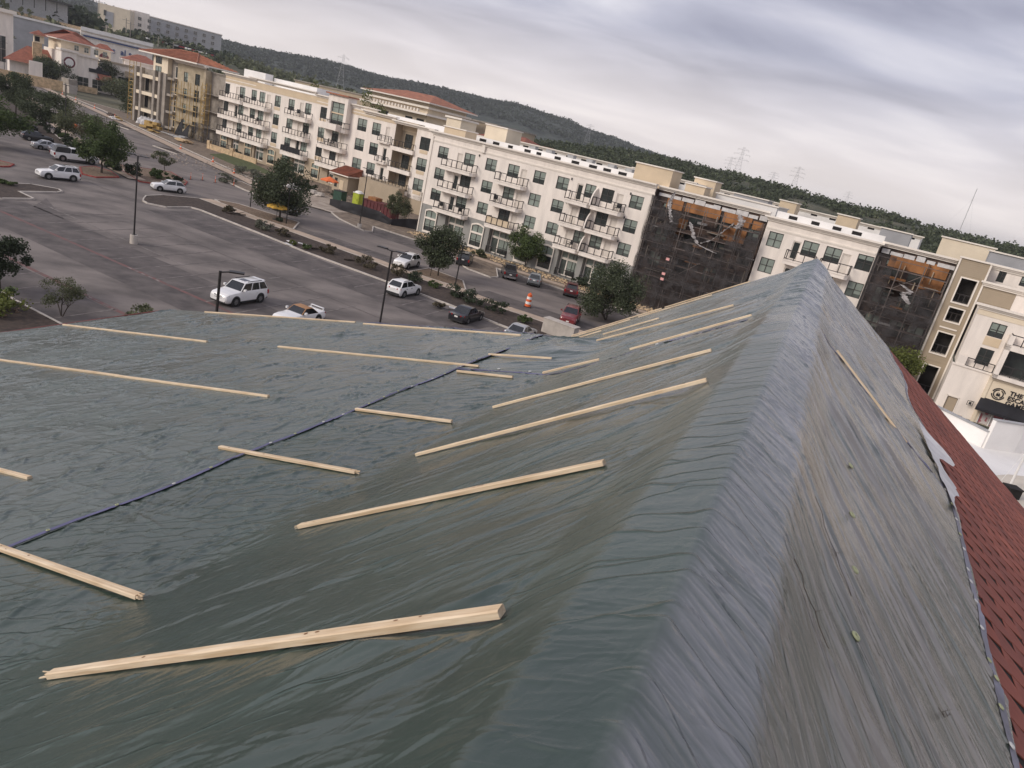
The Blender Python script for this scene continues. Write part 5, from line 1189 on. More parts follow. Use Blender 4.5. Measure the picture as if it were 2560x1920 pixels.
# podium
m = MB(); hs = [(75.75, 76.75, .0, 1.75), (79.0, 82.2, .0, 1.4)]
wall_holes(m, 74.95, 78.55, 0, 5.15, hs, yE-.6, .2); m.poly([(74.95, yE-.6, 0), (74.95, yE-.6, 5.15), (74.95, 4, 5.15), (74.95, 4, 0)]); m.poly([(74.95, yE-.6, 5.15), (96, yE-.6, 5.15), (96, yE, 5.15), (74.95, yE, 5.15)])
m.build('podium_wall', ['stucco_white'], E)
m = MB(); wall_holes(m, 78.75, 96, 0, 4.9, hs, yE-.95, .3); m.box(78.5, 78.8, yE-1.05, yE-.3, 0, 5.15); m.box(78.5, 96, yE-1.1, yE-.5, 4.75, 5.0, 0); m.build('shop_wall', ['stucco_cream'], E)
m = MB(); m.box(75.78, 76.72, yE-.45, yE-.4, 0, 1.72, 0); m.build('service_door', ['stucco_tan'], E)
m = MB(); m.box(75.65, 75.75, yE-.64, yE-.55, 0, 1.85); m.box(76.75, 76.85, yE-.64, yE-.55, 0, 1.85); m.box(75.65, 76.85, yE-.64, yE-.55, 1.75, 1.88); m.build('door_trim', ['trim'], E)
m = MB()   # parapet corner and terrace
m.box(75.2, 76.0, yE-.65, yE-.2, 5.15, 6.15); m.box(74.9, 78.6, yE-.7, yE-.55, 5.05, 5.25); m.build('terrace_parapet', ['stucco_white'], E)
m = MB(); rail(m, 76.0, 78.5, yE-.55, yE-.3, 5.15, .95, (0, 0), .8); m.build('railing', ['rail_black'], E)
m = MB()   # projecting white balcony stack with open bays
for z0, z1 in ((5.0, 5.4), (8.0, 8.55)): m.box(78.55, 96, yE-1.5, yE, z0, z1)
for x_ in (78.55, 83.6, 88.6): m.box(x_, x_+.45, yE-1.5, yE, 5.0, 8.1 if x_ > 79 else 9.5)
m.build('balcony_frame', ['stucco_white'], E)
m = MB(); m.box(79.0, 96, yE-.02, yE, 5.4, 8.0); m.build('dark_glazing', ['glass_dark'], E)
m = MB(); rail(m, 79.05, 83.6, yE-1.42, yE, 5.4, 1.0, (1, 0), .95); rail(m, 84.1, 88.6, yE-1.42, yE, 5.4, 1.0, (0, 0), .95); rail(m, 78.75, 88.6, yE-1.42, yE, 8.55, 1.0, (1, 0), .95); m.build('railing', ['rail_black'], E)
m = MB()   # awning
ya = yE-.96
m.poly([(78.5, ya, 2.75), (82.7, ya, 2.75), (82.9, ya-1.2, 1.75), (78.3, ya-1.2, 1.75)][::-1]); m.poly([(78.3, ya-1.2, 1.75), (82.9, ya-1.2, 1.75), (82.9, ya-1.2, 1.5), (78.3, ya-1.2, 1.5)][::-1]); m.poly([(78.5, ya, 2.75), (78.3, ya-1.2, 1.75), (78.3, ya-1.2, 1.5), (78.5, ya, 1.5)][::-1]); m.poly([(82.7, ya, 2.75), (82.9, ya-1.2, 1.75), (82.9, ya-1.2, 1.5), (82.7, ya, 1.5)]); m.build('awning', ['tarp_black'], E)
m = MB()
for a, b_ in ((79.1, 80.0), (80.15, 81.1), (81.25, 82.1)): m.box(a, b_, ya+.22, ya+.26, .05, 1.35, 0)
m.build('poster', ['poster'], E); m = MB()
for x_ in (79.0, 80.02, 81.12, 82.1): m.box(x_, x_+.1, ya+.05, ya+.24, 0, 1.4)
m.build('shop_mullion', ['white_plastic'], E)
m = MB(); m.tube((78.2, ya-.05, 2.0), (77.8, ya-.05, 2.0), .02, .02, 6)
for z_ in (1.5, 1.95): m.box(77.55, 78.1, ya-.12, ya-.08, z_, z_+.04)
m.box(77.55, 77.6, ya-.12, ya-.08, 1.5, 1.99); m.box(78.06, 78.1, ya-.12, ya-.08, 1.5, 1.99); m.box(77.72, 77.94, ya-.11, ya-.09, 1.6, 1.88); m.build('bracket_sign', ['sign_black'], E)
def _tm(st, size, ext, bold):
    c = bpy.data.curves.new('letter', 'FONT'); c.body = st; c.size = size; c.extrude = ext; c.offset = bold
    o = bpy.data.objects.new('letter', c); COL.objects.link(o); me = bpy.data.meshes.new_from_object(o.evaluated_get(bpy.context.evaluated_depsgraph_get())); bpy.data.objects.remove(o); bpy.data.curves.remove(c); return me
def _w(me): return max((v.co.x for v in me.vertices), default=0)
def text(body, size, loc, parent, mt, bold=.012, ext=.03, lead=.95):
    """raised letters, each a part of its own"""
    hw_ = _w(_tm('H', size, ext, bold))
    for r_, line in enumerate(body.split('\n')):
        x_ = 0
        for ch in line:
            if ch != ' ':
                me = _tm(ch, size, ext, bold); me.materials.clear(); me.materials.append(MT[mt]); o = link('letter', me, parent, (loc[0]+x_, loc[1], loc[2]-r_*size*lead)); o.rotation_euler = (math.pi/2, 0, 0)
            x_ += _w(_tm(ch+'H', size, ext, bold))-hw_+size*.02
text('THE\nESCAPE\nGAME', .62, (80.62, ya-.05, 3.72), E, 'sign_black', bold=.016, lead=.86)
m = MB()    # ringed padlock emblem
def ringarc(mb, cx_, cz_, r0, r1, a0, a1, y, n=24):
    for i in range(n):
        t0 = R(a0+(a1-a0)*i/n); t1 = R(a0+(a1-a0)*(i+1)/n)
        q = [(cx_+r0*math.cos(t0), y, cz_+r0*math.sin(t0)), (cx_+r1*math.cos(t0), y, cz_+r1*math.sin(t0)), (cx_+r1*math.cos(t1), y, cz_+r1*math.sin(t1)), (cx_+r0*math.cos(t1), y, cz_+r0*math.sin(t1))]; mb.poly(q[::-1])
cxx, czz, yy = 79.75, 3.5, ya-.06
ringarc(m, cxx, czz, .52, .62, 20, 165, yy); ringarc(m, cxx, czz, .52, .62, 190, 345, yy); ringarc(m, cxx, czz, .36, .46, -60, 70, yy); ringarc(m, cxx, czz, .36, .46, 95, 285, yy); ringarc(m, cxx, czz, .1, .15, 0, 180, yy); m.box(cxx-.17, cxx+.17, yy-.01, yy+.01, czz-.22, czz+.02); m.build('emblem', ['sign_black'], E)

# low flat-roofed annex beyond our gable
AX = thing('flat_roof_annex', 'low white-roofed annex with grey coping beyond the red shingles', 'building', (30, 44, 0))
def ax(x_, y_): return (x_-30, y_-44)
m = MB(); pts = [ax(16, 30), ax(24, 46), ax(31.1, 51.6), ax(32.66, 47.6), ax(35.2, 48.3), ax(52, 55), ax(56, 24), ax(24, 14)]
m.poly([(x_, y_, 4.0) for x_, y_ in pts][::-1]); m.build('roof', ['roof_white'], AX)
mat('roof_tan', (.60, .54, .45), .8, .10, .5)
m = MB(); m.poly([(x_, y_, 4.02) for x_, y_ in [ax(24, 30), ax(29, 41), ax(31.5, 42.6), ax(45, 47), ax(50, 26)]][::-1]); m.build('roof_membrane', ['roof_tan'], AX)
def parapet(ps, z1, nm='parapet'):
    for a, b_ in zip(ps, ps[1:]):
        m = MB(); m.bar((*a, (4+z1)/2), (*b_, (4+z1)/2), .3, z1-4); o = m.build(nm, ['roof_white'], AX); m = MB(); m.bar((*a, z1+.05), (*b_, z1+.05), .42, .1); m.build('coping', ['metal_grey'], o)
        m = MB(); m.bar((*a, 2), (*b_, 2), .28, 4.0); m.build('wall', ['stucco_white'], AX)
parapet([ax(26.5, 57.5), ax(31.1, 51.6), ax(32.66, 47.6)], 5.15); parapet([ax(32.66, 47.6), ax(35.2, 48.3), ax(52, 55)], 6.05)
m = MB(); m.tube((*ax(29.8, 39.8), 4.0), (*ax(29.8, 39.8), 6.6), .07, .06, 8); m.tube((*ax(29.8, 39.8), 6.6), (*ax(28.6, 39.2), 4.0), .012, .012, 5); m.tube((*ax(29.8, 39.8), 6.6), (*ax(30.9, 40.2), 4.0), .012, .012, 5); m.build('mast', ['white_plastic'], AX)
m = MB(); m.box(*[v for v in (ax(28.6, 0)[0], ax(29.3, 0)[0])], ax(0, 38.0)[1], ax(0, 38.7)[1], 4.0, 4.55); m.box(ax(28.55, 0)[0], ax(29.35, 0)[0], ax(0, 37.95)[1], ax(0, 38.75)[1], 4.55, 4.62); m.build('roof_vent', ['recess_dark'], AX)
m = MB(); m.tube((*ax(30.6, 36.6), 4.0), (*ax(30.6, 36.6), 4.25), .16, .14, 10); m.build('roof_drain', ['metal_grey'], AX)
# brick lattice screen on the annex
LAT = thing('brick_lattice', 'red brick lattice screen wall at the right edge beyond the shingles', 'wall', (26.3, 30.6, 4.0), R(20))
bm_ = MB(); bm_.box(-.13, .13, -.05, .05, -.04, .04); bmesh_ = bm_.mesh('brick', ['brick_red'])
for r_ in range(15):
    for c_ in range(13):
        if (r_+c_) % 2 == 0 or r_ in (0, 14) or c_ in (0, 12): link('brick', bmesh_, LAT, (c_*.245-.5+(.0 if r_ % 2 else .01), 0, .05+r_*.105))
m = MB(); m.box(-.75, 2.7, -.1, .1, 1.6, 1.72); m.build('coping', ['brick_red'], LAT)

# ------------------------------------------------------------------ cream apartment row further along the street
RB = R(-31)
B = thing('apartment_row', 'cream four-storey apartment row with stepped cornices and tan ground floor', 'building', (-76.8, 164.5, 0), RB)
FB = (13.5, 9.85, 6.2); SB = (11.75, 8.0, 4.45)
holes = []
def bw(x_, k, var=None, w_=1.9): holes.append(window(B, x_, FB[k], w_, 2.15, var))
for k in range(3):
    sz = SB[k]
    bw(.9, k, 'dark', 1.7); holes.append(door(B, 4.6, sz+.02, 1.1, 2.6, k == 1)); bw(6.3, k); balcony(B, .3, 8.2, sz, 1.5, .75)
    bw(10.4, k, 'blind', 1.8); bw(13.2, k, 'full', 1.9); holes.append(door(B, 15.4, sz+.02, 1.2, 2.6)); balcony(B, 9.0, 16.6, sz-.1, 1.5, .75)
    bw(18.35, k); bw(22.8, k); holes.append(door(B, 26.0, sz+.02, 1.1, 2.6, k == 2)); bw(28.0, k); balcony(B, 22.6, 29.6, sz-.15, 1.5, .75, clad='tarp_black' if k == 2 else None)
    bw(32.65, k); balcony(B, 33.6, 40.6, sz-.25, 1.5, .75)
    if k: bw(36.8, k); holes.append(door(B, 38.9, sz, 1.2, 2.6))
    holes.append(window(B, 43.8, FB[k]-.4, 2.5, 2.2)); holes.append(window(B, 47.7, FB[k]-.5, 2.2, 2.2)); holes.append(door(B, 50.7, sz-.4, 1.0, 2.5, k > 0)); balcony(B, 48.9, 51.9, sz-.6, .7, .3)
    holes.append(window(B, 60.2, FB[k]-.9, 2.4, 2.2))
hs = list(holes)
m = MB(); wall_holes(m, 0, 35.2, 4.2, 16.3, hs, 0, .2); wall_holes(m, 35.2, 40.4, 4.2, 11.0, hs, 0, .2); wall_holes(m, 40.4, 52.6, 4.0, 15.9, hs, 0, .2); wall_holes(m, 57.9, 61.8, 2.6, 15.2, hs, 0, .2)
m.poly([(0, 0, 4.2), (0, 0, 16.3), (0, 14, 16.3), (0, 14, 4.2)]); m.poly([(40.4, 0, 4.2), (40.4, 3, 4.2), (40.4, 3, 16.3), (40.4, 0, 16.3)])
m.build('wall', ['stucco_white'], B)
m = MB(); m.poly([(52.6, 0, 4), (52.6, 0, 15.6), (52.6, 1.8, 15.6), (52.6, 1.8, 4)][::-1]); m.poly([(57.9, 0, 4), (57.9, 1.8, 4), (57.9, 1.8, 15.6), (57.9, 0, 15.6)][::-1]); m.poly([(52.6, 1.8, 4), (57.9, 1.8, 4), (57.9, 1.8, 15.6), (52.6, 1.8, 15.6)]); m.build('recess_wall', ['stucco_tan'], B)
for k in range(3):
    sz = SB[k]-.9; m = MB(); m.box(52.4, 58.1, -.5, 1.75, sz-.7, sz); o = m.build('balcony', ['stucco_white'], B); m = MB(); rail(m, 52.55, 57.95, -.42, .4, sz, 1.1); m.build('railing', ['rail_black'], o); window(B, 54.6, sz+1.4, 1.8, 2.4, 'dark', 1.7); door(B, 56.8, sz, 1.1, 2.5, False, 1.7)
# corner bay with a loggia window
m = MB(); lh = [(35.9, 39.7, 12.0, 16.1)]; wall_holes(m, 35.0, 40.5, 11.0, 17.4, lh, -1.2, .5); m.poly([(40.5, -1.2, 11), (40.5, 1, 11), (40.5, 1, 17.4), (40.5, -1.2, 17.4)]); m.poly([(35, -1.2, 11), (35, -1.2, 17.4), (35, 1, 17.4), (35, 1, 11)]); m.poly([(35, -1.2, 11), (35, 0, 11), (40.5, 0, 11), (40.5, -1.2, 11)]); m.build('corner_bay', ['stucco_white'], B)
window(B, 37.8, 13.0, 3.6, 1.9, 'blind', -.8); window(B, 37.8, 15.1, 3.6, 1.9, 'full', -.8)
m = MB(); m.box(35.9, 39.7, -.95, -.75, 13.95, 14.2); m.build('bay_transom', ['trim_tan'], B); m = MB(); m.box(34.0, 39.6, -2.6, -1.2, 10.9, 12.0); m.build('bay_balcony', ['stucco_white'], B)
m = MB(); m.box(34.6, 40.9, -1.7, 1.2, 17.35, 17.6); m.build('bay_eave', ['tile_orange'], B)
cornice(B, .1, 10.9, 16.85, 0, True, 'trim', .7); cornice(B, 9.9, 30.2, 17.1, -.25, False, 'trim', .7); cornice(B, 30.4, 34.6, 16.75, 0, True, 'trim', .6); cornice(B, 40.9, 47.2, 16.5, 0, True, 'trim', .6); cornice(B, 44.4, 52.4, 15.95, -.2, False, 'trim', .6); cornice(B, 52.4, 61.9, 15.45, 0, False, 'trim', .6)
m = MB(); m.box(.1, 35, -.06, 0, 14.95, 16.2); m.box(40.6, 52.5, -.06, 0, 14.7, 15.6); m.box(52.5, 57.9, 1.72, 1.8, 13.9, 15.4); m.build('frieze', ['trim_tan'], B)
for x_ in (18.35, 32.65, 60.2):
    for k in range(3): m = MB(); m.box(x_-.95, x_+.95, -.05, 0, FB[k]-1.75-(.9 if x_ > 50 else 0), FB[k]-1.15-(.9 if x_ > 50 else 0)); m.build('window_apron', ['trim_tan'], B)
gh = [(4.0, 6.6, .6, 3.4), (12.2, 15.4, .6, 3.4), (25.0, 29.0, .6, 3.4), (36.0, 39.6, .6, 3.4), (46.2, 48.2, .2, 2.6), (50.6, 53.4, .2, 2.0)]
m = MB(); wall_holes(m, 0, 61.8, 0, 4.25, gh, 0, .6); m.poly([(0, 0, 0), (0, 0, 4.25), (0, 14, 4.25), (0, 14, 0)])
for a, b_, c, d in gh: m.poly([(a, .6, c), (b_, .6, c), (b_, .6, d), (a, .6, d)])
m.box(47.5, 57.8, -2.2, 0, 0, 3.9); m.build('ground_floor_wall', ['stucco_tan'], B)
for x_, w_ in ((5.3, 2.4), (13.8, 3.0), (27.0, 3.8), (37.8, 3.4)): store(B, x_, .6, w_, 2.8, .45)
for x_ in (1.4, 10.2, 18.2, 22.8, 32.4): arch(B, x_, .5, 2.5, 3.4, 'trim_tan')
m = MB(); m.box(-.5, 8.5, -2.8, -2.5, 0, 1.3); m.box(9, 17, -2.8, -2.5, 0, 1.2); m.box(-.6, .3, -2.9, -2.3, 0, 1.9); m.box(8, 8.9, -2.9, -2.3, 0, 1.8); m.build('patio_wall', ['stone_warm'], B)
m = MB(); rail(m, .4, 7.9, -2.65, -2.6, 1.3, .9, (0, 0)); m.build('railing', ['rail_black'], B)
# small tiled entry porch
m = MB(); m.box(41.4, 45.6, -3.2, 0, 0, 3.6, 0); m.box(43.4, 44.5, -3.26, -3.2, 0, 2.4, 1); m.box(42.0, 42.7, -3.25, -3.2, .9, 2.6, 2); m.build('entry_porch', ['stucco_tan', 'trim_tan', 'glass_dark'], B)
m = MB(); m.poly([(40.9, -3.8, 3.5), (46.1, -3.8, 3.5), (45.8, 0, 4.9), (41.2, 0, 4.9)]); m.poly([(40.9, -3.8, 3.5), (41.2, 0, 4.9), (41.2, 0, 3.5)]); m.poly([(46.1, -3.8, 3.5), (45.8, 0, 3.5), (45.8, 0, 4.9)]); m.box(40.85, 46.15, -3.85, 0, 3.3, 3.5, 1)
for i in range(16): x_ = 41.0+i*.33; m.tube((x_, -3.85, 3.56), (x_+(-.012*(i-8)), -.02, 4.94), .09, .09, 6, 0)
m.build('porch_roof', ['tile_red', 'trim'], B)
m = MB(); m.poly([(0, .3, 16.2), (61.8, .3, 15.2), (61.8, 7, 15.2), (0, 7, 16.2)]); m.box(2, 9.5, 3.0, 5.0, 16.2, 18.4); m.box(9.8, 24, 5, 11, 16.0, 17.9); m.box(46, 61, 4, 4.3, 15.0, 16.2); m.build('roof', ['roof_white'], B)

# ------------------------------------------------------------------ unfinished end building
C = thing('unfinished_building', 'unfinished concrete apartment end with open balconies and red tiled hip roof', 'building', (-110.3, 189.8, 0), RB)
m = MB()
for z_ in (11.7, 7.6, 3.5): m.box(-.2, 10.9, -1.6, .2, z_-.55, z_+.25)
m.build('floor_slab', ['stucco_cream'], C)
for x_ in (0, 2.6, 8.6, 11.0):
    m = MB(); m.box(x_-.45, x_+.45, -1.75, -.9, 0, 13.4); m.build('column', ['concrete_raw'], C)
m = MB(); m.box(0, 13.2, .8, 8, 0, 13.2); m.poly([(12.9, -1.2, 0), (12.9, .8, 0), (12.9, .8, 13.3), (12.9, -1.2, 13.3)]); m.box(10.9, 13.0, -1.2, .8, 0, 13.3); m.build('wall', ['concrete_raw'], C)
for z_ in (0.5, 4.0, 8.1):
    for x_, w_ in ((5.0, 2.2), (7.5, 1.2), (1.3, 1.5), (9.8, 1.3)):
        m = MB(); m.box(x_-w_/2, x_+w_/2, .72, .8, z_, z_+2.9); m.build('dark_opening', ['recess_dark'], C)
m = MB(); m.box(6.6, 13.0, -.9, 8, 11.9, 17.0); m.build('roof_turret', ['stucco_cream'], C); window(C, 9.0, 13.5, 2.6, 2.2, 'blind', -.95); window(C, 9.0, 16.0, 2.6, 1.6, 'dark', -.95)
m = MB(); m.box(13.0, 15.8, .2, 8, 0, 16.8); m.build('recess_wall', ['concrete_raw'], C)
for z_ in (1.2, 4.9, 8.9, 12.7): door(C, 15.2, z_, 1.1, 2.8, True, .15); m = MB(); m.box(12.9, 16.0, -.9, .2, z_-.6, z_-.05); m.build('balcony', ['concrete_raw'], C)
cw = []
for z_ in (13.6, 9.9, 6.4, 2.7):
    cw.append(window(C, 19.4, z_, 1.7, 2.2, 'mix')); cw.append(window(C, 24.2, z_, 2.0, 2.6, 'dark'))
m = MB(); wall_holes(m, 15.8, 27.4, 0, 16.7, cw, 0, .2); m.poly([(27.4, 0, 0), (27.4, 2, 0), (27.4, 2, 16.2), (27.4, 0, 16.2)]); m.build('stucco_scratch_wall', ['wrap_tan'], C)
m = MB(); m.box(27.4, 34.2, 1.6, 8, 0, 16.0); m.build('bare_wall', ['concrete_raw'], C)
cornice(C, 15, 27.4, 16.95, 0, False, 'trim', .5); cornice(C, 27.4, 34.0, 16.2, 1.6, False, 'concrete_raw', .4)
def hip_roof(b, x0, x1, y0, y1, z0, zr, rx, nm='roof', mt='tile_red', ribs=True, eave='trim', rib_dir='both'):
    m = MB(); yc = (y0+y1)/2; a, c = (x0+rx, yc, zr), (x1-rx, yc, zr)
    p = [(x0, y0, z0), (x1, y0, z0), (x1, y1, z0), (x0, y1, z0)]
    m.poly([p[0], p[1], c, a]); m.poly([p[1], p[2], c]); m.poly([p[2], p[3], a, c]); m.poly([p[3], p[0], a])
    m.box(x0-.05, x1+.05, y0-.05, y1+.05, z0-.3, z0-.01, 1)
    if ribs:
        n = int((x1-x0)/.55)
        for i in range(n+1):
            x_ = x0+(x1-x0)*i/n; k = min(1, (x_-x0)/max(rx, .01), (x1-x_)/max(rx, .01)); q = (x_, y0+(yc-y0)*k, z0+(zr-z0)*k)
            if k > .05: m.tube((x_, y0, z0+.05), (q[0], q[1], q[2]+.05), .10, .10, 5, 0)
        n = int((y1-y0)/.55)
        for i in range(1, n):
            y_ = y0+(y1-y0)*i/n; k = min((y_-y0), (y1-y_))/((y1-y0)/2); q = (x1-rx*k, y_, z0+(zr-z0)*k); m.tube((x1, y_, z0+.05), (q[0], q[1], q[2]+.05), .10, .10, 5, 0)
        for u_, v_ in ((p[0], a), (p[1], c), (a, c)): m.tube((u_[0], u_[1], u_[2]+.08), (v_[0], v_[1], v_[2]+.08), .14, .14, 6, 0)
    return m.build(nm, [mt, eave], b)
hip_roof(C, 2.0, 27.0, -2.2, 9.0, 17.3, 19.4, 8.5, mt='tile_orange')
for z_ in (3.6, 7.4, 11.2):
    m = MB(); m.box(27.5, 34.0, .0, 1.6, z_-.15, z_); m.build('floor_edge', ['concrete_raw'], C)
scaffold('yellow ladder-frame scaffold tower at the left corner of the unfinished building', -3.2, -1.2, -1.5, .2, 14.4, 2.0, 1.9, 'scaffold_yellow', C.location, RB, r=.07)
scaffold('yellow scaffold with plank decks in front of the scratch-coated wall', 15.9, 26.8, -1.5, -.5, 12.6, 2.7, 3.2, 'scaffold_yellow', C.location, RB, r=.06)
scaffold('tall yellow ladder scaffold before the bare grey wall', 28.6, 30.2, -1.4, -.3, 13.4, 1.6, 1.7, 'scaffold_yellow', C.location, RB, r=.07)
X, Z = np.meshgrid(np.linspace(25.5, 34.2, 40), np.linspace(.1, 4.4, 20), indexing='ij'); P = np.stack([X, -2.2+.5*(fbm(X*.5, Z*.5, 71, 3)-.5), Z*(.55+.45*sstep(25.5, 29, X))], -1)
o = link('silt_screen', grid_mesh('silt_screen', P, ['net_black']), None, tuple(C.location), RB); tag(o, 'dark screen draped at the foot of the bare grey wall', 'netting', 'black debris netting on the scaffolds')
m = MB()
for k, (pts, lb) in enumerate((([(20.2, -2.5, .2), (23.6, -2.6, .2), (23.3, -2.4, 4.4), (22.0, -2.5, 2.9)], 'torn black sail of netting below the scratch-coated wall'), ([(23.8, -3.5, .2), (27.2, -3.4, .2), (27.4, -3.2, 3.6)], 'smaller torn black netting flap near the bare wall'))):
    m = MB(); m.poly(pts); m.poly([(a, b_+.06, c) for a, b_, c in pts][::-1]); o = m.build('netting_flap', ['tarp_black'], None); o.matrix_world = Matrix.Translation(C.location) @ Matrix.Rotation(RB, 4, 'Z'); tag(o, lb, 'netting', 'black debris netting on the scaffolds')
def cpile(label, x_, y_, w_, d_, h_, mt, name, seed, base=C.location, rot=RB):
    r_ = random.Random(seed); m = MB()
    for q in range(7):
        a = r_.uniform(-w_/2, w_/2*.4); b_ = r_.uniform(-d_/2, d_/2*.5); z_ = h_*q/7*.8; m.box(a, a+r_.uniform(.3, .8)*w_*.6, b_, b_+r_.uniform(.3, .6)*d_, z_, z_+h_*r_.uniform(.2, .45))
    o = m.build(name, [mt]); o.matrix_world = Matrix.Translation(base) @ Matrix.Rotation(rot, 4, 'Z') @ Matrix.Translation((x_, y_, .12)) @ Matrix.Rotation(r_.uniform(-.3, .3), 4, 'Z'); tag(o, label, 'material pile', 'building material heaped by the unfinished building')
cpile('yellow lumber stack nearest the open concrete balconies', 6.2, -8.5, 4.6, 1.6, .8, 'scaffold_yellow', 'lumber_stack', 1); cpile('white foam boards below the yellow lumber stack', 6.6, -10.0, 4.0, 1.4, .6, 'paper_white', 'board_stack', 2); cpile('large yellow equipment heap before the torn black sail', 17.5, -7.0, 4.8, 2.4, 1.8, 'scaffold_yellow', 'lumber_stack', 3); cpile('long yellow plank pile near the orange cone', 22.5, -9.4, 5.5, 1.0, .5, 'scaffold_yellow', 'lumber_stack', 4); cpile('grey pipe and panel heap behind the plank pile', 26.5, -6.5, 8, 1.8, .6, 'metal_grey', 'pipe_stack', 5); cpile('brown rubble mound at the corner of the lawn', 35.0, -10.0, 7, 2.6, .8, 'stone_warm', 'rubble_mound', 6); cpile('small dark scrap heap left of the concrete balconies', -2.0, -6.0, 4, 2, .7, 'burnt', 'scrap_heap', 7)

# ------------------------------------------------------------------ roofs and blocks behind the apartment rows
def bearing_block(name, label, cat, a0, a1, D, e0, e1, depth, mt, rot=RB, group=None):
    """a block whose front runs along the street direction, from bearing a0 to a1, D metres out"""
    p = Vector((*pol(a0, D), 0)); u_ = Vector((math.cos(rot), math.sin(rot), 0)); k1 = math.tan(R(a1)); L = (k1*p.y-p.x)/(u_.x-k1*u_.y)
    t = thing(name, label, cat, tuple(p), rot, group); m = MB(); z0 = zel(e0, D) if e0 is not None else 0; z1 = zel(e1, D)
    m.box(0, L, 0, depth, max(z0, 0), z1); m.build('wall', [mt], t); return t, L, z1
t, L, z1 = bearing_block('tile_roof_block', 'cream block with long red tiled hip roof rising behind the apartments', 'building', -15.1, -10.9, 215, None, 1.18, 16, 'stucco_cream')
hip_roof(t, -2.2, L+2.2, -2.2, 18.2, z1+.1, z1+2.3, 7.5, ribs=False, mt='tile_orange')
m = MB(); m.box(-1, L+1.2, -1.2, 17, z1-1.5, z1-1.0); m.box(-2, L+2, -2.4, 17, z1-3.2, z1-2.7); n = int(L/1.15)
for i in range(n): m.box(i*1.15-.5, i*1.15-.1, -1.9, -1.2, z1-2.6, z1-1.9)
m.build('bracket_cornice', ['trim'], t)
for i, x_ in enumerate((6, 15, 24, 30)): window(t, min(x_, L-2), z1-5, 2.6, 1.4, 'dark', -.05)
t, L, z1 = bearing_block('roof_block', 'white rooftop stair block left of the red tiled roof corner', 'building', -9.4, -8.3, 152, None, .60, 5, 'stucco_cream'); m = MB(); m.box(-.3, L+.3, -.3, 5.3, z1, z1+.35); m.build('cap', ['trim'], t)
t, L, z1 = bearing_block('brown_roof_block', 'long low brown roofed building beyond the tiled hip roof', 'building', -20.5, -5.6, 275, None, .62, 20, 'stucco_tan'); m = MB(); m.box(-.3, L+.3, -.3, 20.3, z1, z1+.4); m.build('roof', ['concrete_raw'], t)
t, L, z1 = bearing_block('small_hip_block', 'low white block with small red hip roof behind the parapet', 'building', -6.6, -3.4, 185, None, -.12, 12, 'stucco_white', RA); hip_roof(t, -1, L+1, -1, 13, z1, z1+1.9, 4, ribs=False, mt='tile_red')
t, L, z1 = bearing_block('small_hip_block', 'second low white block with red hip roof, further right', 'building', -3.3, -1.0, 200, None, -.2, 10, 'stucco_white', RA); hip_roof(t, -1, L+1, -1, 11, z1, z1+1.2, 4, ribs=False, mt='tile_red')
t, L, z1 = bearing_block('white_roof_wing', 'white flat-roofed wing with vents behind the main block', 'building', -4, 10, 150, None, .06, 12, 'roof_white', RA); cornice(t, 0, L, z1+.15, 0, False, 'trim', .5)
for i in range(12): m = MB(); m.box(2+i*3.3, 3.2+i*3.3, -.04, 0, z1-.7, z1-.3); m.build('vent', ['recess_dark'], t)
t, L, z1 = bearing_block('white_roof_wing', 'far white flat-roofed wing stepping down to the right', 'building', 8, 26, 165, None, .02, 14, 'roof_white', RA); cornice(t, 0, L, z1+.15, 0, False, 'trim', .5)
for i in range(14): m = MB(); m.box(2+i*3.6, 3.2+i*3.6, -.04, 0, z1-.75, z1-.3); m.build('vent', ['recess_dark'], t)
for i, (a0, a1, D, e1, mt, lb) in enumerate(((9.9, 11.5, 142, .46, 'trim_tan', 'tan rooftop penthouse above the wide burnt bay'), (16.3, 17.5, 150, .28, 'trim_tan', 'tan rooftop penthouse right of the pylons'), (20.4, 21.8, 135, .24, 'trim_tan', 'tan rooftop penthouse above the narrow burnt bay'), (5.2, 8.0, 135, .10, 'roof_white', 'white rooftop enclosure right of the big tan penthouse'), (13.0, 15.5, 140, .02, 'roof_grey', 'grey rooftop shelter on the far wing'), (27.2, 30.4, 128, .34, 'stucco_cream', 'cream rooftop block above the tan tower'), (30.2, 33, 122, .15, 'roof_grey', 'grey rooftop block at the right picture edge'), (23.4, 25.4, 135, .02, 'roof_grey', 'low brown-grey rooftop shelter near the right'))):
    t, L, z1 = bearing_block('rooftop_block', lb, 'rooftop block', a0, a1, D, -.9, e1, 4, mt, RA, 'rooftop penthouses'); m = MB(); m.box(-.2, L+.2, -.2, 4.2, z1, z1+.2); m.build('cap', ['trim'], t)

# ------------------------------------------------------------------ shops and hotel at the upper left
def bl(a, D): return pol(a, D)
t, L, z1 = bearing_block('big_box_store', 'large white store wall with dark blue letters and missing characters', 'building', -33.7, -29.6, 400, None, .55, 60, 'stucco_white', R(36))
m = MB(); m.box(0, L, -1, 0, z1, z1+1.6); m.box(0, L, -.6, 0, z1-1.4, z1-.9); m.build('parapet', ['roof_white'], t)
m = MB(); m.box(1, L, -.7, -.05, z1-2.2, z1-1.7); m.build('blue_band', ['sign_blue'], t)
text('Mars  al s', 3.3, (6.9, -.15, z1-6.4), t, 'sign_blue', bold=.06, ext=.15)
t, L, z1 = bearing_block('grey_store', 'long plain grey store wall left of the big white store', 'building', -39.5, -33.7, 405, None, .42, 60, 'roof_grey', R(36)); m = MB(); m.box(-.5, L, -.5, 1, z1, z1+.8); m.build('coping', ['roof_white'], t)
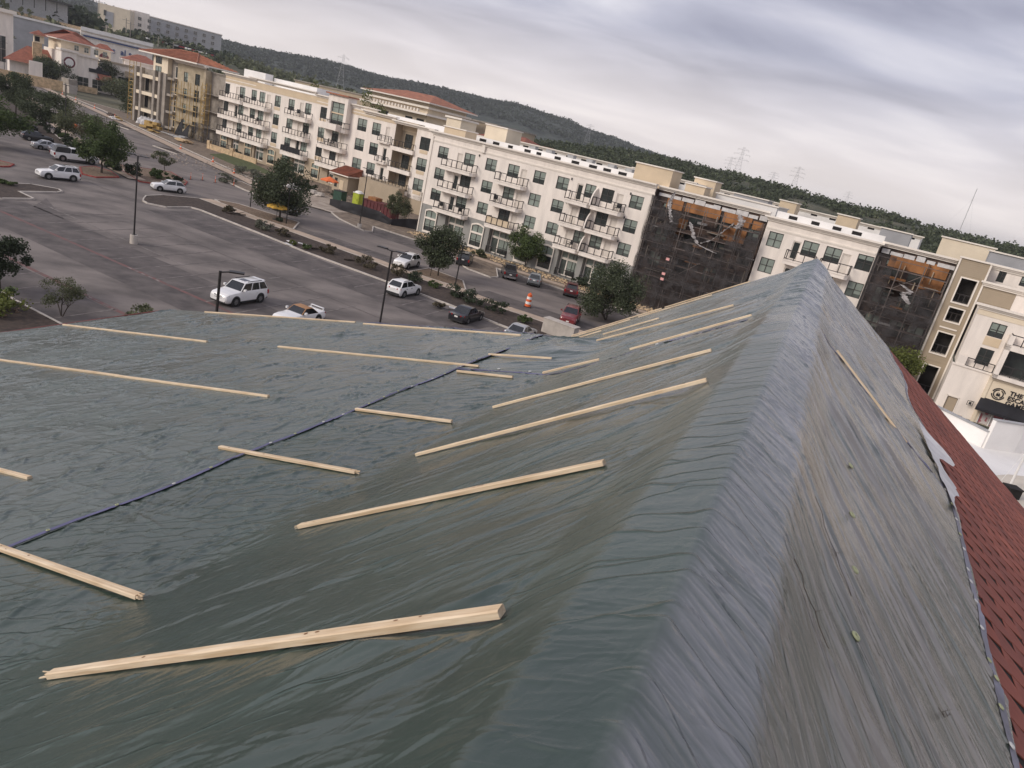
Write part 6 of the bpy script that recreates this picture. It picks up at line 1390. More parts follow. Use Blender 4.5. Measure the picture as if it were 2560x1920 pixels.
t, L, z1 = bearing_block('white_store', 'white store front with tall dark windows at the left picture edge', 'building', -42, -37.2, 345, None, .50, 30, 'stucco_white', R(38)); m = MB(); m.box(-1, L+1, -1, 1, z1, z1+1.2); m.build('cornice', ['trim'], t)
for x_ in (L-4.5, L-9.5): window(t, x_, 7, 4.4, 9, 'dark', -.1, 'door_white', 3, 2)
# the restaurants
RS = R(50)
t, L, z1 = bearing_block('bar_and_grill', 'white bar and grill with stepped front, round red sign and red tiled tower roof', 'building', -34.7, -32.7, 300, None, -.95, 20, 'stucco_white', RS)
m = MB(); m.box(-.4, 4.2, -1.2, 3, 0, z1+.3); m.box(-.8, 4.6, -1.6, 3.4, z1+.3, z1+.9); m.box(0, L, -.5, .3, z1-.2, z1+.5); m.build('parapet', ['stucco_white'], t)
m = MB(); m.box(.6, L-1.5, 3, 17, z1, z1+3.6); m.build('upper_storey', ['stucco_cream'], t)
for x_ in (5.2, 8.2, 11.2, 14.0): window(t, x_, z1+1.9, 1.4, 1.7, 'mix', 2.95, 'door_white')
hip_roof(t, -1.2, L+.4, 1.2, 18.5, z1+3.7, z1+6.9, 8.2, ribs=False, mt='tile_red')
def disc(mb, c, r, y, n=22, mi=0): mb.poly([(c[0]+r*math.cos(2*math.pi*i/n), y, c[1]+r*math.sin(2*math.pi*i/n)) for i in range(n)][::-1], mi)
m = MB(); disc(m, (2.0, z1-3.0), 1.75, -1.24, mi=0); disc(m, (2.0, z1-3.0), 1.25, -1.27, mi=1); m.box(.6, 3.0, -1.30, -1.28, z1-3.25, z1-2.75, 1); m.build('round_sign', ['sign_maroon', 'white_plastic'], t)
m = MB(); m.box(8.2, 14.6, -.30, -.05, z1-4.6, z1-3.4, 0); disc(m, (11.4, z1-3.6), 1.1, -.31); m.build('name_sign', ['sign_black'], t); None
for x_ in (6.5, 11, 19): window(t, x_, 3.0, 3.4, 3.6, 'dark', -.1, 'door_white', 2, 2)
m = MB(); m.box(15.5, L-.5, -3.0, 0, z1-6.6, z1-6.2, 0); m.poly([(15.2, -3.4, z1-6.4), (L-.2, -3.4, z1-6.4), (L-.2, 0, z1-4.6), (15.2, 0, z1-4.6)], 0); m.build('tile_awning', ['tile_red'], t)
m = MB(); m.box(5, L, -.25, 0, 0, 2.0); m.build('stone_base', ['stone_warm'], t)
# stone chimney and the low red-roofed bistro left of it
t, L, z1 = bearing_block('bistro', 'low bistro with sweeping red tiled roof and stone chimney', 'building', -37.4, -35.2, 305, None, -2.1, 14, 'stucco_white', R(40))
m = MB(); m.poly([(-2, -2, z1), (L+2, -2, z1), (L, 9, z1+5.2), (L*.45, 9, z1+5.2)]); m.poly([(-2, -2, z1), (L*.45, 9, z1+5.2), (L*.45, 16, z1)]); m.poly([(L+2, -2, z1), (L+2, 16, z1), (L, 9, z1+5.2)]); m.build('roof', ['tile_red'], t)
m = MB(); m.box(L*.55, L*.55+2.6, 2, 5, z1-1, z1+7.0); m.box(L*.55+2.8, L*.55+4.2, 2.5, 5, z1-1, z1+3.8); m.build('chimney', ['stone_warm'], t); m = MB(); m.box(L*.55+.3, L*.55+3.2, 2.2, 4.9, z1+7.0, z1+9.4); m.build('chimney_top', ['stucco_cream'], t); m = MB(); m.box(L*.55+.6, L*.55+1.9, 2.1, 2.25, z1+7.4, z1+8.9); m.build('flue_opening', ['recess_dark'], t)
x_ = L*.55+1.7; m = MB(); m.poly([(x_-2.6, 1, z1+9.4), (x_+2.6, 1, z1+9.4), (x_, 3.6, z1+11)]); m.poly([(x_+2.6, 1, z1+9.4), (x_+2.6, 6, z1+9.4), (x_, 3.6, z1+11)]); m.poly([(x_-2.6, 6, z1+9.4), (x_-2.6, 1, z1+9.4), (x_, 3.6, z1+11)]); m.build('chimney_roof', ['tile_red'], t)
t, L, z1 = bearing_block('gable_wall', 'tapered white buttress wall in front of the bistro', 'wall', -36.4, -35.7, 292, None, -1.9, 1, 'stucco_white', R(40))
t, L, z1 = bearing_block('stone_wall', 'low warm stone wall along the far street', 'wall', -39.5, -34.6, 280, None, -2.75, .8, 'stone_warm', R(36))
t, L, z1 = bearing_block('shop_row', 'low white shop row with tan awning band right of the bar and grill', 'building', -32.6, -29.2, 318, None, -1.0, 20, 'stucco_white', R(34)); m = MB(); m.box(0, L, -.5, .2, z1, z1+.6); m.box(8, L, -2.2, 0, z1-3.6, z1-1.6); m.build('awning_band', ['stucco_tan'], t); m = MB(); m.box(6, L, -.1, 0, 0, z1-4); m.build('shopfront', ['glass_dark'], t)
t, L, z1 = bearing_block('shop_turret', 'square white turret with small red roof before the big store', 'building', -32.75, -32.0, 335, None, -.28, 5, 'stucco_cream', R(40)); hip_roof(t, -1, L+1, -1, 6, z1, z1+1.8, L*.45, ribs=False); m = MB(); m.box(.2, L-.2, -.12, 0, z1-5.6, z1-3.4); m.build('stone_panel', ['stone_warm'], t); m = MB(); ringarc(m, L/2, z1-2.9, .6, 1.6, 0, 180, -.1); m.box(L/2-.5, L/2+.5, -.1, 0, z1-2.9, z1-1.6); m.build('arch_window', ['sign_maroon'], t)
t, L, z1 = bearing_block('tile_roof_shop', 'shop with low red hip roof beside the unfinished building', 'building', -31.2, -29.3, 330, None, -.55, 14, 'stucco_white', R(34)); hip_roof(t, -1, L+2, -1, 15, z1, z1+2.6, 5.5, ribs=False)
# hotel on the rise
t, L, z1 = bearing_block('hotel', 'long four-storey grey and cream hotel on the hill at the upper left', 'building', -31.0, -25.5, 620, .3, 2.35, 16, 'metal_grey', R(33))
m = MB(); m.box(-.5, 2.5, -.8, 16, 10, z1+1.2); m.box(2, 12, -.8, 0, 10, z1+1.4); m.build('end_block', ['stucco_white'], t); m = MB(); m.box(12, L*.72, -.4, 0, z1-9, z1-2); m.build('grey_band', ['roof_grey'], t); m = MB(); m.box(-.5, L+.5, -.6, 16.5, z1, z1+.6); m.build('coping', ['trim'], t)
for j in range(4):
    for i in range(9): x_ = 6+i*(L-9)/8.5; window(t, x_, z1-3-j*4.0, 2.2, 2.2, 'dark', -.95, 'door_white')
t2, L2, z2 = bearing_block('hotel_wing', 'cream gable wing of the hotel with one tall window strip', 'building', -32.8, -31.0, 610, .9, 2.4, 18, 'stucco_cream', R(20)); m = MB(); m.box(4.5, 9.5, -.3, 0, z2-13, z2-4); m.build('grey_panel', ['roof_grey'], t2); m = MB(); m.box(3.6, 5.2, -.4, -.05, z2-7, z2-3.6); m.build('tall_window', ['glass_dark'], t2)
t, L, z1 = bearing_block('hill_cafe', 'grey flat-roofed cafe with dark pergola on the terraced hill', 'building', -39, -34.4, 470, .6, 1.75, 12, 'metal_grey', R(34)); m = MB(); m.box(-2, L+2, -5, 13, z1, z1+.8)
for i in range(9): m.box(i*L/8-.2, i*L/8+.2, -4.8, -4.4, z1-5, z1)
m.build('pergola', ['frame_bronze'], t)
t, L, z1 = bearing_block('retaining_wall', 'pale stone retaining wall below the cafe terrace', 'wall', -40, -32.4, 455, .35, .72, 2, 'stone_warm', R(34))
# terraced bank under hotel and cafe
azs = np.linspace(-50, -8, 90); Ds = np.array([408, 430, 452, 470, 520, 580, 640, 700, 800]); EL = np.array([-.4, .2, .45, .7, .85, .9, .95, .8, .2])
P = np.zeros((len(azs), len(Ds), 3))
for i, a in enumerate(azs):
    for j, D in enumerate(Ds): P[i, j] = (*pol(a, D), zel(EL[j]*float(np.interp(a, [-50, -24, -14, -8], [1, .9, .45, .2])), D))
P[..., 2] += (fbm(P[..., 0]*.03, P[..., 1]*.03, 511, 3)-.5)*3
kind(link('terraced_bank', grid_mesh('terraced_bank', P[:, ::-1], ['near_wood'])), 'structure')
def bank_z(a, D): return float(np.interp(D, Ds_b, EL_b))
Ds_b, EL_b = Ds, EL
def bank(a, D): return zel(float(np.interp(D, Ds_b, EL_b))*float(np.interp(a, [-50, -24, -14, -8], [1, .9, .45, .2])), D)-1
wood_mass('bank_scrub', 'green scrub on the terraced bank below the hotel and cafe', 520, (-41, -15), (410, 660), bank, (5, 10), 'leaf_olive', 2.6, 24, .38)
wood_mass('bank_trees', 'dark trees clustered left of the hotel on the hill', 170, (-35.5, -32.8), (470, 560), bank, (8, 16), 'leaf_dark', 3.2, 40)
wood_mass('hotel_trees', 'row of dark trees and parked cars line below the hotel', 150, (-31.3, -24.5), (520, 590), bank, (6, 10), 'leaf_dark', 2.6, 30)
# ------------------------------------------------------------------ vehicles
def loft(m, secs, mi=0, caps=True):
    n = len(secs[0])
    for a, b_ in zip(secs, secs[1:]): m.add(list(a)+list(b_), [(i, (i+1) % n, n+(i+1) % n, n+i) for i in range(n)], mi)
    if caps: m.add(secs[0], [tuple(range(n))], mi); m.add(secs[-1], [tuple(range(n-1, -1, -1))], mi)
SPEC = {
 'suv':   dict(L=4.75, W=1.90, H=1.82, hood=1.15, belt=1.20, wb=2.84, r=.41, wsb=.82, wst=.12, rwt=-1.95, rwb=-2.28, gc=.25, tail=1.18),
 'boxsuv':dict(L=4.85, W=1.93, H=1.84, hood=1.16, belt=1.21, wb=2.80, r=.41, wsb=.85, wst=.25, rwt=-2.0, rwb=-2.32, gc=.27, tail=1.19),
 'cross': dict(L=4.50, W=1.84, H=1.66, hood=1.07, belt=1.11, wb=2.68, r=.37, wsb=.86, wst=.10, rwt=-1.60, rwb=-2.12, gc=.21, tail=1.10),
 'sedan': dict(L=4.75, W=1.82, H=1.45, hood=.90, belt=.94, wb=2.72, r=.33, wsb=.86, wst=.12, rwt=-.92, rwb=-1.62, gc=.17, tail=.98),
 'roadster': dict(L=4.60, W=1.80, H=1.33, hood=.84, belt=.88, wb=2.60, r=.33, wsb=.62, wst=.05, rwt=-.75, rwb=-1.35, gc=.15, tail=.93),
 'pickup':dict(L=5.85, W=2.02, H=1.93, hood=1.22, belt=1.26, wb=3.65, r=.42, wsb=1.25, wst=.70, rwt=-.75, rwb=-.85, gc=.32, tail=1.26),
}
def car(name, label, kd, paint_, xy, head, roof=None, topper=None, scale=.95, roofrails=True, clad=False, z=.0):
    S_ = SPEC[kd]; L, W, H_, hd, be, wb, r_, gc = (S_[k] for k in ('L', 'W', 'H', 'hood', 'belt', 'wb', 'r', 'gc'))
    t = thing(name, label, 'car' if kd != 'pickup' else 'pickup truck', (xy[0], xy[1], z), math.pi/2-R(head), 'parked and passing cars'); t.scale = (scale,)*3
    hw = W/2; f = L/2; b = -L/2
    m = MB()
    def sec(x_, zl, zt, k): w_ = hw*k; return [(x_, -w_*.86, zl), (x_, w_*.86, zl), (x_, w_*.98, zl+.14), (x_, w_, zl+(zt-zl)*.45), (x_, w_*.985, zt-.20), (x_, w_*.93, zt-.05), (x_, w_*.80, zt), (x_, -w_*.80, zt), (x_, -w_*.93, zt-.05), (x_, -w_*.985, zt-.20), (x_, -w_, zl+(zt-zl)*.45), (x_, -w_*.98, zl+.14)]
    tl = S_['tail']
    st = [(b, gc+.16, tl-.16, .86), (b+.08, gc+.06, tl-.05, .94), (b+.35, gc, tl, .985), (b+1.0, gc, be, 1.0), (0, gc, be, 1.0), (S_['wsb']+.05, gc, be, 1.0), (S_['wsb']+.35, gc, hd+.0, .995), (f-.75, gc, hd-.03, .985), (f-.30, gc+.02, hd-.10, .95), (f-.08, gc+.06, hd-.22, .89), (f, gc+.16, hd-.34, .80)]
    loft(m, [sec(*q) for q in st]); m.build('body', [paint_], t, 35)
    # cabin
    m = MB(); zt = H_; iw = hw*.74; bw_ = hw*.90
    wsb, wst, rwt, rwb = S_['wsb'], S_['wst'], S_['rwt'], S_['rwb']
    if kd in ('sedan', 'roadster'): pass
    bot = [(rwb, -bw_, be-.04), (wsb, -bw_, be-.04), (wsb, bw_, be-.04), (rwb, bw_, be-.04)]; top = [(rwt, -iw, zt-.05), (wst, -iw, zt-.05), (wst, iw, zt-.05), (rwt, iw, zt-.05)]
    m.add(bot+top, [(0, 1, 5, 4), (1, 2, 6, 5), (2, 3, 7, 6), (3, 0, 4, 7)], 0)
    k = .82; tt = [(rwt+.12, -iw*k, zt), (wst-.16, -iw*k, zt), (wst-.16, iw*k, zt), (rwt+.12, iw*k, zt)]
    m.add(top+tt, [(0, 1, 5, 4), (1, 2, 6, 5), (2, 3, 7, 6), (3, 0, 4, 7), (4, 5, 6, 7)], 1)
    m.build('cabin', [paint_ if roof is None else roof, paint_ if roof is None else roof], t, 30)
    def face(nm, q, ins, mt='car_glass', off=.012):
        """glass set proud on a face given by four corners"""
        q = [Vector(p) for p in q]; c = sum(q, Vector())/4; nn = (q[1]-q[0]).cross(q[3]-q[0]).normalized(); P = []
        for p in q: d = c-p; P.append(p+d.normalized()*ins*1.25+nn*off)
        m_ = MB(); m_.poly(P); m_.build(nm, [mt], t)
    face('windshield', [bot[1], bot[2], top[2], top[1]], .06); face('rear_window', [bot[3], bot[0], top[0], top[3]], .10 if kd not in ('suv', 'boxsuv') else .13)
    mid = lambda a, b_, s_: tuple(a[i]+(b_[i]-a[i])*s_ for i in range(3))
    cuts = (0, .30, .62, 1.0) if kd in ('suv', 'boxsuv') else ((0, .44, 1.0) if kd != 'roadster' else (0, 1.0))
    for sd_ in (0, 1):
        A0, A1, B0, B1 = (bot[0], bot[1], top[0], top[1]) if sd_ == 0 else (bot[2], bot[3], top[2], top[3])
        cs = cuts if sd_ == 0 else tuple(1-c for c in cuts[::-1])
        for c0, c1 in zip(cs, cs[1:]): face('side_window', [mid(A0, A1, c0), mid(A0, A1, c1), mid(B0, B1, c1), mid(B0, B1, c0)], .05)
    # wheels
    k = ('wheel', round(r_, 2))
    if k not in _wc:
        mm = MB(); mm.lathe([(r_*.62, -.11), (r_*.93, -.11), (r_, -.07), (r_, .07), (r_*.93, .11), (r_*.62, .11), (r_*.60, .08)], 20, 0, axis='y'); _wc[k] = mm.mesh('wheel', ['tyre'], True)
        mm = MB(); mm.lathe([(.0001, .085), (r_*.14, .09), (r_*.18, .07), (r_*.60, .06), (r_*.63, .10)], 20, 1, axis='y')
        for i in range(10):
            a = 2*math.pi*i/10; mm.bar((r_*.1*math.cos(a), .088, r_*.1*math.sin(a)), (r_*.60*math.cos(a), .095, r_*.60*math.sin(a)), .05, .03, 0, up=(0, 1, 0))
        _pc[k] = mm.mesh('rim', ['rim', 'cladding'], True)
    for wx in (-wb/2-.03, wb/2+.0):
        for sy in (-1, 1):
            mm = MB(); mm.lathe([(.0001, 0), (r_+.075, 0), (r_+.075, -.12*1)], 22, 0, axis='y'); o = mm.build('wheel_arch', ['cladding'], t); o.location = (wx, sy*(hw*1.004), r_+.01); o.rotation_euler = (0, 0, 0 if sy > 0 else math.pi)
            o = link('wheel', _wc[k], t, (wx, sy*(hw-.09), r_)); o.rotation_euler = (0, 0, 0 if sy > 0 else math.pi); link('rim', _pc[k], o)
    # lamps, grille, bumpers, plate, mirrors
    for sy in (-1, 1):
        mm = MB(); mm.box(f-.30, f-.045, sy*hw*.52-.20, sy*hw*.52+.22*sy+.0 if sy > 0 else sy*hw*.52+.20, hd-.36, hd-.22) if False else mm.bar((f-.14, sy*hw*.50, hd-.28), (f-.34, sy*hw*.90, hd-.25), .16, .13); mm.build('headlight', ['headlamp'], t)
        mm = MB(); zt_ = tl-.18
        if kd in ('suv', 'boxsuv', 'pickup'): mm.box(b-.015, b+.16, sy*hw*.86-.09, sy*hw*.86+.09, zt_-.28, zt_+.06)
        else: mm.bar((b+.015, sy*hw*.45, zt_), (b+.16, sy*hw*.93, zt_+.02), .10, .13)
        mm.build('tail_light', ['tail_red'], t)
        mm = MB(); mm.box(wsb-.32, wsb-.18, sy*hw*1.0-.05, sy*hw*1.0+.05, be+.02, be+.05); mm.prism([(wsb-.36, sy*hw*1.02), (wsb-.14, sy*hw*1.02), (wsb-.18, sy*hw*1.22), (wsb-.34, sy*hw*1.22)] if sy > 0 else [(wsb-.34, sy*hw*1.22), (wsb-.18, sy*hw*1.22), (wsb-.14, sy*hw*1.02), (wsb-.36, sy*hw*1.02)], be+.03, be+.19); mm.build('mirror', [paint_], t)
        mm = MB(); mm.box(-wb/2+r_+.1, wb/2-r_-.1, sy*(hw*.99)-.02, sy*(hw*.99)+.02, gc-.02, gc+.12); mm.build('sill', ['cladding'], t)
        for hx in (wsb-.95, wsb-1.85):
            if kd == 'roadster' and hx < wsb-1: continue
            mm = MB(); mm.box(hx-.10, hx+.10, sy*hw*1.0-.02, sy*hw*1.0+.025, be-.20, be-.165); mm.build('door_handle', [paint_ if not clad else 'cladding'], t)
    mm = MB(); mm.box(f-.10, f-.005, -hw*.42, hw*.42, gc+.36, hd-.30); mm.build('grille', ['cladding'], t)
    if kd in ('suv', 'boxsuv', 'pickup'):
        mm = MB()
        for q in range(3): mm.box(f-.03, f+.008, -hw*.40, hw*.40, gc+.40+q*.10, gc+.43+q*.10)
        mm.build('grille_bar', ['chrome'], t)
    mm = MB(); mm.box(f-.22, f-.01, -hw*.74, hw*.74, gc+.04, gc+.22); mm.build('front_bumper', ['cladding'], t)
    mm = MB(); mm.box(b-.02, b+.20, -hw*.84, hw*.84, gc+.04, gc+(.30 if kd != 'sedan' else .18)); mm.build('rear_bumper', ['cladding' if kd != 'pickup' else 'chrome'], t)
    mm = MB(); zp = gc+.62 if kd in ('suv', 'boxsuv', 'cross') else gc+.45; mm.box(b-.03, b+.05, -.17, .17, zp, zp+.13); mm.build('licence_plate', ['white_plastic'], t)
    mm = MB(); mm.box(f-.03, f+.015, -.16, .16, gc+.25, gc+.36); mm.build('front_plate', ['white_plastic'], t)
    if kd in ('suv', 'boxsuv', 'cross') and roofrails:
        for sy in (-1, 1): mm = MB(); mm.bar((rwt+.25, sy*iw*.92, zt+.035), (wst-.35, sy*iw*.92, zt+.035), .04, .05); mm.build('roof_rail', ['cladding' if paint_ != 'car_silver' else 'chrome'], t)
    if kd in ('suv', 'boxsuv'): mm = MB(); mm.box(wst-.95, wst-.30, -iw*.5, iw*.5, zt+.002, zt+.012); mm.build('sunroof', ['car_glass'], t); mm = MB(); mm.box(rwt-.22, rwt+.10, -iw*.86, iw*.86, zt-.05, zt-.01); mm.build('spoiler', [paint_], t)
    if kd == 'roadster': mm = MB(); mm.bar((b+.18, -hw*.72, tl+.16), (b+.18, hw*.72, tl+.16), .18, .035); mm.box(b+.12, b+.24, -hw*.74, -hw*.68, tl-.04, tl+.16); mm.box(b+.12, b+.24, hw*.68, hw*.74, tl-.04, tl+.16); mm.build('rear_wing', [paint_], t)
    if kd == 'pickup':
        if topper:
            mm = MB(); bb = [(b+.10, -hw*.93, be-.02), (rwb-.08, -hw*.93, be-.02), (rwb-.08, hw*.93, be-.02), (b+.10, hw*.93, be-.02)]; tp = [(b+.45, -hw*.74, zt+.02), (rwb-.06, -hw*.74, zt+.02), (rwb-.06, hw*.74, zt+.02), (b+.45, hw*.74, zt+.02)]
            mm.add(bb+tp, [(0, 1, 5, 4), (1, 2, 6, 5), (2, 3, 7, 6), (3, 0, 4, 7), (4, 5, 6, 7)], 0); mm.build('truck_cap', [topper], t)
        else:
            mm = MB(); mm.box(b+.14, rwb-.12, -hw*.78, hw*.78, be-.02, be+.008); mm.build('bed_cover', ['cladding'], t)
    return t
ST = 18.5
car('suv', 'big white boxy SUV with sunroof parked behind the left lamp post', 'boxsuv', 'car_white', (-22.6, 53.9), -161.5)
car('convertible', 'white convertible with tan soft top and rear wing beyond the tarp edge', 'roadster', 'car_white', (-17.2, 52.4), -158, 'soft_top')
car('suv', 'white luxury SUV driving left past the mulch island', 'suv', 'car_white', (-60.1, 86.5), -146)
car('crossover', 'small white crossover driving left past the red-kerbed corner', 'cross', 'car_white', (-51.5, 96.2), -134, scale=.93)
car('crossover', 'white compact crossover seen from behind, parked against the mulch strip', 'cross', 'car_white', (-12.6, 69.2), 19.5, clad=True)
car('crossover', 'white crossover facing the camera between sidewalk and dark oak', 'cross', 'car_white', (-15.4, 83.3), -166)
car('pickup', 'charcoal pickup truck backed towards the street beside the kerbed island', 'pickup', 'car_charcoal', (-3.7, 92.4), -9 if False else 352, scale=.9)
car('crossover', 'grey compact crossover right of the charcoal pickup', 'cross', 'car_grey', (-.2, 91.4), 2, scale=.95)
car('suv', 'dark maroon SUV with roof rails left of the bushy tree', 'suv', 'car_maroon', (4.6, 90.0), 2, scale=.95)
car('crossover', 'red crossover facing the camera beside the orange barrel', 'cross', 'car_red', (4.4, 74.3), -172, scale=1.0)
car('sedan', 'black sedan parked nose-in against the kerb above the tarp', 'sedan', 'car_black', (-5.6, 65.0), 19.5, scale=.97)
car('sedan', 'silver sedan half hidden behind the tarp edge', 'sedan', 'car_silver', (-.3, 62.9), 19.5, scale=.97)
car('sedan', 'dark car almost hidden behind the tarp, right of the silver sedan', 'sedan', 'car_black', (2.6, 61.2), 19.5, scale=.97)
car('sedan', 'black sedan driving away under the large rounded oak', 'sedan', 'car_black', (-37.2, 101.4), -66)
car('pickup', 'white pickup truck with a grey bed cap under the left oak', 'pickup', 'car_white', (-68.6, 102.3), 38, topper='car_charcoal', scale=1.0)
car('sedan', 'silver sedan in the left row beside the white pickup', 'sedan', 'car_silver', (-76.2, 107.6), 40)
car('hatchback', 'silver car squeezed between the silver sedan and the white pickup', 'cross', 'car_silver', (-72.8, 106.2), 40, scale=.9)
car('crossover', 'black crossover in the left row beside the silver sedan', 'cross', 'car_black', (-82.4, 113.6), 40)
car('suv', 'dark blue-black SUV at the far left of the parked row', 'suv', 'car_black', (-91.5, 122.4), 40)
car('suv', 'dark SUV in shade behind the dark oak on the gravel island', 'suv', 'car_black', (-9.9, 94.2), 0)

# ------------------------------------------------------------------ lamp posts
def lamp(label, xy, h, base=0, arms=2, head=None, rot=0, r=.075):
    t = thing('lamp_post', label, 'lamp post', (*xy, 0), rot, 'black lamp posts of the lot')
    if base: m = MB(); m.lathe([(.0001, base), (.30, base), (.33, base-.06), (.34, 0)], 18); m.build('concrete_base', ['concrete'], t, 40)
    m = MB(); m.tube((0, 0, base), (0, 0, h), r, r*.85, 10); m.box(-.16, .16, -.16, .16, base, base+.04); m.build('pole', ['lamp_black'], t, 40)
    for k in range(arms):
        s_ = 1 if k == 0 else -1; m = MB(); m.bar((0, 0, h-.06), (s_*.45, 0, h+.02), .06, .06); m.box(min(s_*.38, s_*1.05), max(s_*.38, s_*1.05), -.17, .17, h-.0, h+.07); m.build('lamp_head', ['lamp_black'], t)
    return t
lamp('tall black twin-head lamp on a round concrete base in the empty lot', (-37.3, 64.2), 8.0, .85, rot=R(-10))
lamp('black lamp post in front of the boxy white SUV', (-14.36, 31.86), 8.0, .8, 1, rot=R(20))
lamp('black twin-head lamp post in front of the white compact', (-9.85, 47.19), 8.0, .8, rot=R(-15))
lamp('black lamp on a square plinth beside the silt fence', (-26.7, 102.8), 8.4, .7, rot=R(-40))
lamp('short black lamp post beside the yellow umbrella', (-33.5, 92.2), 4.7, 0, 1)
lamp('slim short black lamp left of the large rounded oak', (-41.0, 98.4), 4.4, 0, 1)
lamp('tall black lamp post behind the white pickup', (-80.6, 117.6), 9.2, .6, rot=R(-35))
lamp('black lamp post on the gravel island beside the dark oak', (-8.7, 78.1), 4.7, 0, 1)
lamp('black lamp post at the left edge before the stone wall', (-188.5, 244.2), 10, 0, 2)
lamp('dark lamp post in front of the bar and grill', (-168, 243), 9, 0, 1)
m = MB(); m.box(-.35, .35, -.03, .03, 1.0, 1.7, 0); m.box(-.03, .03, -.02, .02, 0, 1.1, 1); o = m.build('notice_board', ['sign_black', 'lamp_black']); o.location = (-12.0, 80.6, .12); o.rotation_euler = (0, 0, R(15)); tag(o, 'small black notice board under the dark oak', 'sign')

# ------------------------------------------------------------------ cones, barrels, delineators
def cone_mesh():
    m = MB(); m.box(-.19, .19, -.19, .19, 0, .04, 0); m.lathe([(.15, .04), (.115, .26)], 14, 0); m.lathe([(.115, .26), (.085, .44)], 14, 1); m.lathe([(.085, .44), (.03, .76), (.0001, .77)], 14, 0); return m.mesh('traffic_cone', ['orange_plastic', 'white_plastic'], True)
cm = cone_mesh()
for x_, y_, lb in ((-57.7, 129.9, 'orange cone on the sidewalk at the lawn edge'), (-49.6, 121.8, 'orange cone nearest the big oak on the sidewalk'), (-66.2, 139.4, 'orange cone beside the rubble mound'), (-77.6, 148.8, 'orange cone in front of the yellow plank pile'), (-112.5, 182.6, 'orange cone beside the white wrapped bundle'), (-126.5, 196.2, 'orange cone second from the white bundle'), (-140, 208.5, 'orange cone third from the white bundle'), (-150.5, 218, 'orange cone far up the sidewalk by the concrete box')):
    o = link('traffic_cone', cm, None, (x_, y_, .15)); o.scale = (1.25,)*3 if y_ > 130 else (1.1,)*3; tag(o, lb, 'traffic cone', 'orange cones along the sidewalk')
m = MB(); m.box(-.22, .22, -.22, .22, 0, .05, 2); m.tube((0, 0, .05), (0, 0, 1.05), .055, .05, 10, 0); m.tube((0, 0, .62), (0, 0, .74), .058, .058, 10, 1, False); m.tube((0, 0, .84), (0, 0, .94), .056, .056, 10, 1, False); dm_ = m.mesh('delineator', ['orange_plastic', 'white_plastic', 'cladding'])
for k, (x_, y_) in enumerate(((-56.2, 111.4), (-55.4, 113.6), (-53.6, 114.2), (-51.2, 115.6))):
    o = link('delineator_post', dm_, None, (x_, y_, .01)); tag(o, ('first', 'second', 'third', 'fourth')[k]+' orange delineator post from the corner island', 'delineator', 'orange delineator posts across the street')
def barrel(label, xy):
    m = MB(); z0 = .06; m.box(-.36, .36, -.36, .36, 0, .06, 2)
    for i in range(5): m.lathe([(.30-.018*i, z0+i*.2), (.285-.018*i, z0+i*.2+.2)], 18, i % 2)
    m.lathe([(.205, 1.06), (.12, 1.10), (.0001, 1.10)], 18, 0); m.box(-.08, .08, -.02, .02, 1.08, 1.18, 0); o = m.build('traffic_barrel', ['orange_plastic', 'white_plastic', 'cladding'], None, True); o.location = (*xy, .01); o.scale = (1.15, 1.15, 1.35); tag(o, label, 'traffic barrel')
barrel('orange and white traffic barrel standing in the street bay', (-.3, 76.9))
for k in range(3): m = MB(); m.prism([(-1.4, -.3), (1.4, -.3), (1.4, .3), (-1.4, .3)], 0, .5); m.prism([(-1.4, -.15), (1.4, -.15), (1.4, .15), (-1.4, .15)], .5, 1.0); o = m.build('water_barrier', ['container_maroon' if k != 1 else 'orange_plastic']); o.location = (-98.5+k*2.9, 144.5-k*2.4, 0); o.rotation_euler = (0, 0, R(-40)); tag(o, ('left', 'middle', 'right')[k]+' red plastic barrier across the far lane between the left oaks', 'barrier', 'red plastic barriers')

# ------------------------------------------------------------------ umbrellas, toilet, bins, fences
def umbrella(label, xy, r_, h, mt):
    t = thing('market_umbrella', label, 'umbrella', (*xy, .12)); m = MB(); n = 8; c = (0, 0, h+r_*.42)
    P = [(r_*math.cos(2*math.pi*i/n), r_*math.sin(2*math.pi*i/n), h) for i in range(n)]
    for i in range(n):
        a, b_ = P[i], P[(i+1) % n]; mid_ = ((a[0]+b_[0])/2*.93, (a[1]+b_[1])/2*.93, h+.04); m.poly([a, mid_, c]); m.poly([mid_, b_, c]); m.poly([a, (a[0], a[1], h-.16), (mid_[0], mid_[1], h-.12), mid_]); m.poly([mid_, (mid_[0], mid_[1], h-.12), (b_[0], b_[1], h-.16), b_])
    m.build('canopy', [mt], t); m = MB(); m.tube((0, 0, 0), (0, 0, h+r_*.4), .03, .03, 8); m.build('pole', ['lamp_black'], t); m = MB(); m.lathe([(.0001, .12), (.12, .12), (.5, .05), (.52, 0)], 14); m.build('base', ['sign_black'], t); m = MB()
    for q in P: m.bar((0, 0, h-.1), (q[0]*.9, q[1]*.9, h+.02), .02, .02)
    m.build('rib', ['lamp_black'], t)
umbrella('orange patio umbrella in front of the tan ground floor', (-41.7, 134.5), 1.75, 2.2, 'canvas_orange')
umbrella('small yellow umbrella at the trunk of the large rounded oak', (-35.3, 93.4), 1.45, 1.7, 'yellow_canvas')
t = thing('portable_toilet', 'lime green portable toilet with white domed roof', 'portable toilet', (-33.1, 123.9, .13), R(-25)); t.scale = (1.12,)*3
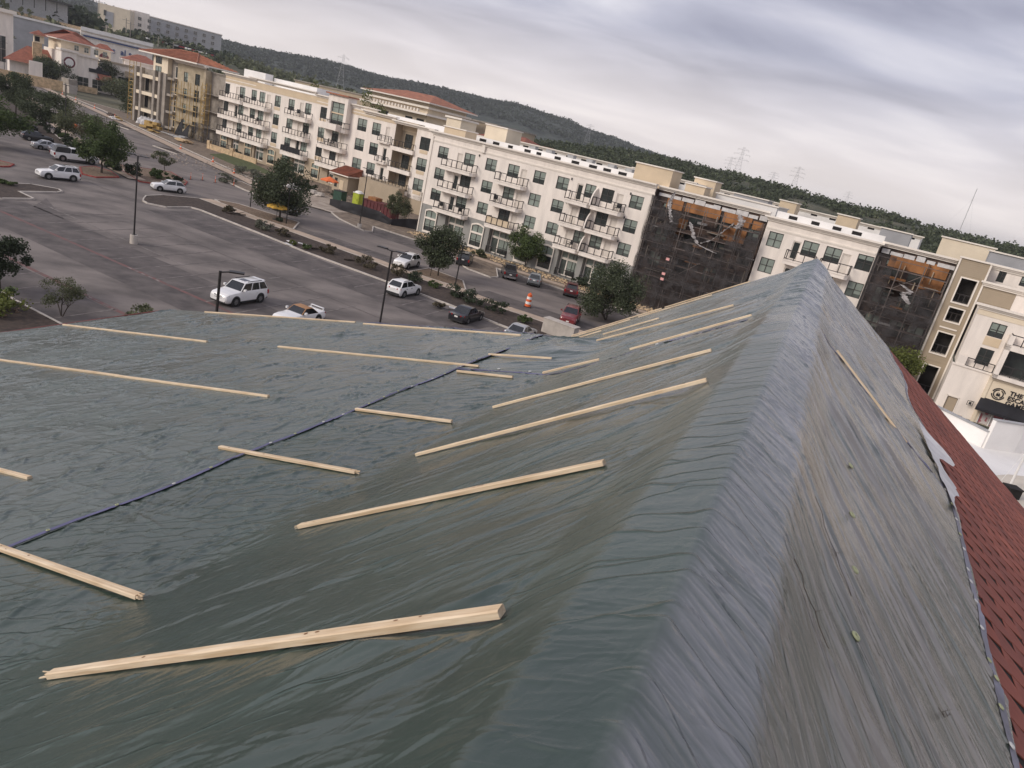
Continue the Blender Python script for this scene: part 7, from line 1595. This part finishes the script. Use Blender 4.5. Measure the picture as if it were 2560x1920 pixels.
m = MB(); m.box(-.6, .6, -.6, .6, .1, 2.1); m.box(-.64, .64, -.64, .64, 0, .12); m.build('cabin', ['lime_plastic'], t); m = MB(); m.box(-.66, .66, -.66, .66, 2.1, 2.18); m.lathe([(.0001, 2.48), (.3, 2.45), (.55, 2.34), (.64, 2.18)], 16); m.build('roof', ['white_plastic'], t); m = MB(); m.box(-.45, .45, -.63, -.6, .2, 2.0); m.build('door', ['lime_plastic'], t); m = MB(); m.box(.3, .38, -.66, -.62, 1.0, 1.2); m.build('handle', ['cladding'], t)
t = thing('waste_bin', 'dark green waste bin left of the portable toilet', 'waste bin', (-36.5, 124.6, .13), R(-25)); m = MB(); m.prism([(-.9, -.7), (.9, -.7), (.9, .7), (-.9, .7)], 0, 1.9); m.build('body', ['green_plastic'], t); m = MB(); m.box(-.95, .95, -.75, .75, 1.9, 2.0); m.build('lid', ['cladding'], t)
t = thing('dumpster', 'maroon roll-off dumpster behind the black silt fence', 'dumpster', (-28.2, 120.6, .13), R(-27)); m = MB(); m.box(-3.2, 3.2, -1.0, 1.0, .1, 2.0)
for i in range(9): m.box(-3.1+i*.75, -2.98+i*.75, -1.08, -1.0, .1, 2.0)
m.build('body', ['container_maroon'], t); m = MB(); m.box(-3.3, 3.3, -1.1, 1.1, 1.95, 2.1); m.build('rim', ['container_maroon'], t); m = MB(); m.box(-2.4, -.6, -.8, .8, 2.0, 2.6); m.build('load', ['sheath_orange'], t)
pts = [(-36.4, 119.0, 1.0), (-33.6, 115.8, 1.5), (-30.0, 114.4, 1.7), (-26.6, 113.6, 1.5), (-24.4, 112.2, .9), (-22.2, 113.6, 1.4), (-20.4, 113.6, 1.7)]
n = 60; ks = np.linspace(0, len(pts)-1, n); X = np.interp(ks, range(len(pts)), [p[0] for p in pts]); Y = np.interp(ks, range(len(pts)), [p[1] for p in pts]); Zt = np.interp(ks, range(len(pts)), [p[2] for p in pts]); V = np.linspace(0, 1, 10)
P = np.stack([np.broadcast_to(X[:, None], (n, 10)), Y[:, None]+.15*(fbm(ks[:, None]*2.5, V[None]*2, 88, 3)-.5), .12+Zt[:, None]*V[None]], -1)
t = thing('silt_fence', 'sagging black silt fence along the dirt by the driveway', 'fence', (0, 0, 0)); link('fabric', grid_mesh('fabric', P, ['tarp_black']), t)
for x_, y_, z_ in pts: m = MB(); m.bar((x_, y_+.1, .1), (x_, y_+.1, z_+.25), .06); m.build('stake', ['wood_b'], t)
# white wrapped bundle and concrete box up the street, rubble and scraps
n = 30; th = np.linspace(0, math.pi, 16); X = np.linspace(0, 6.5, n); P = np.zeros((n, 16, 3))
for i in range(n):
    for j in range(16): rr = 1.5+.35*math.sin(i*.8)+.2*math.sin(j*2.1+i); P[i, j] = (X[i], -1.5*math.cos(th[j])*rr/1.5, .05+rr*math.sin(th[j]))
o = link('wrapped_bundle', grid_mesh('wrapped_bundle', P, ['paper_white']), None, (-106.5, 184.5, .12), R(-28)); tag(o, 'big crumpled white wrapped bundle left of the yellow scaffold tower', 'bundle')
m = MB(); m.box(-2.4, 2.4, -1.2, 1.2, 0, 2.6, 0); m.box(-2.2, 2.2, -1.25, 1.25, 2.6, 4.2, 1); o = m.build('utility_enclosure', ['concrete', 'concrete_raw']); o.location = (-158, 232, 0); o.rotation_euler = (0, 0, R(-30)); tag(o, 'concrete block enclosure beside the far sidewalk', 'enclosure')
m = MB(); m.prism([(-1.7, -.55), (1.7, -.55), (1.7, .55), (-1.7, .55)], 0, 1.35); m.box(-1.75, 1.75, -.6, .6, 1.35, 1.42); o = m.build('utility_cabinet', ['concrete']); o.location = (3.3, 66.6, .12); o.rotation_euler = (0, 0, R(-28)); tag(o, 'long cream utility cabinet in the mulch strip beyond the tarp', 'cabinet')
# torn-up rubble at the patio
cpile('pale rubble and white sacks beside the orange umbrella', 0, 0, 4.5, 2.4, .9, 'paper_white', 'rubble_mound', 21, Vector((-45.5, 126.6, 0)), R(-30)); cpile('grey broken concrete at the edge of the dirt apron', 0, 0, 3.6, 2.0, .6, 'concrete', 'rubble_mound', 22, Vector((-41.8, 126.4, 0)), R(-20))
for k, (x_, y_, a, l_, lb) in enumerate(((-27.3, 81.4, 20, 1.2, 'white board scrap lying highest in the mulch strip'), (-28.7, 81.0, -30, .8, 'small white board scrap left in the mulch strip'), (-28.3, 79.4, -10, .9, 'pale board scrap lowest in the mulch strip'), (-7.2, 67.6, 12, 1.0, 'white folded sheet beside the black sedan'))):
    m = MB(); m.box(-l_/2, l_/2, -.25, .25, 0, .05); m.box(-l_/2+.1, l_/2-.2, -.2, .15, .05, .08); o = m.build('board_scrap', ['paper_white']); o.location = (x_, y_, .16); o.rotation_euler = (0, R(6), R(a)); tag(o, lb, 'scrap')
# log and brush lying in the strip
rs5 = np.random.default_rng(5)
for x_, y_, lb in ((-20.4, 78.6, 'cut log lying in brush beside the sidewalk'), (-39.2, 90.0, 'short cut stump in the left mulch strip'), (-24.8, 80.4, 'broken branch heap in the mulch strip')):
    m = MB(); limb(m, (-1.1, -.3, .12), (1.1, .35, .22), .13, .08, rs5, 5, .08); limb(m, (.2, 0, .2), (.7, .8, .5), .05, .02, rs5, 3); limb(m, (-.3, 0, .2), (-.7, .6, .6), .05, .02, rs5, 3); o = m.build('log', ['bark'], None, 60); o.location = (x_, y_, .12); tag(o, lb, 'log')
# rock garden stones along the grey wall: countless
m = MB(); r_ = random.Random(31)
def rock(mb, x_, y_, z_, s_):
    P = []
    for i in range(6): a = 2*math.pi*i/6; P.append((x_+s_*r_.uniform(.6, 1)*math.cos(a), y_+s_*r_.uniform(.6, 1)*math.sin(a), z_))
    T_ = [(x_+(p[0]-x_)*.6, y_+(p[1]-y_)*.6, z_+s_*r_.uniform(.35, .7)) for p in P]; mb.add(P+T_, [(i, (i+1) % 6, 6+(i+1) % 6, 6+i) for i in range(6)]+[tuple(range(6, 12))], 0)
ux, uy = .8885, -.4589
for i in range(900):
    k = r_.uniform(1, 50); d = r_.uniform(.5, 4.0); rock(m, -20.2+ux*k-.4589*d, 112.8+uy*k-.8885*d, .12, r_.uniform(.08, .28))
kind(m.build('garden_rocks', ['stone_warm']), 'stuff')
m = MB()
for i in range(1500): rock(m, *(lambda a: (a[0], a[1]))((r_.uniform(-44, -30.4), r_.uniform(30, 41.5))), .14, r_.uniform(.04, .11))
kind(m.build('gravel_stones', ['gravel']), 'stuff')
m = MB()
for i in range(420): k = r_.random(); rock(m, -60+r_.uniform(-14, 24)*1.0, 131-(r_.uniform(-14, 24))*.0+r_.uniform(-1, 12)-(.62*r_.uniform(0, 14)), .12, r_.uniform(.08, .3))
kind(m.build('yard_rubble', ['pale_dirt']), 'stuff')
# patio chairs on some balconies
m = MB(); m.box(-.28, .28, -.28, .28, .4, .46); m.box(-.28, .28, .24, .30, .46, .95)
for sx in (-.24, .24):
    for sy in (-.24, .24): m.box(sx-.02, sx+.02, sy-.02, sy+.02, 0, .4)
    m.box(sx-.03, sx+.03, -.28, .28, .62, .66)
chm = m.mesh('patio_chair', ['cladding'])
MA = Matrix.Translation(A.location) @ Matrix.Rotation(RA, 4, 'Z'); MBm = Matrix.Translation(B.location) @ Matrix.Rotation(RB, 4, 'Z')
for M_, x_, z_, lb in ((MA, 7.9, 4.58, 'dark patio chair on the lowest left balcony of the white block'), (MA, 4.2, 4.58, 'dark chair at the left end of the lowest left balcony'), (MA, 13.6, 7.73, 'dark chair on the third-floor middle balcony'), (MA, 32.4, 10.9, 'dark box chair on the top right paired balcony'), (MA, 26.9, 4.58, 'dark chair under a white cloth on the lowest paired balcony'), (MBm, 6.9, 11.8, 'dark chair on the top left balcony of the cream row'), (MBm, 13.0, 8.0, 'dark chair on the second balcony stack of the cream row'), (MBm, 26.0, 11.7, 'dark chair on the top third balcony stack of the cream row'), (MBm, 28.2, 8.0, 'dark chair on the middle third balcony stack of the cream row'), (MBm, 37.0, 7.8, 'dark seat on the corner balcony of the cream row'), (MBm, 35.5, 7.8, 'second dark seat on the corner balcony of the cream row')):
    o = link('patio_chair', chm); o.matrix_world = M_ @ Matrix.Translation((x_, -.8, z_+.02)) @ Matrix.Rotation(wr.uniform(-1, 1), 4, 'Z') @ Matrix.Scale(1.1 if M_ is MA else 1.35, 4); tag(o, lb, 'chair', 'patio chairs on the balconies')

# ------------------------------------------------------------------ power pylons, mast, palm, distant cars
def pylon(label, az_, D, e0, e1, wbase):
    p = pol(az_, D); z0 = zel(e0, D)-6; h = zel(e1, D)-z0; t = thing('pylon', label, 'pylon', (*p, z0), R(-az_), 'lattice power pylons on the hills'); m = MB(); w0, w1 = wbase, wbase*.22; n = 9; th_ = .075*wbase/4
    def c(k): ww = w0+(w1-w0)*min(1, k*1.25); return [(-ww/2, -ww/2), (ww/2, -ww/2), (ww/2, ww/2), (-ww/2, ww/2)]
    for i in range(n):
        a, b_ = c(i/n), c((i+1)/n)
        for q in range(4): m.bar((*a[q], h*i/n), (*b_[q], h*(i+1)/n), th_); m.bar((*a[q], h*i/n), (*b_[(q+1) % 4], h*(i+1)/n), th_*.6); m.bar((*b_[q], h*(i+1)/n), (*b_[(q+1) % 4], h*(i+1)/n), th_*.6)
    m.build('tower', ['metal_grey'], t)
    for q in (.62, .78, .92):
        m = MB(); L = wbase*(1.0 if q < .9 else .7); m.bar((-L, 0, h*q), (L, 0, h*q), th_*1.2); m.bar((-L, 0, h*q), (0, 0, h*(q+.06)), th_*.8); m.bar((L, 0, h*q), (0, 0, h*(q+.06)), th_*.8)
        for s_ in (-1, 1): m.tube((s_*L*.95, 0, h*q), (s_*L*.95, 0, h*q-wbase*.2), th_*.5, th_*.5, 5)
        m.build('cross_arm', ['metal_grey'], t)
for a_, D, e0, e1, wb_, lb in ((-17.4, 900, .9, 3.07, 9, 'tall lattice pylon in front of the far hills, left of centre'), (1.3, 1200, 1.3, 2.45, 9, 'faint pylon on the shoulder of the far hill'), (12.7, 620, 1.5, 3.27, 6.5, 'largest pylon on the near ridge'), (12.05, 800, 1.5, 2.45, 6, 'slim pylon left of the largest one'), (16.85, 650, 1.5, 2.79, 6, 'second largest pylon on the near ridge'), (15.3, 900, 1.4, 2.08, 6, 'small pylon between the two large ones'), (20.6, 900, 1.2, 1.9, 5, 'tiny pylon at the right of the near ridge')): pylon(lb, a_, D, e0, e1, wb_)
p = pol(28.0, 700); t = thing('radio_mast', 'thin radio mast rising over the right end of the ridge', 'mast', (*p, zel(.5, 700))); h = zel(3.77, 700)-zel(.5, 700); m = MB(); m.bar((0, 0, 0), (0, 0, h), .32, .32, up=(0, 1, 0)); m.build('mast', ['metal_grey'], t); m = MB()
for s_ in (-1, 1): m.tube((s_*14, 6, 0), (0, 0, h*.8), .03, .03, 4)
m.build('guy_wire', ['metal_grey'], t)
rs6 = np.random.default_rng(6); p = (-398.8*.80, 520.9*.80)
t = thing('palm_tree', 'palm tree before the grey store wall at the upper left', 'tree', (-229, 300, 0)); m = MB(); limb(m, (0, 0, 0), (.3, 0, 10.5), .25, .2, rs6, 5, .01); m.build('trunk', ['bark'], t); V = []
for i in range(30):
    a = rs6.uniform(0, 2*math.pi); el_ = rs6.uniform(-.5, 1.1); L = rs6.uniform(1.8, 2.7); d = np.array([math.cos(a)*math.cos(el_), math.sin(a)*math.cos(el_), math.sin(el_)]); sd_ = np.array([-math.sin(a), math.cos(a), 0])
    for k in range(7):
        c = np.array([.3, 0, 10.6])+d*L*(k+.5)/7-np.array([0, 0, .9*((k+.5)/7)**2]); V += [c-sd_*.42, c-d*.15-np.array([0, 0, .05]), c+sd_*.42, c+d*.25]
link('crown', quads_mesh('crown', np.array(V), 'leaf_olive'), t)
r_ = random.Random(12)
m = MB(); m.box(-2.2, 2.2, -.9, .9, .35, 1.0, 0); m.box(-1.3, 1.2, -.75, .75, 1.0, 1.5, 1)
for sx in (-1.4, 1.4): m.box(sx-.35, sx+.35, -.92, .92, 0, .6, 2)
fc = [m.mesh('distant_car', [q, 'car_glass', 'tyre']) for q in ('car_white', 'car_silver', 'car_black', 'car_red')]
for i in range(24):
    a_ = -30.2+i*.2; D = 545-i*2; o = link('distant_car', fc[r_.choice((0, 0, 1, 1, 2, 3))], None, (*pol(a_, D), bank(a_, D)+2.2), R(-20+r_.uniform(-6, 6)+90)); o.scale = (1.2,)*3; tag(o, 'tiny parked car in the row below the hotel', 'car', 'far cars parked below the hotel')
# utility poles by the hotel
for k, (a_, D, e0, e1, lb) in enumerate(((-32.75, 560, .7, 2.55, 'wooden utility pole at the left corner of the hotel wing'), (-31.2, 520, .4, 1.9, 'utility pole in front of the hotel gap'), (-30.95, 500, .3, 1.75, 'second utility pole beside the hotel gap'), (-29.3, 470, .2, 1.3, 'utility pole above the big store roof'), (-28.4, 500, .3, 1.2, 'slim pole before the grey hotel band'), (-32.3, 430, -.1, 1.2, 'utility pole with transformer cans above the grey store'))):
    p = pol(a_, D); z0 = zel(e0, D)-4; m = MB(); m.tube((0, 0, 0), (0, 0, zel(e1, D)-z0), .28, .2, 7); m.bar((-2.0, 0, zel(e1, D)-z0-1), (2.0, 0, zel(e1, D)-z0-1), .2, .2)
    if k == 5: m.tube((.5, 0, zel(e1, D)-z0-5), (.5, 0, zel(e1, D)-z0-3), .6, .6, 8); m.tube((-.8, 0, zel(e1, D)-z0-5), (-.8, 0, zel(e1, D)-z0-3), .6, .6, 8)
    o = m.build('utility_pole', ['concrete_raw']); o.location = (*p, z0); o.rotation_euler = (0, 0, R(-a_)); tag(o, lb, 'utility pole', 'utility poles on the hotel hill')

# ------------------------------------------------------------------ air: thin even haze round the whole place
m = MB(); m.box(-6100, 6100, -3100, 8100, -1.2, 150)
hz = bpy.data.materials.new('haze_air'); hz.use_nodes = True; t_ = hz.node_tree; t_.nodes.clear()
pv = t_.nodes.new('ShaderNodeVolumePrincipled'); pv.inputs['Color'].default_value = (0.80, 0.83, 0.88, 1); pv.inputs['Density'].default_value = 0.00014; pv.inputs['Anisotropy'].default_value = 0.1
mo = t_.nodes.new('ShaderNodeOutputMaterial'); t_.links.new(pv.outputs[0], mo.inputs['Volume']); MT['haze_air'] = hz
o = kind(m.build('haze', ['haze_air']), 'stuff'); o['label'] = 'thin pale haze in the air over the whole place'
sc.cycles.volume_bounces = 0
